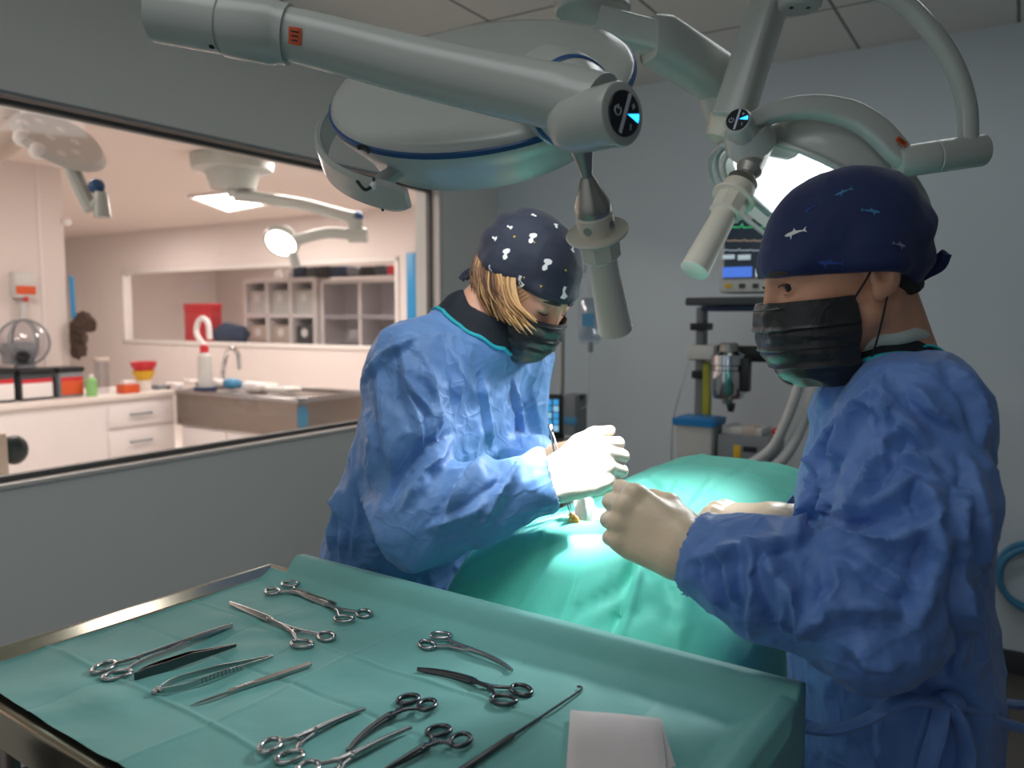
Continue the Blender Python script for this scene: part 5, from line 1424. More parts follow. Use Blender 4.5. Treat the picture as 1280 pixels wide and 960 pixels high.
foldsR = [(p_, w_*1.15, h_*2.1) for p_, w_, h_ in foldsR]
gownR, gv, gq = gown_mesh('surgical_gown', secsR, fR, sR, slR, [(tuple(nbR+Vector((0.0,0,-0.05))), tuple(nbR+Vector((-0.004,0,-0.012))), 0.085, 0.066, 0.03), (tuple(nbR+Vector((0.02,-0.02,-0.075))), tuple(shN+Vector((0.01,0.02,-0.02))), 0.07, 0.07, 0.04), (tuple(nbR+Vector((0.02,0.02,-0.075))), tuple(shF), 0.07, 0.07, 0.04)], M['gown_deep'], bodyR, foldsR, 21, (0.02, 0.68, 0.30), (0.80, 1.42, 1.56), amp=0.0095, cuts=[(tuple(wrN-fdN*0.05), tuple(wrN+fdN*0.05), 0.052, 0.042, 0.005), (tuple(wrF-fdF*0.05), tuple(wrF+(elF-wrF)*0.5), 0.043, 0.040, 0.005)])
# neck binding, knitted vest edge and dark shirt collar
nkd = (HMR.to_3x3() @ Vector((-0.026, 0, -0.03))+Vector(hR)-nbR).normalized()
ce = Vector(at(1098,462,1.05))
collar(gv, gq, nbR, Vector((-0.38,-0.12,0.9)), (1,0,0), 0.080, 0.076, gownR, bodyR, shift=(-0.008, 0), vest=True)
# knot of the neck tape at the nape
def bt(x, y, Y): return at(x, y, Y-0.045)
m = MB(); m.tube(smooth_path([bt(1150,436,1.04), bt(1164,432,1.03), bt(1180,441,1.03), bt(1168,447,1.03), bt(1152,442,1.04)], 6), 0.004, 8, flat=0.5); m.tube(smooth_path([bt(1152,440,1.04), bt(1170,452,1.02), bt(1190,462,1.02)], 6), 0.004, 8, flat=0.5); m.build('neck_tape', M['binding'], gownR)
# waist belt with knot and tails
def bt(x, y, Y): return at(x, y, Y-0.032)
wb = [bt(952,858,1.00), bt(985,878,0.96), bt(1030,888,0.905), bt(1080,882,0.885), bt(1120,868,0.875), bt(1160,870,0.885), bt(1195,880,0.915)]
ribbon(smooth_path([bt(958,870,0.985), bt(1000,905,0.93), bt(1045,912,0.89), bt(1090,896,0.872), bt(1130,874,0.868), bt(1180,880,0.885)], 8), 0.030, 0.006, (0, 0.1, 1), M['gown_deep'], 'belt', gownR)
ribbon(smooth_path([bt(1180,880,0.885), bt(1215,888,0.905), bt(1250,902,0.93), bt(1295,915,0.96)], 6), 0.026, 0.006, (0, 0.3, 1), M['gown_deep'], 'belt_tail', gownR)
ribbon(smooth_path([bt(1185,876,0.90), bt(1225,878,0.95), bt(1262,880,0.99), bt(1300,884,1.02)], 6), 0.028, 0.006, (0, 0.3, 1), M['gown_deep'], 'belt_tail', gownR)
ribbon(smooth_path([bt(1182,878,0.885), bt(1200,905,0.88), bt(1208,940,0.885), bt(1200,985,0.89)], 6), 0.028, 0.006, (1, 0.2, 0), M['gown_deep'], 'belt_tail', gownR)
ribbon(smooth_path([bt(1178,880,0.885), bt(1172,915,0.878), bt(1160,955,0.88), bt(1150,1000,0.885)], 6), 0.026, 0.006, (1, 0.2, 0), M['gown_deep'], 'belt_tail', gownR)
m = MB(); m.sphere(bt(1186,880,0.885), (0.018, 0.014, 0.014), n=16); m.build('belt_knot', M['gown_deep'], gownR)
# trousers and shoes
for lg in legsR:
    m = MB(); m.tube([Vector(lg[0])+Vector((0,0,-0.1)), lg[1], Vector(lg[2])+Vector((0,0,0.02))], [0.10, 0.085, 0.075], 18); m.build('trouser_leg', M['shirt_dark'], bodyR)
feet(bodyR, [l[2] for l in legsR], fR, M['black_plastic'])
# gloved hands
cf = lambda i, m_, r, l: dict(index=i, middle=m_, ring=r, little=l)
kn = at(762,632,1.025); wr_ = at(858,688,0.962)
oR1, AR1, tipsR1 = hand_mesh('glove', wr_, kn-wr_, (0, 0, 1), (-0.25, -0.85, 0.35), cf((48,72,40), (52,76,42), (56,80,44), (58,82,44)), ((0.052,0.040,-0.026), (0.078,0.038,-0.040), (0.098,0.026,-0.046)), fdN, M['glove'], bodyR, scale=1.08, spread=(2,0,-2,-4), cuff=0.10, cuff_r=0.040, wrinkle=0.0005)
kn2 = at(892,648,1.20)+Vector((0, 0, 0.007)); wr2 = at(966,656,1.16)+Vector((0, 0, 0.004))
oR2, AR2, _ = hand_mesh('glove', wr2, kn2-wr2, (-0.3, -1, -0.2), (0.0, -0.35, 0.95), cf((42,52,30), (46,56,32), (50,58,34), (52,60,34)), ((0.050,0.046,-0.022), (0.076,0.044,-0.030), (0.100,0.034,-0.036)), elF-wrF, M['glove'], bodyR, scale=1.0, spread=(4,0,-3,-7), wrinkle=0.0006, cuff=0.15)
# ---------------------------------------------------------------- surgeon bending over at the left
fL = np.array([0.82, -0.57]); fL /= np.linalg.norm(fL); sL = np.array([-fL[1], fL[0]])
hL = at(653,353,1.52)
HML = head_matrix(hL, (0.80, -0.60), math.radians(37))
nbL = at(590,412,1.50)
shN2, elN2, wrN2 = at(512,455,1.40), at(522,655,1.29), at(676,604,1.285)
shF2 = Vector((0.02, 1.66, 1.43)); elF2 = at(655,600,1.64); wrF2 = at(668,572,1.50)
legsL = [((-0.29, 1.45, 0.95), (-0.30, 1.47, 0.5), (-0.31, 1.50, 0.09)), ((-0.20, 1.62, 0.95), (-0.21, 1.64, 0.5), (-0.22, 1.66, 0.09))]
bodyL = build_body('person', HML, nbL, [(shN2+Vector((0.01,0.03,-0.02)), elN2, wrN2), (shF2, elF2, wrF2)], [((-0.12,1.50,1.36), (-0.23,1.53,0.98), 0.08, 0.09), ((-0.14,1.43,1.40), (-0.05,1.58,1.40), 0.035, 0.035)], legsL, M['skin'], False)
tag(bodyL, 'person bending over the patient with blond hair, patterned dark cap, black mask and blue gown', 'person')
eyes(bodyL, HML, (0.0, -0.7)); brows(bodyL, HML, 0, False)
# plain light flecks and small yellow ticks printed on the cap
FL1 = [(-0.5, -0.9), (-0.15, -1.0), (0.25, -0.7), (0.15, -0.2), (0.75, 0.1), (0.85, 0.55), (0.4, 0.8), (-0.3, 0.7), (-0.45, 0.3), (-0.15, 0.05), (-0.55, -0.4)]
FL2 = [(-0.7, -0.7), (0.1, -1.0), (0.7, -0.6), (0.35, -0.2), (0.1, 0.2), (0.45, 0.8), (0.0, 1.0), (-0.25, 0.5), (-0.2, -0.1)]
TK = [(-0.5, -0.6), (0.7, 0.0), (-0.4, 0.7), (-0.1, 0.0)]
prL = [(665,297,FL1,0.011,0.0,1), (632,317,FL1,0.011,0.15,1), (683,330,FL1,0.012,-0.1,1), (650,352,FL2,0.011,0.2,1), (705,366,FL2,0.012,0.0,1), (716,311,FL2,0.008,-0.2,1), (731,345,FL2,0.009,0.2,1), (612,336,FL2,0.007,0.3,1), (618,298,FL2,0.007,0.9,1), (637,284,FL2,0.006,1.0,1), (667,269,FL1,0.006,1.2,1), (695,282,FL1,0.007,0.5,1),
       (676,358,TK,0.0045,0.3,2), (707,338,TK,0.0042,1.2,2), (643,296,TK,0.004,0.6,2), (668,303,TK,0.003,0.2,2), (655,347,TK,0.003,0.2,2)]
capL = cap_mesh(bodyL, HML, [M['navy'], M['print_white'], M['print_yellow']], 0.003, 0, [(-0.12,-0.030),(-0.06,0.0),(0.0,0.013),(0.05,0.019),(0.1,0.023)], prL, seed=9, lift=0.010)
for pth, w in (([at(612,330,1.50), at(598,334,1.52), at(584,340,1.53), at(576,350,1.53)], 0.018), ([at(610,332,1.50), at(594,338,1.52), at(582,348,1.525)], 0.014)):
    ribbon(smooth_path(pth, 6), w, 0.005, (0, -0.4, 1), M['navy'], 'cap_tie', capL)
maskL = mask_mesh(bodyL, HML, M['mask'], -0.013, -0.128, [0.036, 0.026, 0.016, 0.008], gape=0.003, seed=8)
# hair: locks falling from under the cap to the collar
def hair_mat():
    m = mat('hair_blond', rgb(150, 106, 62), rough=0.42, var=0.35, vscale=70, sheen=0.1)
    nt = m.node_tree; b = nt.nodes['Principled BSDF']
    return m
HB = [hair_mat(), mat('hair_light', rgb(196, 152, 98), rough=0.4, var=0.2, vscale=60), mat('hair_brown', rgb(96, 64, 40), rough=0.45, var=0.3, vscale=60)]
rnd = random.Random(5)
hm = MB()
for k in range(320):
    f = rnd.random()
    # root on the scalp under the hem, right side and nape
    a = math.radians(-72-105*f)
    side = math.sin(a)
    rx, ry = 0.100, 0.080
    z = 0.018+0.02*rnd.random()
    p = Vector((-0.008+rx*math.cos(a), ry*side, z))
    rw = HML @ p
    out = (HML.to_3x3() @ Vector((math.cos(a), side, 0))).normalized()
    length = 0.072+0.030*rnd.random()+0.012*(1-abs(f-0.4))
    swing = Vector((0.10*(1-f)-0.04, -0.05, 0)) + Vector((rnd.uniform(-0.010, 0.010), rnd.uniform(-0.010, 0.010), 0))
    p0 = rw+out*0.002
    p1 = p0+out*0.012+Vector((0, 0, -length*0.35))+swing*0.1
    p2 = p0+out*(0.010+0.008*rnd.random())+Vector((0, 0, -length*0.72))+swing*0.35
    p3 = p0+out*(-0.004+0.012*rnd.random())+Vector((0, 0, -length))+swing*0.7
    path = smooth_path([p0, p1, p2, p3], 5)
    w = rnd.uniform(0.0016, 0.0036)
    hm.tube(path, lerp_list([w*0.8, w, w*0.9, w*0.25], len(path)), 6, flat=0.5, up=out, mi=rnd.choice([0, 1, 1, 0] if f < 0.22 else [0, 0, 2, 2, 1, 2]))
# a few loose strands in front of the ear
for k in range(9):
    p0 = HML @ Vector((0.045+0.004*k, -0.079, 0.022)); 
    p1 = HML @ Vector((0.030+0.003*k, -0.087, -0.03)); p2 = HML @ Vector((0.012+0.004*k, -0.088, -0.085)); p3 = HML @ Vector((0.0+0.004*k, -0.080, -0.125))
    hm.tube(smooth_path([p0, p1, p2, p3], 6), lerp_list([0.0010, 0.0013, 0.0011, 0.0004], 19), 5, mi=1 if k % 2 else 0)
hm.build('hair', HB, bodyL, angle=None, recalc=False)
fd2 = (elN2-wrN2).normalized()
secsL = [(0.30, -0.25, 1.55, 0.17, 0.22), (0.75, -0.245, 1.545, 0.155, 0.205), (0.92, -0.235, 1.54, 0.142, 0.195), (1.10, -0.195, 1.525, 0.130, 0.185), (1.27, -0.145, 1.51, 0.120, 0.185), (1.40, -0.112, 1.505, 0.100, 0.165), (1.48, -0.092, 1.502, 0.07, 0.105)]
slL = [[(tuple(shN2), 0.070), (tuple((shN2+elN2)/2+Vector((-0.01,0,0))), 0.072), (tuple(elN2), 0.072), (tuple(elN2*0.45+wrN2*0.55), 0.066), (tuple(wrN2+(elN2-wrN2)*0.04), 0.056)],
       [(tuple(shF2), 0.066), (tuple(elF2), 0.062), (tuple(wrF2), 0.045)]]
foldsL = [
 ([(470,450),(480,520),(490,600)], 0.014, 0.008), ([(500,430),(512,500),(530,560)], 0.013, 0.009), ([(530,440),(545,500),(550,540)], 0.012, 0.008),
 ([(560,430),(572,470),(565,520)], 0.012, 0.009), ([(450,480),(480,445),(520,420)], 0.014, 0.008), ([(455,500),(470,560),(462,620)], 0.012, 0.008),
 ([(620,560),(590,590),(560,640),(545,670)], 0.014, 0.010), ([(655,570),(620,620),(600,660)], 0.012, 0.009), ([(560,560),(530,590),(500,640)], 0.014, 0.010),
 ([(640,600),(590,640),(530,662)], 0.013, 0.009), ([(430,560),(425,620),(410,690)], 0.013, 0.008), ([(450,600),(470,650),(490,700)], 0.014, 0.009),
 ([(600,460),(608,520),(615,560)], 0.011, 0.007), ([(640,470),(648,520),(655,560)], 0.011, 0.008), ([(480,640),(500,600),(540,555),(570,540)], 0.016, -0.010),
 ([(505,470),(540,520),(545,560)], 0.011, 0.008), ([(440,560),(450,640),(440,700)], 0.012, 0.008), ([(415,600),(430,650),(425,700)], 0.012, 0.007)]
foldsL = [(p_, w_*1.15, h_*1.7) for p_, w_, h_ in foldsL]
gownL, gv2, gq2 = gown_mesh('surgical_gown', secsL, fL, sL, slL, [(tuple(nbL+Vector((-0.01,0,-0.03))), tuple(nbL+Vector((0.0,0,-0.028))), 0.085, 0.062, 0.03), (tuple(nbL+Vector((-0.01,-0.01,-0.045))), tuple(shN2+Vector((0,0.02,-0.01))), 0.068, 0.068, 0.04), (tuple(nbL+Vector((0,0.01,-0.045))), tuple(shF2), 0.068, 0.066, 0.04)], M['gown'], bodyL, foldsL, 33, (-0.56, 1.10, 0.30), (0.20, 1.90, 1.56), amp=0.0095, cuts=[(tuple(wrN2-fd2*0.05), tuple(wrN2+fd2*0.05), 0.050, 0.040, 0.005)])
collar(gv2, gq2, nbL, Vector((0.42,-0.32,0.84)), (1,0,0), 0.085, 0.082, gownL, bodyL, shift=(0.006, 0.004))
for lg in legsL:
    m = MB(); m.tube([Vector(lg[0])+Vector((0,0,-0.1)), lg[1], Vector(lg[2])+Vector((0,0,0.02))], [0.10, 0.085, 0.075], 18); m.build('trouser_leg', M['shirt_dark'], bodyL)
feet(bodyL, [l[2] for l in legsL], fL, M['black_plastic'])
kn = at(762,572,1.27); wl = at(690,600,1.283)
oL1, AL1, tipsL = hand_mesh('glove', wl, kn-wl, (-0.2, 0, 1), (0.10, -0.82, 0.52), cf((58,82,45), (66,86,45), (72,88,45), (76,90,45)), ((0.056,0.048,-0.018), (0.084,0.054,-0.024), (0.108,0.050,-0.030)), elN2-wrN2, M['glove_lit'], bodyL, scale=1.06, spread=(3,0,-3,-6))
kn = at(708,560,1.475); wl2 = at(672,574,1.50)
oL2, AL2, _ = hand_mesh('glove', wl2, kn-wl2, (0.1, -0.6, 0.5), (0.1, -0.2, 0.95), cf((40,60,35), (48,64,36), (54,66,36), (58,68,36)), ((0.052,0.044,-0.022), (0.078,0.040,-0.036), (0.098,0.028,-0.044)), elF2-wrF2, M['glove_orange_lit'], bodyL, scale=1.0)
# the long forceps in her hands: two arms closing on the tissue
fa, fb = at(688,534,1.43), at(716,652,1.33)
fc = thing('long_forceps', 'long steel forceps held upright by the bending surgeon, tips on the orange tissue', 'surgical instrument', fb)
dF = (fb-fa).normalized(); sd = dF.cross(Vector((0, 1, 0))).normalized()
for s in (1, -1):
    pts = [fa+sd*0.0006*s, fa+(fb-fa)*0.25+sd*0.0035*s, fa+(fb-fa)*0.6+sd*0.0040*s, fa+(fb-fa)*0.88+sd*0.0016*s, fb+sd*0.0004*s]
    m = MB(); m.tube(smooth_path(pts, 6), lerp_list([0.0038, 0.0042, 0.0034, 0.0020, 0.0012], 25), 8, flat=0.4, up=sd); m.build('leaf', M['steel'], fc)
m = MB(); m.lathe([(-0.006, 0.003), (-0.004, 0.0042), (0.012, 0.0042), (0.014, 0.003)], fa, dF, 12); m.build('butt', M['steel'], fc)
# ================================================================== equipment along the back wall (room frame helpers)
def RB(px, py, y): return room_hit(px, py, y=y)            # room coordinates on a plane parallel to the back wall
EYB = 3.15                                                 # plane of the anaesthetic trolley front
def rbox(m, px0, py0, px1, py1, y0, y1, bevel=0.004):
    a = RB(px0, py1, y0); b = RB(px1, py0, y0)
    return m.box2((a.x, y0, a.z), (b.x, y1, b.z), bevel, M=RROT)
def rc(px, py, y): return RROT @ RB(px, py, y)
xd_ = RX
tro = thing('anaesthesia_trolley', 'grey anaesthesia trolley with column, shelf and arm behind the drape, near the back wall', 'anaesthesia machine', room(RB(900,590,EYB).x, EYB+0.2, 0))
a = RB(826,592,EYB); b = RB(1010,592,EYB)
m = MB(); m.box2((a.x, EYB-0.04, a.z-0.04), (b.x, EYB+0.42, a.z), 0.01, M=RROT); m.build('worktop', M['dark_grey'], tro)
m = MB(); m.box2((a.x+0.04, EYB+0.02, 0.12), (b.x-0.04, EYB+0.40, a.z-0.04), 0.015, M=RROT); m.build('cabinet', M['mid_grey'], tro)
for dx in (a.x+0.08, b.x-0.08):
    for dy in (EYB+0.06, EYB+0.36):
        m = MB(); m.lathe([(-0.015, 0.0), (-0.015, 0.055), (0.015, 0.055), (0.015, 0)], room(dx, dy, 0.055), RX, 18); m.build('caster', M['black_plastic'], tro)
m = MB(); rbox(m, 866,384,880,585, EYB+0.20, EYB+0.26, 0.006); m.build('column', M['mid_grey'], tro)
m = MB(); rbox(m, 862,404,881,413, EYB+0.17, EYB+0.28, 0.004); m.build('column_clamp', M['black_plastic'], tro); m = MB(); rbox(m, 864,464,878,473, EYB+0.17, EYB+0.28, 0.004); m.build('column_clamp', M['black_plastic'], tro)
m = MB(); rbox(m, 856,370,1010,382, EYB+0.0, EYB+0.36, 0.008); m.build('shelf', M['dark_grey'], tro)
m = MB(); rbox(m, 876,382,1006,389, EYB+0.02, EYB+0.34, 0.004); m.build('shelf_edge', M['navy_cloth'], tro)
m = MB(); rbox(m, 860,434,1005,450, EYB+0.10, EYB+0.16, 0.006); m.build('rail_arm', M['black_plastic'], tro)
m = MB(); rbox(m, 858,432,892,449, EYB+0.05, EYB+0.12, 0.006); m.build('rail_clamp', M['pale_plastic'], tro)
m = MB(); rbox(m, 877,452,887,535, EYB+0.16, EYB+0.20, 0.003); m.build('flow_tube', M['yellow_green'], tro)
# vaporizer
vp = RB(911,440,EYB); vt, vb = RB(911,430,EYB).z, RB(911,505,EYB).z; r = (RB(932,450,EYB).x-RB(890,450,EYB).x)/2
vap = thing('vaporizer', 'chrome cylinder vaporizer hanging from the dark trolley arm', 'vaporizer', room(vp.x, EYB, vb))
m = MB(); H = vt-vb; m.lathe([(0.0, 0.0), (0.0, r*0.3), (H*0.08, r*0.35), (H*0.10, r*0.85), (H*0.16, r*0.97), (H*0.18, r), (H*0.56, r), (H*0.58, r*0.92), (H*0.64, r*0.92), (H*0.66, r*1.02), (H*0.82, r*1.02), (H*0.85, r*0.7), (H*0.88, r*0.6)], room(vp.x, EYB, vb), (0, 0, 1), 40); m.build('body', M['chrome'], vap)
m = MB(); m.lathe([(H*0.86, r*0.55), (H*1.0, r*0.55), (H*1.02, r*0.45), (H*1.02, 0)], room(vp.x, EYB, vb), (0, 0, 1), 24); m.build('dial', M['alu'], vap)
m = MB(); q = room(vp.x+r*1.1, EYB-0.01, vb+H*0.5); m.box((0, 0, 0), (0.03, 0.05, H*0.55), 0.006, M=Matrix.Translation(q) @ RROT); m.build('bracket', M['black_plastic'], vap)
m = MB(); m.lathe([(-0.03, 0.012), (-0.005, 0.018), (0.004, 0.018)], room(vp.x+r*0.2, EYB, vb), (0, 0, 1), 16); m.build('drain_cap', M['steel_dark'], vap)
# monitor on the shelf
ma, mb = RB(893,366,EYB), RB(1015,262,EYB)
mon = thing('patient_monitor', 'patient monitor with green trace on the shelf behind the navy cap', 'monitor', room((ma.x+mb.x)/2, EYB+0.12, ma.z))
m = MB(); m.box2((ma.x, EYB+0.04, ma.z), (mb.x, EYB+0.22, mb.z), 0.015, M=RROT); m.build('housing', M['pale_plastic'], mon)
m = MB(); s0, s1 = RB(901,348,EYB), RB(1008,268,EYB); m.box2((s0.x, EYB+0.034, s0.z), (s1.x, EYB+0.042, s1.z), 0.002, M=RROT); scr = m.build('screen', M['screen_black'], mon)
def trace(px0, px1, py, amp, mt, name, peaks=6):
    m = MB(); n = 60; pts = []
    for k in range(n):
        x = px0+(px1-px0)*k/(n-1); ph = (k*peaks/n) % 1; y = py-amp*(math.exp(-((ph-0.4)/0.07)**2)-0.3*math.exp(-((ph-0.55)/0.07)**2))
        p = RB(x, y, EYB+0.03); pts.append(room(p.x, EYB+0.0325, p.z))
    m.tube(pts, 0.0016, 5); m.build(name, mt, scr)
trace(903,1005,284,5,M['trace_green'],'green_trace'); trace(903,1005,301,2,M['trace_tan'],'tan_trace',9); trace(903,1005,313,2,M['trace_white'],'white_trace',7)
for (x0, y0, x1, y1, mt) in ((903,333,940,347,'screen_blue'), (903,318,918,324,'trace_white'), (922,318,938,325,'trace_white'), (944,336,960,346,'trace_white')):
    m = MB(); p, q = RB(x0, y1, EYB+0.03), RB(x1, y0, EYB+0.03); m.box2((p.x, EYB+0.031, p.z), (q.x, EYB+0.0335, q.z), 0.0, M=RROT); m.build('readout', M[mt], scr)
for k in range(6):
    m = MB(); p, q = RB(903+17*k, 360, EYB), RB(911+17*k, 354, EYB); m.box2((p.x, EYB+0.036, p.z), (q.x, EYB+0.041, q.z), 0.001, M=RROT); m.build('key', M['yellow'] if k == 0 else M['dark_grey'], mon)
m = MB(); q = rc(884,276,EYB+0.1); m.tube([q, rc(896,280,EYB+0.12)], [0.02, 0.012], 12); m.build('side_knob', M['black_plastic'], mon)
# tub with the blue lid
ca, cb = RB(841,582,EYB-0.05), RB(890,533,EYB-0.05)
cx_, cw = (ca.x+cb.x)/2, cb.x-ca.x
tub = thing('storage_tub', 'translucent white tub with bright blue lid on the trolley', 'tub', room(cx_, EYB+0.03, ca.z))
m = MB(); vs = []; 
def taper(m, cx, cy, z0, z1, w0, w1, d0, d1, bev=0.01):
    n = 8; ring = []
    def rr(w, d, z):
        out = []
        for sx, sy, a0 in ((1, 1, 0), (-1, 1, 90), (-1, -1, 180), (1, -1, 270)):
            for k in range(4):
                a = math.radians(a0+30*k); out.append(RROT @ Vector((cx+sx*(w/2-bev)+bev*math.cos(a), cy+sy*(d/2-bev)+bev*math.sin(a), z)))
        return out
    A = rr(w0, d0, z0); B = rr(w1, d1, z1); k = len(A)
    fs = [(i, (i+1) % k, k+(i+1) % k, k+i) for i in range(k)]+[tuple(range(k))[::-1], tuple(range(k, 2*k))]
    return m.add(A+B, fs)
taper(m, cx_, EYB+0.03, ca.z, cb.z, cw*0.86, cw, 0.12, 0.14); m.build('body', M['pale_plastic'], tub)
m = MB(); taper(m, cx_, EYB+0.03, cb.z-0.005, cb.z+0.022, cw*1.10, cw*1.12, 0.16, 0.165); taper(m, cx_, EYB+0.03, cb.z+0.02, cb.z+0.027, cw*0.95, cw*0.93, 0.13, 0.128); m.build('lid', M['blue_lid'], tub)
# ventilator box with papers and yellow tag
va, vb_ = RB(896,583,EYB-0.02), RB(962,548,EYB-0.02)
ven = thing('ventilator', 'low grey instrument box with yellow tag right of the blue lidded tub', 'ventilator', room((va.x+vb_.x)/2, EYB+0.1, va.z))
m = MB(); m.box2((va.x, EYB-0.02, va.z), (vb_.x, EYB+0.22, vb_.z), 0.008, M=RROT); m.build('housing', M['mid_grey'], ven)
m = MB(); p, q = RB(917,572,EYB-0.02), RB(926,557,EYB-0.02); m.box2((p.x, EYB-0.024, p.z), (q.x, EYB-0.018, q.z), 0.001, M=RROT); m.build('yellow_tag', M['yellow'], ven)
m = MB(); p, q = RB(929,564,EYB-0.02), RB(946,559,EYB-0.02); m.box2((p.x, EYB-0.024, p.z), (q.x, EYB-0.018, q.z), 0.001, M=RROT); m.build('display_slot', M['black_plastic'], ven)
pb = thing('parts_box', 'flat grey box with tan insert lying on top of the ventilator', 'box', room((va.x+vb_.x)/2, EYB+0.08, vb_.z))
m = MB(); p, q = RB(902,548,EYB), RB(952,538,EYB); m.box2((p.x, EYB, vb_.z), (q.x, EYB+0.15, vb_.z+0.03), 0.006, M=RROT); m.build('body', M['pale_plastic'], pb)
m = MB(); p, q = RB(927,546,EYB), RB(945,541,EYB); m.box2((p.x, EYB-0.002, vb_.z+0.006), (q.x, EYB+0.08, vb_.z+0.034), 0.004, M=RROT); m.build('insert', M['tan'], pb)
# corrugated hoses
def hose(pts, r, name, label, mt, grp=None):
    P_ = smooth_path(pts, 14); m = MB(); rs = [r*(1+0.10*(1 if k % 2 else -1)) for k in range(len(P_))]
    m.tube(P_, rs, 12); o = m.build(name, mt, None, angle=None); return tag(o, label, 'hose', grp)
hose([rc(1000,478,EYB-0.15), rc(985,520,EYB-0.16), rc(965,560,EYB-0.17), rc(935,582,EYB-0.18), rc(915,592,EYB-0.10)], 0.019, 'breathing_hose', 'left pale corrugated breathing hose sweeping down to the trolley top', M['hose'])
hose([rc(1020,480,EYB-0.10), rc(1003,530,EYB-0.12), rc(980,572,EYB-0.16), rc(950,596,EYB-0.18), rc(932,604,EYB-0.12)], 0.021, 'breathing_hose', 'right pale corrugated breathing hose beside the blue gown', M['hose'])
hose([rc(972,455,EYB-0.02), rc(978,472,EYB-0.03), rc(995,480,EYB-0.03), rc(1012,474,EYB-0.02), rc(1030,478,EYB-0.0)], 0.008, 'thin_black_hose', 'thin black hose looping under the black mask of the standing surgeon', M['black_plastic'])
hose([rc(862,450,EYB-0.0), rc(850,490,EYB-0.02), rc(841,530,EYB-0.0), rc(839,585,EYB+0.05)], 0.0035, 'sampling_line', 'thin line hanging from the trolley clamp past the blue lid', M['hose'])
m = MB(); q = rc(969,545,EYB); m.lathe([(0, 0.004), (0.05, 0.004), (0.05, 0.012), (0.075, 0.014), (0.08, 0.010), (0.08, 0)], q-Vector((0, 0, 0.05)), (0, 0, 1), 16); vv = m.build('red_valve_cap', M['red'], tro)
m = MB(); p, q = RB(893,588,EYB-0.1), RB(905,578,EYB-0.1); m.sphere(room((p.x+q.x)/2, EYB-0.06, p.z+0.01), (0.03, 0.03, 0.018)); o = m.build('green_cloth', M['drape'], None); tag(o, 'small folded green cloth on the trolley beside the ventilator', 'cloth')
# ---- stand with infusion bag, small touch screen and pump, left of the trolley
IY = 3.0
iv = thing('infusion_stand', 'slim infusion pole rising behind the bending surgeon', 'infusion stand', room(RB(702,500,IY).x, IY, 0))
px_ = RB(702,500,IY).x
m = MB(); m.tube([room(px_, IY, 0.10), room(px_, IY, 1.72)], 0.0115, 14); m.build('pole', M['alu'], iv)
m = MB()
m.tube(smooth_path([room(px_-0.12, IY, 1.73), room(px_-0.11, IY, 1.70), room(px_, IY, 1.715), room(px_+0.10, IY, 1.70), room(px_+0.11, IY, 1.73)], 6), 0.004, 8); m.build('hook_bar', M['alu'], iv)
m = MB()
for k in range(5):
    a = 2*PI*k/5; m.tube([room(px_, IY, 0.10), room(px_+0.26*math.cos(a), IY+0.26*math.sin(a), 0.05)], [0.016, 0.011], 10); m.lathe([(-0.012, 0), (-0.012, 0.025), (0.012, 0.025), (0.012, 0)], room(px_+0.26*math.cos(a), IY+0.26*math.sin(a), 0.025), RX, 12)
m.build('wheeled_base', M['dark_grey'], iv)
bx = RB(737,400,IY)
bag = thing('infusion_bag', 'clear infusion bag hanging behind the white lamp handle', 'infusion bag', room(bx.x, IY, bx.z))
def bagpt(u, v, s):
    w = 0.055*(1-0.25*abs(2*v-1)**6); return room(bx.x+(u*2-1)*w, IY+s*0.016*math.sin(PI*u)*math.sin(PI*min(1, v*1.1)), RB(737,372+58*v,IY).z)
m = MB()
for s in (1, -1): m.grid(lambda u, v: bagpt(u, v, s), 12, 14)
m.build('bag', M['bag_clear'], bag, recalc=False)
m = MB(); p0, p1 = RB(730,408,IY), RB(745,392,IY); m.box2((p0.x, IY-0.0195, p0.z), (p1.x, IY-0.0175, p1.z), 0, M=RROT); m.build('bag_label', M['blue_hose'], bag)
m = MB(); m.lathe([(0, 0.010), (0.03, 0.012), (0.045, 0.006)], rc(738,440,IY), (0, 0, 1), 14); m.tube([rc(738,430,IY), rc(738,434,IY)], 0.004, 8); m.build('drip_chamber', M['mid_grey'], bag)
m = MB(); m.tube(smooth_path([rc(738,440,IY), rc(737,470,IY), rc(734,505,IY), rc(722,512,IY)], 8), 0.0022, 6); m.build('infusion_line', M['hose'], bag)
m = MB(); m.tube(smooth_path([rc(737,372,IY), rc(737,366,IY), room(px_+0.105, IY, 1.705)], 6), 0.002, 6); m.build('hanging_loop', M['hose'], bag)
sa, sb = RB(672,546,IY-0.06), RB(702,494,IY-0.06)
ts = thing('touch_screen', 'small black touch screen with blue tiles behind the bending surgeon', 'screen', room((sa.x+sb.x)/2, IY-0.04, sa.z))
m = MB(); m.box2((sa.x, IY-0.06, sa.z), (sb.x, IY-0.03, sb.z), 0.006, M=RROT); m.build('housing', M['black_plastic'], ts)
m = MB()
cols = ['trace_white', 'screen_tile']
M['screen_tile'] = emit_mat('screen_tile', (0.04,0.28,0.6,1), 0.9); M['screen_tile2'] = emit_mat('screen_tile_pale', (0.25,0.5,0.7,1), 0.8)
for i in range(3):
    for j in range(5):
        p, q = RB(674.5+8.6*i, 506+8.2*j, IY-0.06), RB(681+8.6*i, 499.5+8.2*j, IY-0.06)
        mm = MB(); mm.box2((p.x, IY-0.0615, p.z), (q.x, IY-0.0595, q.z), 0, M=RROT); mm.build('screen_tile', M['screen_tile'] if (i+j) % 3 else M['screen_tile2'], ts)
m = MB(); m.box2((sa.x-0.01, IY-0.05, sa.z-0.02), (px_, IY-0.02, sa.z), 0.004, M=RROT); m.build('bracket', M['dark_grey'], ts)
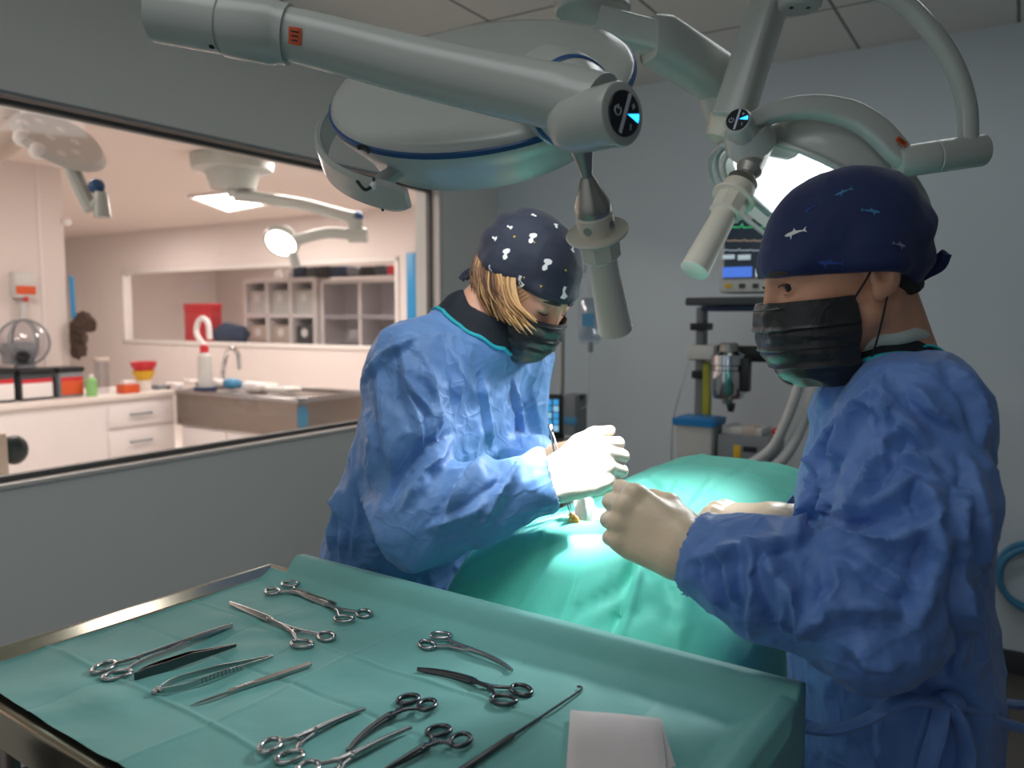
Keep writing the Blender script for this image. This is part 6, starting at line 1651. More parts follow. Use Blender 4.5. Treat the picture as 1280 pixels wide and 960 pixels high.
pa, pb_ = RB(704,543,IY-0.03), RB(722,494,IY-0.03)
pu = thing('infusion_pump', 'narrow pale pump with teal stripe on the pole beside the small touch screen', 'infusion pump', room((pa.x+pb_.x)/2, IY, pa.z))
m = MB(); m.box2((pa.x, IY-0.05, pa.z), (pb_.x, IY+0.06, pb_.z), 0.006, M=RROT); m.build('housing', M['mid_grey'], pu)
m = MB(); p, q = RB(705,530,IY-0.05), RB(721,522,IY-0.05); m.box2((p.x, IY-0.053, p.z), (q.x, IY-0.048, q.z), 0.001, M=RROT); m.build('teal_stripe', M['blue_hose'], pu)
m = MB(); m.tube([rc(722,497,IY), rc(729,496,IY)], [0.008, 0.012], 10); m.build('side_knob', M['dark_grey'], pu)
# shelf trolley that carries the screen
ta = RB(668,556,IY)
tt = thing('side_stand', 'low dark side stand under the small touch screen', 'stand', room(ta.x+0.1, IY+0.05, 0))
m = MB(); m.box2((ta.x-0.36, IY-0.24, ta.z-0.03), (ta.x+0.07, IY+0.1, ta.z), 0.008, M=RROT); m.build('top', M['dark_grey'], tt)
for dx in (-0.33, 0.04):
    for dy in (-0.21, 0.07):
        m = MB(); m.tube([room(ta.x+dx, IY+dy, 0), room(ta.x+dx, IY+dy, ta.z-0.02)], 0.012, 10); m.build('leg', M['alu'], tt)
m = MB(); m.tube(smooth_path([rc(706,549,IY-0.1), rc(725,547,IY-0.12), rc(742,552,IY-0.12), rc(748,560,IY-0.1)], 6), 0.004, 8); o = m.build('cable', M['black_plastic'], tt)
# ---- blue hose coil on the back wall at the far right
hc = RB(1296,722,BY-0.05); rr_ = abs(RB(1296,680,BY-0.05).z-hc.z)
m = MB(); m.loop_tube([room(hc.x+rr_*1.0*math.cos(a), BY-0.03+0.006*math.sin(3*a), hc.z+rr_*math.sin(a)) for a in [2*PI*k/48 for k in range(48)]], 0.013, 10)
m.loop_tube([room(hc.x+rr_*0.93*math.cos(a), BY-0.055+0.006*math.cos(2*a), hc.z-0.01+rr_*0.95*math.sin(a)) for a in [2*PI*k/48 for k in range(48)]], 0.013, 10)
hk = thing('hose_coil', 'pale blue hose coil hanging on the back wall behind the standing surgeon', 'hose coil', room(hc.x, BY, hc.z)); m.build('hose', M['blue_hose'], hk)
m = MB(); m.tube([room(hc.x, BY, hc.z+rr_-0.02), room(hc.x, BY-0.08, hc.z+rr_-0.02), room(hc.x, BY-0.085, hc.z+rr_+0.02)], 0.008, 10); m.build('wall_hook', M['mid_grey'], hk)
# ================================================================== things in the adjoining room, seen through the window
CX0 = -5.85; CZ = room_hit(110, 497.5, x=CX0).z
cy1 = room_hit(217, 500, x=CX0).y
print('COUNTER', CZ, cy1)
cab = thing('counter_cabinet', 'long white counter cabinet with drawers under the dark canisters in the next room', 'cabinet', room(CX0-0.35, 2.4, 0))
m = MB(); m.box2((PX+0.02, 0.2, 0.08), (CX0, cy1, CZ-0.035), 0.004, M=RROT); m.build('carcass', M['cabinet'], cab)
m = MB(); m.box2((PX+0.01, 0.2, CZ-0.035), (CX0+0.025, cy1+0.01, CZ), 0.006, M=RROT); m.build('worktop', M['counter'], cab)
m = MB(); m.box2((PX+0.02, 0.2, 0.0), (CX0-0.05, cy1, 0.08), 0, M=RROT); m.build('plinth', M['mid_grey'], cab)
dy0 = room_hit(134, 540, x=CX0).y; dz = CZ-0.05
for k, (pt_, pb) in enumerate(((505,530),(536,566),(570,610))):
    z1 = room_hit(175, pt_, x=CX0).z; z0 = room_hit(175, pb, x=CX0).z
    m = MB(); m.box2((CX0, dy0+0.01, max(0.1, z0)), (CX0+0.02, cy1-0.015, z1), 0.004, M=RROT); d_ = m.build('drawer', M['cabinet'], cab)
    h = room_hit(178, (517,551,586)[k], x=CX0+0.045); w_ = 0.085
    m = MB(); m.tube([room(CX0+0.02, h.y-w_, h.z), room(CX0+0.045, h.y-w_, h.z), room(CX0+0.045, h.y+w_, h.z), room(CX0+0.02, h.y+w_, h.z)], 0.009, 8); m.build('drawer_handle', M['mid_grey'], d_)
# dark canisters with pale labels
for k, (x0, x1, top, lab) in enumerate(((-30,20,461,1), (27,68,461,1), (76,106,459,0))):
    xx = CX0-0.16
    p0, p1 = room_hit(x0, 500, x=xx), room_hit(x1, 500, x=xx); zt_ = room_hit((x0+x1)/2, top, x=xx).z
    lb = ('dark canister with pale label at the far left of the white counter', 'middle dark canister with pale label on the white counter', 'dark canister with coloured label next to the green bottle')[k]
    t = thing('canister', lb, 'canister', room(xx-0.1, (p0.y+p1.y)/2, CZ), 0, 'canisters on the counter')
    m = MB(); m.box2((xx-0.22, p0.y, CZ), (xx, p1.y, zt_-0.03), 0.015, M=RROT); m.build('body', M['mid_grey'] if lab == 0 else M['dark_grey'], t)
    m = MB(); m.box2((xx-0.23, p0.y-0.008, zt_-0.035), (xx+0.01, p1.y+0.008, zt_), 0.01, M=RROT); m.build('lid', M['black_plastic'], t)
    m = MB(); dz_ = zt_-CZ; m.box2((xx-0.002, p0.y+0.01, CZ+0.02), (xx+0.004, p1.y-0.01, CZ+dz_*0.55), 0.001, M=RROT); m.build('label', M['label_white'] if lab else M['orange'], t)
    m = MB(); m.box2((xx-0.003, p0.y+0.01, CZ+dz_*0.55), (xx+0.0035, p1.y-0.01, CZ+dz_*0.68), 0.001, M=RROT); m.build('label_band', M['red'], t)
def at_counter(px, py, x): 
    q = room_hit(px, py, x=x); return q
def cyl_thing(name, label, cat, px, pyb, pyt, wpx, x, parts, base=None, group=None):
    """lathe thing standing at the pixel column; parts [(part name, [(height frac, radius frac)], material)]"""
    q = room_hit(px, pyb, x=x); z0 = base if base is not None else q.z; z1 = room_hit(px, pyt, x=x).z
    r = (room_hit(px+wpx/2, pyb, x=x)-room_hit(px-wpx/2, pyb, x=x)).length/2*0.62
    o = room(x, q.y, z0); t = thing(name, label, cat, o, 0, group)
    for nm, prof, mt in parts:
        m = MB(); m.lathe([(f*(z1-z0), max(r*rf, 0.0)) for f, rf in prof], o, (0, 0, 1), 24); m.build(nm, mt, t)
    return t
cyl_thing('cleaner_bottle', 'soft green bottle on the counter beside the last canister', 'bottle', 115,495,468,20, CX0-0.12, [('body', [(0, 0.9), (0, 1), (0.75, 1), (0.85, 0.6), (0.86, 0.4)], M['green_soft']), ('cap', [(0.84, 0.42), (1, 0.42), (1, 0)], M['label_white'])], base=CZ)
cyl_thing('glass_jar', 'tall clear glass jar with pale lid behind the green bottle', 'jar', 128,490,447,27, CX0-0.3, [('jar', [(0, 0.9), (0, 1), (0.9, 1)], M['jar_glass']), ('lid', [(0.9, 1.08), (0.98, 1.08), (1, 1.0), (1, 0)], M['tan'])], base=CZ)
# round wire-and-glass stand with a wall dispenser above
q = room_hit(30, 455, x=PX+0.25)
gl = thing('glass_globe', 'round clear glass globe on the dark canister tops at far left', 'globe', room(PX+0.25, q.y, CZ))
qc = room_hit(30, 428, x=PX+0.25); rg = (room_hit(30,400,x=PX+0.25).z-qc.z)
m = MB(); m.sphere((0, 0, 0), rg, M=Matrix.Translation(room(PX+0.25, qc.y, qc.z)), n=28); m.build('globe', M['jar_glass'], gl)
for k in range(3):
    m = MB(); a0 = k*PI/3; m.loop_tube([room(PX+0.25+rg*1.01*math.cos(a)*math.cos(a0), qc.y+rg*1.01*math.cos(a)*math.sin(a0), qc.z+rg*1.01*math.sin(a)) for a in [2*PI*i/32 for i in range(32)]], 0.008, 6); m.build('wire_hoop', M['mid_grey'], gl)
m = MB(); p, q2 = room_hit(14, 456, x=PX+0.3), room_hit(43, 428, x=PX+0.3); m.box2((PX+0.16, p.y, p.z), (PX+0.30, q2.y, q2.z), 0.01, M=RROT); m.build('block', M['mid_grey'], gl)
m = MB(); zz = room_hit(30, 456, x=PX+0.25).z; m.lathe([(0, 0.1), (0.02, 0.12), (zz-CZ, 0.07)], room(PX+0.25, qc.y, CZ), (0, 0, 1), 20); m.build('stand', M['mid_grey'], gl)
m = MB(); p = room_hit(28, 446, x=PX+0.31); m.lathe([(0, 0.045), (0.03, 0.045), (0.03, 0)], room(PX+0.30, p.y, p.z), RX, 16); m.build('round_knob', M['black_plastic'], gl)
ds = thing('wall_dispenser', 'clear wall dispenser with orange band and red dot on the partition wall', 'dispenser', room(PX, room_hit(24,380,x=PX).y, room_hit(24,380,x=PX).z))
m = MB(); p, q2 = room_hit(12, 372, x=PX), room_hit(37, 341, x=PX); m.box2((PX+0.001, p.y, p.z), (PX+0.10, q2.y, q2.z), 0.012, M=RROT); m.build('housing', M['pale_plastic'], ds)
m = MB(); p, q2 = room_hit(12, 368, x=PX), room_hit(36, 358, x=PX); m.box2((PX+0.098, p.y, p.z), (PX+0.106, q2.y, q2.z), 0.002, M=RROT); m.build('orange_band', M['orange'], ds)
m = MB(); p = room_hit(25, 374, x=PX); m.sphere(room(PX+0.09, p.y, p.z), 0.022); m.build('red_dot', M['red'], ds)
m = MB(); p, q2 = room_hit(25, 378, x=PX), room_hit(25, 398, x=PX); m.tube([room(PX+0.05, p.y, p.z), room(PX+0.05, q2.y, q2.z)], 0.028, 12); m.build('spout', M['pale_plastic'], ds)
# dark fluffy duster hanging at the partition's end
jy = room_hit(92, 400, x=PX).y
du = thing('hanging_brush', 'dark brown fluffy brush hanging at the end of the partition wall', 'brush', room(PX+0.06, jy+0.12, room_hit(100,400,x=PX).z))
q = [np.array(room(PX+0.06, room_hit(x, y, x=PX+0.06).y, room_hit(x, y, x=PX+0.06).z)) for x, y in ((97,440),(99,425),(97,410),(104,400),(111,406))]
blob('bristles', pr(*[cap_(a, b, 0.05, 0.05) for a, b in zip(q[:-1], q[1:])]), 0.03, 0.012, M['fur_dark'], du, noise=(0.018, 40))
m = MB(); a, b = room_hit(89, 345, x=PX+0.03), room_hit(92, 398, x=PX+0.03); m.tube([room(PX+0.03, a.y, a.z), room(PX+0.03, b.y, b.z)], 0.018, 10); m.build('handle', M['blue_strip'], du)
# red and yellow bowl pile, white cloths and box along the counter
cyl_thing('red_bowl', 'shallow red bowl stacked on the yellow bowl at the counter end', 'bowl', 180,466,452,46, CX0-0.25, [('bowl', [(0, 0.45), (0.05, 0.6), (0.6, 0.95), (1.0, 1.0), (0.92, 0.93), (0.5, 0.6)], M['red'])], base=room_hit(180,466,x=CX0-0.25).z)
cyl_thing('yellow_bowl', 'yellow bowl under the red one at the counter end', 'bowl', 180,476,463,40, CX0-0.25, [('bowl', [(0, 0.4), (0.05, 0.6), (0.7, 0.95), (1.0, 1.0), (0.9, 0.9)], M['yellow'])], base=room_hit(180,476,x=CX0-0.25).z)
cyl_thing('bowl_stand', 'white pot under the red and yellow bowls', 'pot', 180,492,475,26, CX0-0.25, [('pot', [(0, 0.9), (0, 1), (0.9, 1.1), (1, 1.1), (1, 0)], M['counter'])], base=CZ)
t = thing('tissue_box', 'small orange box in front of the bowls on the counter', 'box', room(CX0-0.08, room_hit(165,487,x=CX0-0.08).y, CZ))
p, q2 = room_hit(156, 486, x=CX0-0.06), room_hit(175, 477, x=CX0-0.06)
m = MB(); m.box2((CX0-0.18, p.y, CZ), (CX0-0.06, q2.y, CZ+0.07), 0.008, M=RROT); m.build('box', M['orange'], t); m = MB(); m.box2((CX0-0.15, p.y+0.02, CZ+0.068), (CX0-0.09, q2.y-0.02, CZ+0.10), 0.01, M=RROT); m.build('tissue', M['label_white'], t)
# ---- stainless tub table running towards us from the counter's end
TYF = room_hit(300, 500, z=CZ).y
tf0 = room_hit(221, 491, y=cy1); tf1 = room_hit(371, 503, y=cy1)
tx1 = tf1.x; tzt = CZ
tb = room_hit(430, 490, z=CZ)
TY1 = cy1+0.72
tt = thing('wet_table', 'brushed steel tub table joined to the end of the white counter', 'tub table', room((CX0+tx1)/2, cy1+0.36, 0))
zl = room_hit(250, 534, y=cy1).z
m = MB(); m.box2((CX0+0.03, cy1, zl), (tx1, TY1, tzt-0.015), 0.01, M=RROT); m.build('tub', M['brushed'], tt)
m = MB()
for lo, hi in (((CX0+0.03, cy1-0.01, tzt-0.02), (tx1+0.02, cy1+0.05, tzt+0.012)), ((CX0+0.03, TY1-0.05, tzt-0.02), (tx1+0.02, TY1+0.01, tzt+0.012)), ((CX0+0.03, cy1, tzt-0.02), (CX0+0.08, TY1, tzt+0.012)), ((tx1-0.05, cy1, tzt-0.02), (tx1+0.02, TY1, tzt+0.012))): m.box2(lo, hi, 0.006, M=RROT)
m.build('rim', M['steel'], tt)
m = MB(); m.box2((CX0+0.05, cy1+0.03, 0.0), (tx1-0.35, TY1-0.03, zl), 0.006, M=RROT); m.build('cabinet', M['cabinet'], tt)
m = MB(); p, q2 = room_hit(250,540,y=cy1+0.03), room_hit(296,600,y=cy1+0.03); m.box2((CX0+0.08, cy1+0.015, 0.08), ((CX0+tx1)/2-0.1, cy1+0.03, zl-0.02), 0.003, M=RROT); dd = m.build('cabinet_door', M['cabinet'], tt)
m = MB(); m.box2((tx1-0.33, cy1+0.03, 0.0), (tx1-0.25, TY1-0.03, zl), 0.006, M=RROT); m.build('leg', M['brushed'], tt)
q = room_hit(378, 522, x=tx1); m = MB(); m.sphere((0, 0, 0), (0.006, 0.055, 0.09), M=Matrix.Translation(room(tx1+0.005, q.y, q.z)) @ RROT); m.build('blue_patch', M['blue_hose'], tt)
# faucet, dispenser bottle and piled white things at the tub
fy = cy1+0.55
def P5(px, py, y=fy): q = room_hit(px, py, y=y); return room(q.x, y, q.z)
fa_ = thing('faucet', 'curved chrome faucet over the steel tub', 'faucet', P5(278,482))
b_ = P5(280,490); b_.z = tzt
m = MB(); m.tube(smooth_path([b_, P5(279,462), P5(284,442), P5(292,436), P5(298,444), P5(300,462)], 6), 0.02, 10); m.build('spout', M['chrome'], fa_)
m = MB(); m.lathe([(0, 0.04), (0.03, 0.035), (0.05, 0.025)], b_, (0, 0, 1), 14); m.build('base', M['chrome'], fa_)
sd_ = thing('soap_dispenser', 'tall white pump bottle with red neck at the tub corner', 'pump bottle', room(room_hit(257,488,y=cy1+0.1).x, cy1+0.1, tzt))
yy = cy1+0.1; bs = P5(257,488,yy); z_t = P5(257,440,yy).z; z_m = P5(257,432,yy).z
m = MB(); m.lathe([(0, 0.055), (0.02, 0.06), (z_t-bs.z-0.03, 0.055), (z_t-bs.z, 0.03)], bs, (0, 0, 1), 18); m.build('bottle', M['pale_plastic'], sd_)
m = MB(); m.lathe([(0, 0.035), (0.06, 0.035), (0.07, 0.02)], Vector((bs.x, bs.y, z_t-0.01)), (0, 0, 1), 14); m.build('neck', M['red'], sd_)
m = MB(); m.tube(smooth_path([Vector((bs.x, bs.y, z_t+0.05)), P5(246,418,yy), P5(247,404,yy), P5(253,398,yy), P5(260,404,yy), P5(262,424,yy)], 6), 0.022, 10); m.build('hose_loop', M['label_white'], sd_)
m = MB(); m.lathe([(0, 0.09), (0.035, 0.09), (0.035, 0)], Vector((bs.x, bs.y, tzt)), (0, 0, 1), 16); m.build('base', M['navy_cloth'], sd_)
rnd = random.Random(3)
piles = [(252,470,26,7,'black_plastic','dark strap behind the pump bottle'), (270,474,16,12,'label_white','white cup left of the faucet'), (326,488,22,7,'label_white','white folded towel in the tub front'), (362,478,30,8,'counter','cream tray at the right end of the tub'), (215,482,30,9,'label_white','rolled white towel nearest the bowls'), (235,478,24,8,'counter','folded cream towel beside the pump bottle'), (316,482,34,14,'label_white','white tray with papers on the tub'), (345,486,52,9,'pale_plastic','pale lid lying on the tub near its corner'), (330,472,40,10,'label_white','white box at the back of the tub'), (310,463,12,12,'chrome','small chrome bowl by the tub faucet'), (206,462,20,6,'black_plastic','dark strap lying behind the rolled towel'), (288,478,12,16,'blue_hose','small blue bottle by the faucet'), (196,484,18,8,'mid_grey','grey dish in front of the bowls')]
for px, py, w, h, mt, lb in piles:
    yy = cy1+0.28+0.2*rnd.random() if px > 232 else None
    if yy is None:
        xx = CX0-0.2; q = room_hit(px, py+h/2, x=xx); c = room(xx, q.y, CZ)
    else:
        q = room_hit(px, py, y=yy); c = room(q.x, yy, tzt+0.005)
    sc = 0.0062
    prims = pr(cap_(np.array(c)+np.array(RX)*(-w*sc*0.32)+[0, 0, h*sc*0.4], np.array(c)+np.array(RX)*(w*sc*0.32)+[0, 0, h*sc*0.4], h*sc*0.42, h*sc*0.42), cap_(np.array(c)+np.array(RX)*(-w*sc*0.2)+np.array(RY)*0.05+[0, 0, h*sc*0.36], np.array(c)+np.array(RX)*(w*sc*0.25)+np.array(RY)*0.06+[0, 0, h*sc*0.36], h*sc*0.36, h*sc*0.36))
    nm = 'cup' if 'cup' in lb else 'roll' if 'roll between' in lb else {'chrome': 'small_bowl', 'black_plastic': 'strap', 'blue_hose': 'small_bottle', 'mid_grey': 'dish'}.get(mt, 'tray' if 'tray' in lb else 'lid' if 'lid' in lb else 'white_box' if 'box' in lb else 'towel')
    o = blob(nm, prims, 0.02, 0.012, M[mt], None, noise=(0.004, 30)); tag(o, lb, nm.replace('_', ' '))
# ---- chair-like tan object with black knob at the lower left
q = room_hit(6, 580, x=-3.6)
ch = thing('stool', 'tan box-shaped stool with black knob at the lower left of the window', 'stool', room(-3.6, q.y-0.2, 0))
zt_ = room_hit(6, 541, x=-3.6).z; y1_ = room_hit(12, 570, x=-3.6).y
m = MB(); m.box2((-4.0, y1_-0.5, 0.10), (-3.6, y1_, zt_), 0.02, M=RROT); m.build('body', M['tan'], ch)
q = room_hit(21, 562, x=-3.65); m = MB(); m.sphere((0, 0, 0), (0.05, 0.055, 0.065), M=Matrix.Translation(room(-3.65, q.y-0.01, q.z)) @ RROT); m.build('knob', M['black_plastic'], ch)
for dx in (-3.95, -3.65):
    for dy in (-0.44, -0.06):
        m = MB(); m.tube([room(dx, y1_+dy, 0), room(dx, y1_+dy, 0.12)], 0.02, 8); m.build('leg', M['dark_grey'], ch)
# ---- ceiling lamps in the next room
def ZC(px, py): q = room_hit(px, py, z=CEIL); return room(q.x, q.y, CEIL)
pl = thing('panel_light', 'bright square ceiling panel light in the next room', 'ceiling light', ZC(278,249))
pc = [ZC(x, y) for x, y in ((236,244),(300,237),(352,250),(285,263))]
c_ = sum(pc, Vector())/4
m = MB(); m.add([p+Vector((0, 0, -0.012)) for p in pc]+[p+Vector((0, 0, -0.003)) for p in pc], [(3, 2, 1, 0), (4, 5, 6, 7)]+[(i, (i+1) % 4, 4+(i+1) % 4, 4+i) for i in range(4)]); m.build('diffuser', M['panel_light'], pl)
m = MB()
for i in range(4): m.tube([pc[i]+Vector((0, 0, -0.012)), pc[(i+1) % 4]+Vector((0, 0, -0.012))], 0.018, 6)
m.build('frame', M['cabinet'], pl)
cd_ = ZC(290,196)
cl = thing('examination_lamp', 'white ceiling lamp with long curved arm and small round lit head in the next room', 'lamp', cd_)
dd_ = cd_.y
def N(px, py, Y=None): return at(px, py, Y if Y else dd_)
m = MB(); m.lathe([(0.005, 0.30), (0.10, 0.29), (0.12, 0.20), (0.24, 0.16), (0.25, 0.0)], cd_, (0, 0, -1), 36); m.build('canopy', M['lamp_white'], cl)
m = MB(); m.tube([cd_+Vector((0, 0, -0.24)), N(294,244)], 0.05, 14); m.build('stem', M['lamp_white'], cl)
ar = cl
m = MB(); m.tube(smooth_path([N(294,244), N(330,248), N(380,256), N(430,269), N(444,272)], 8), 0.045, 14); m.build('upper_arm', M['lamp_white'], ar)
m = MB(); m.sphere(N(447,271), 0.045); m.build('blue_joint', M['blue_stripe'], ar)
m = MB(); m.tube([N(444,274), N(444,296)], [0.06, 0.05], 14); m.tube([N(436,294), N(459,294)], 0.055, 14); m.build('elbow', M['lamp_white'], ar)
ex_l = cl
m = MB(); m.tube(smooth_path([N(440,293), N(410,291), N(385,296), N(372,300)], 6), 0.042, 12); m.build('lower_arm', M['lamp_white'], ex_l)
lc = N(351,304); ln = Vector((-0.15, -0.75, -0.65)).normalized(); rl = 0.020*lc.y/1.0
m = MB(); m.lathe([(-0.12, 0.0), (-0.11, rl*0.7), (-0.04, rl*1.12), (0.0, rl*1.1), (0.0, rl*0.96)], lc, ln, 32); m.build('shell', M['lamp_white'], ex_l)
m = MB(); m.lathe([(0.001, 0.0), (0.001, rl*0.97)], lc, ln, 32, cap=False); m.build('lens', M['lamp_lit'], ex_l)
m = MB(); m.tube([N(366,316), N(371,334)], 0.035, 10); m.build('handle', M['lamp_white'], ex_l)
# lamp with clear cluster at the upper left
c2 = room_hit(60, 175, z=2.30); c2w = room(c2.x, c2.y, 2.30); d2 = c2w.y
g2 = thing('cluster_lamp', 'white cluster lamp with clear cover at the upper left of the window', 'lamp', c2w)
def N2(px, py): return at(px, py, d2)
n2_ = Vector((0.6, -0.35, 0.7)).normalized()
m = MB(); m.lathe([(-0.03, 0.0), (-0.03, 0.15), (0.0, 0.20), (0.03, 0.17)], N2(75,178), n2_, 32); m.build('shell', M['pale_plastic'], g2)
for i in range(9):
    a = 2*PI*i/8; rr2 = 0 if i == 8 else 0.11
    x_, y_, _ = basis(n2_); m = MB(); m.sphere(N2(70,182)+x_*rr2*math.cos(a)+y_*rr2*math.sin(a)-Vector((0, 0.06, 0)), 0.038, n=12); m.build('bulb', M['label_white'], g2)
m = MB(); m.tube(smooth_path([N2(82,192), N2(95,222), N2(108,250), N2(115,262)], 5), 0.033, 10); m.build('arm', M['lamp_white'], g2)
m = MB(); m.tube([N2(117,258), N2(127,252)], 0.03, 10); m.tube([N2(126,240), N2(128,272)], [0.028, 0.036], 12); m.build('grip', M['lamp_white'], g2)
m = MB(); m.sphere(N2(121,233), 0.035); m.build('blue_joint', M['blue_stripe'], g2)
m = MB(); m.tube(smooth_path([N2(-30,200), N2(5,178), N2(28,158), N2(38,152)], 5), 0.06, 12); m.tube([N2(10,150), N2(5,178)], 0.05, 10); m.build('support_arm', M['tan'], g2)
m = MB(); tp = N2(10,150); m.tube([tp, Vector((tp.x, tp.y, CEIL))], 0.05, 12); m.build('stem', M['tan'], g2)
q = room_hit(85, 277, x=PX+0.05)
cm_ = thing('smoke_detector', 'small white round detector at the top of the partition end', 'detector', room(PX+0.0, q.y, q.z))
m = MB(); m.sphere((0, 0, 0), 0.035, M=Matrix.Translation(room(PX+0.03, q.y, q.z))); m.lathe([(0, 0.03), (0.02, 0.03)], room(PX, q.y, q.z), RX, 14); m.build('body', M['label_white'], cm_)
# blue strip by the window's right end
ey_ = EY-0.02
p, q2 = room_hit(511, 440, y=ey_), room_hit(521, 316, y=ey_)
m = MB(); m.box2((p.x, EY-0.05, p.z), (q2.x, EY, q2.z), 0.008, M=RROT); o = m.build('wall_strip', M['blue_strip'], None); tag(o, 'upright blue strip on the end wall right of the far window', 'wall strip')
# ---- store room behind the far window
SYF = EY+0.9
def SB(px, py, y=SYF): return room_hit(px, py, y=y)
def shelf_unit(name, label, x0, y0, x1, y1, cols, rows, d=0.4, doors=False, open_back=True):
    a, b = SB(x0, y1), SB(x1, y0)
    t = thing(name, label, 'shelf', room((a.x+b.x)/2, SYF+d/2, 0)); th = 0.03
    w = b.x-a.x; h = b.z-a.z
    m = MB(); m.box2((a.x, SYF+d-0.02, a.z), (b.x, SYF+d, b.z), 0, M=RROT); m.build('back_panel', M['cabinet'], t)
    for i in range(cols+1):
        x = a.x+w*i/cols; m = MB(); m.box2((x-th, SYF, a.z), (x+th, SYF+d, b.z), 0.004, M=RROT); m.build('upright', M['cabinet'], t)
    for j in range(rows+1):
        z = a.z+h*j/rows; m = MB(); m.box2((a.x, SYF, z-th), (b.x, SYF+d, z+th), 0.004, M=RROT); m.build('shelf_board', M['cabinet'], t)
    m = MB(); m.box2((a.x, SYF+0.02, 0), (b.x, SYF+d, a.z), 0.004, M=RROT); m.build('base', M['cabinet'], t)
    if doors:
        for i in range(cols):
            x = a.x+w*i/cols; m = MB(); m.box2((x+th, SYF-0.012, a.z+th), (x+w/cols-th, SYF-0.004, b.z-th), 0, M=RROT); m.build('glass_door', M['jar_glass'], t)
    return t, a, b
su, sa_, sb_ = shelf_unit('open_shelf', 'white open cube shelf with bins seen through the far window', 307, 349, 392, 437, 3, 2)
w3 = (sb_.x-sa_.x)/3; h2_ = (sb_.z-sa_.z)/2
k = 0
for i in range(3):
    for j in range(2):
        x = sa_.x+w3*(i+0.5); z = sa_.z+h2_*j+0.03
        mt = M['dark_grey'] if (i, j) == (2, 0) else M['tan'] if i < 2 and j == 0 else M['pale_plastic']
        lb = '%s bin in the %s row of the white cube shelf, %s' % ('dark grey' if (i, j) == (2, 0) else 'tan' if j == 0 else 'pale', 'lower' if j == 0 else 'upper', ('nearest the red case', 'in the middle', 'nearest the glass cabinet')[i])
        t = thing('storage_bin', lb, 'bin', room(x, SYF+0.2, z), 0, 'bins in the white shelf')
        m = MB(); m.box2((x-w3*0.36, SYF+0.04, z), (x+w3*0.36, SYF+0.34, z+h2_*0.66), 0.02, M=RROT); m.build('body', mt, t)
        m = MB(); m.lathe([(0, 0.06), (0.012, 0.06), (0.012, 0)], room(x, SYF+0.045, z+h2_*0.46), -RY, 16); m.build('round_tag', M['label_white'], t)
su2, sa2, sb2 = shelf_unit('glass_cabinet', 'glass fronted cabinet at the right of the far window', 404, 349, 500, 440, 2, 2, doors=True)
for px0, py1, px1, py0, mt, nm, lb in ((420,439,466,430,'mid_grey','instrument_case','grey case at the bottom of the glass cabinet'), (432,424,446,412,'label_white','white_box','white box inside the glass cabinet'), (470,424,482,414,'pale_plastic','pale_box','pale box in the right half of the glass cabinet')):
    a, b = SB(px0, py1), SB(px1, py0); m = MB(); m.box2((a.x, SYF+0.06, a.z), (b.x, SYF+0.3, b.z), 0.015, M=RROT); o = m.build(nm, M[mt]); tag(o, lb, 'box')
# folded and boxed things along the cabinet tops
row = [(362,377,333,'navy_cloth','dark blue bag'), (379,392,333,'dark_grey','dark grey case'), (394,408,332,'black_plastic','black box'), (410,428,332,'navy_cloth','navy box'), (430,444,334,'mid_grey','grey helmet-like box'), (446,462,332,'black_plastic','black carton'), (464,478,331,'dark_grey','dark carton'), (480,492,331,'red','dark red folder')]
for x0, x1, yt, mt, nm in row:
    a, b = SB(x0, 347), SB(x1, yt); m = MB(); m.box2((a.x, SYF+0.05, sb_.z+0.03), (b.x, SYF+0.32, b.z), 0.02, M=RROT); o = m.build(nm.replace(' ', '_').replace('-', '_'), M[mt]); tag(o, nm+' standing on top of the far shelves', 'box', 'boxes on top of the far shelves')
for px, nm in ((338,'first'), (352,'second')):
    a = SB(px, 345); m = MB(); m.lathe([(0, 0.05), (0.08, 0.055), (0.10, 0.03), (0.14, 0.03)], room(a.x, SYF+0.15, sb_.z+0.03), (0, 0, 1), 14); o = m.build('white_bottle', M['label_white']); tag(o, '%s white bottle left of the dark blue bag on the cube shelf' % nm, 'bottle', 'bottles on the cube shelf')
a, b = SB(231, 428, EY+0.4), SB(262, 380, EY+0.4)
rb_ = thing('red_case', 'tall red case standing behind the far window', 'case', room((a.x+b.x)/2, EY+0.5, a.z))
m = MB(); m.box2((a.x, EY+0.4, a.z), (b.x, EY+0.6, b.z), 0.02, M=RROT); m.build('body', M['red'], rb_); m = MB(); m.box2((a.x-0.005, EY+0.395, b.z-0.08), (b.x+0.005, EY+0.605, b.z+0.01), 0.015, M=RROT); m.build('lid', M['red'], rb_)
bc = np.array(room(SB(286,418,EY+0.45).x, EY+0.5, SB(286,418,EY+0.45).z))
o = blob('duffel_bag', pr(cap_(bc+np.array(RX)*-0.17, bc+np.array(RX)*0.17, 0.13, 0.12), cap_(bc+np.array(RX)*-0.1+[0, 0, 0.09], bc+np.array(RX)*0.05+[0, 0, 0.09], 0.06, 0.05)), 0.04, 0.014, M['navy_cloth'], None, noise=(0.01, 20)); tag(o, 'dark blue bag beside the red case behind the far window', 'bag')
bz = bc[2]-0.14
ct = thing('store_counter', 'pale counter under the red case behind the far window', 'counter', room(SB(230,430).x, EY+0.5, 0))
l_, r_2 = SB(150,430,EY+0.3), SB(305,430,EY+0.3)
m = MB(); m.box2((l_.x-0.3, EY+0.2, bz-0.04), (r_2.x, EY+0.8, bz), 0.006, M=RROT); m.build('top', M['counter'], ct); m = MB(); m.box2((l_.x-0.25, EY+0.24, 0), (r_2.x-0.02, EY+0.78, bz-0.04), 0.004, M=RROT); m.build('base', M['cabinet'], ct)
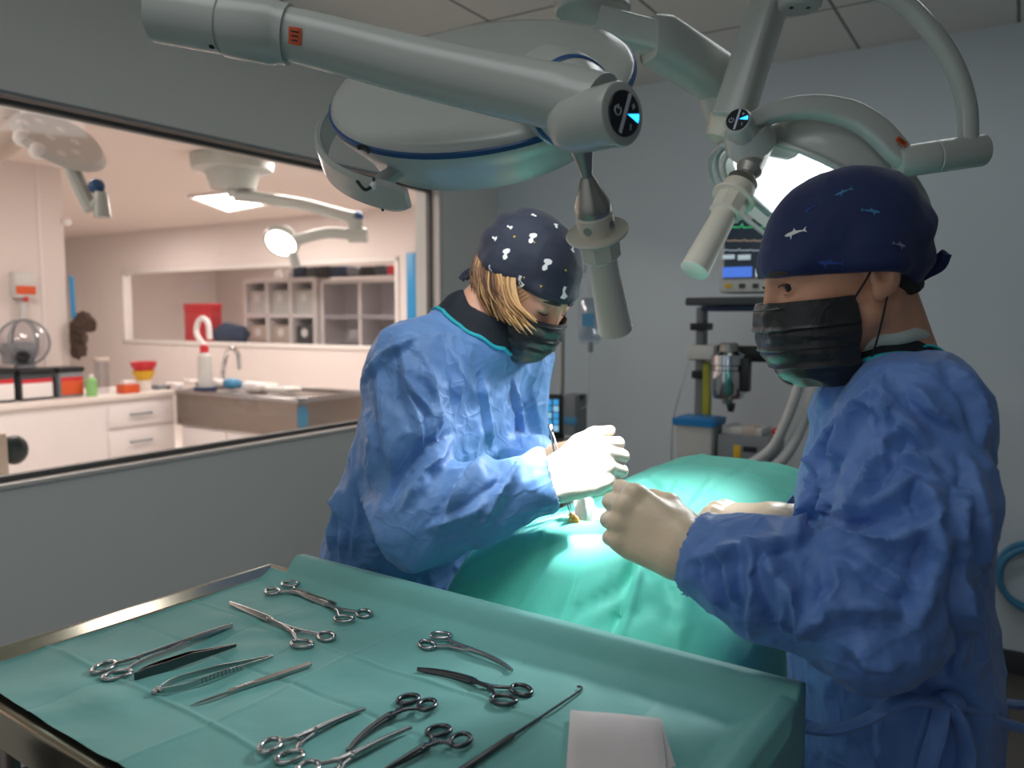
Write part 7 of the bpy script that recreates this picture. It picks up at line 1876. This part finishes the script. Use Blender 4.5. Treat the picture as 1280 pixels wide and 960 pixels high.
# ================================================================== lights, world, camera
def lamp(name, kind, loc, power, col=(1, 1, 1), target=None, **kw):
    d = bpy.data.lights.new(name, kind); d.energy = power; d.color = col
    for k, v in kw.items(): setattr(d, k, v)
    o = bpy.data.objects.new(name, d); C.objects.link(o); o.location = loc
    if target is not None: o.rotation_euler = (Vector(target)-Vector(loc)).to_track_quat('-Z', 'Y').to_euler()
    return o
site = Vector(wz)
# beams of the two surgical lamps
lA = F1 @ Vector((0, -R1*0.6, -0.10))
lamp('lamp_beam', 'SPOT', lA, 1350, (0.93, 0.98, 1.0), Vector(at(722,578,1.31)), spot_size=math.radians(9.5), spot_blend=1.0, shadow_soft_size=0.10)
lB = F2 @ Vector((0, 0, -0.06))
lamp('lit_lamp_beam', 'SPOT', lB, 52, (0.93, 0.98, 1.0), site+Vector((0.0, 0.02, 0.0)), spot_size=math.radians(62), spot_blend=1.0, shadow_soft_size=0.12)
lamp('lamp_spill', 'SPOT', lA, 24, (0.93, 0.98, 1.0), Vector(at(738,600,1.34)), spot_size=math.radians(78), spot_blend=1.0, shadow_soft_size=0.2)
lamp('lit_lamp_core', 'SPOT', lB, 330, (0.93, 0.98, 1.0), site+Vector((-0.012, 0.0, 0.0)), spot_size=math.radians(8.5), spot_blend=1.0, shadow_soft_size=0.05)
# ceiling panels of the next room and of the store room
for (x, y) in ((-4.6, 2.2), (-4.6, 4.8), (-7.0, 5.4), (-9.6, 5.4), (-4.4, 0.2)):
    lamp('next_room_panel', 'AREA', room(x, y, CEIL-0.03), 42, (1.0, 0.89, 0.84), room(x, y, 0), shape='RECTANGLE', size=1.1, size_y=0.6)
for x in (-9.5, -6.5, -3.6):
    lamp('store_panel', 'AREA', room(x, 8.2, CEIL-0.03), 46, (1.0, 0.89, 0.84), room(x, 8.2, 0), shape='RECTANGLE', size=1.0, size_y=0.6)
# dimmed ceiling panels of the operating room, unseen; second placed to brighten the back wall
lamp('dim_panel', 'AREA', (-0.45, 0.45, CEIL-0.03), 4.6, (0.95, 0.98, 1.0), (-0.45, 0.45, 0), shape='RECTANGLE', size=1.2, size_y=0.6)
lamp('dim_panel', 'AREA', (0.9, 2.3, CEIL-0.03), 5.5, (0.95, 0.98, 1.0), (0.9, 2.3, 0), shape='RECTANGLE', size=1.2, size_y=0.6)
wd = bpy.data.worlds.new('World'); bpy.context.scene.world = wd; wd.use_nodes = True
bg = wd.node_tree.nodes['Background']; bg.inputs['Color'].default_value = (0.92, 0.97, 1.0, 1); bg.inputs['Strength'].default_value = 0.42
cam = bpy.data.cameras.new('Camera'); cam.sensor_fit = 'HORIZONTAL'; cam.sensor_width = 36; cam.lens = 36*1000/1280.0
cam.clip_start = 0.02; cam.dof.use_dof = True; cam.dof.focus_distance = 1.15; cam.dof.aperture_fstop = 4.2
co = bpy.data.objects.new('Camera', cam); C.objects.link(co); co.location = (0, 0, CAMH); co.rotation_euler = (PI/2-PITCH, 0, 0)
sc = bpy.context.scene; sc.camera = co
sc.view_settings.view_transform = 'Standard'; sc.view_settings.look = 'None'; sc.view_settings.exposure = 0.0; sc.view_settings.gamma = 1.0
sc.view_settings.use_curve_mapping = False
sc.cycles.use_denoising = True
sc.cycles.max_bounces = 8; sc.cycles.transparent_max_bounces = 12
sc.cycles.sample_clamp_indirect = 6.0
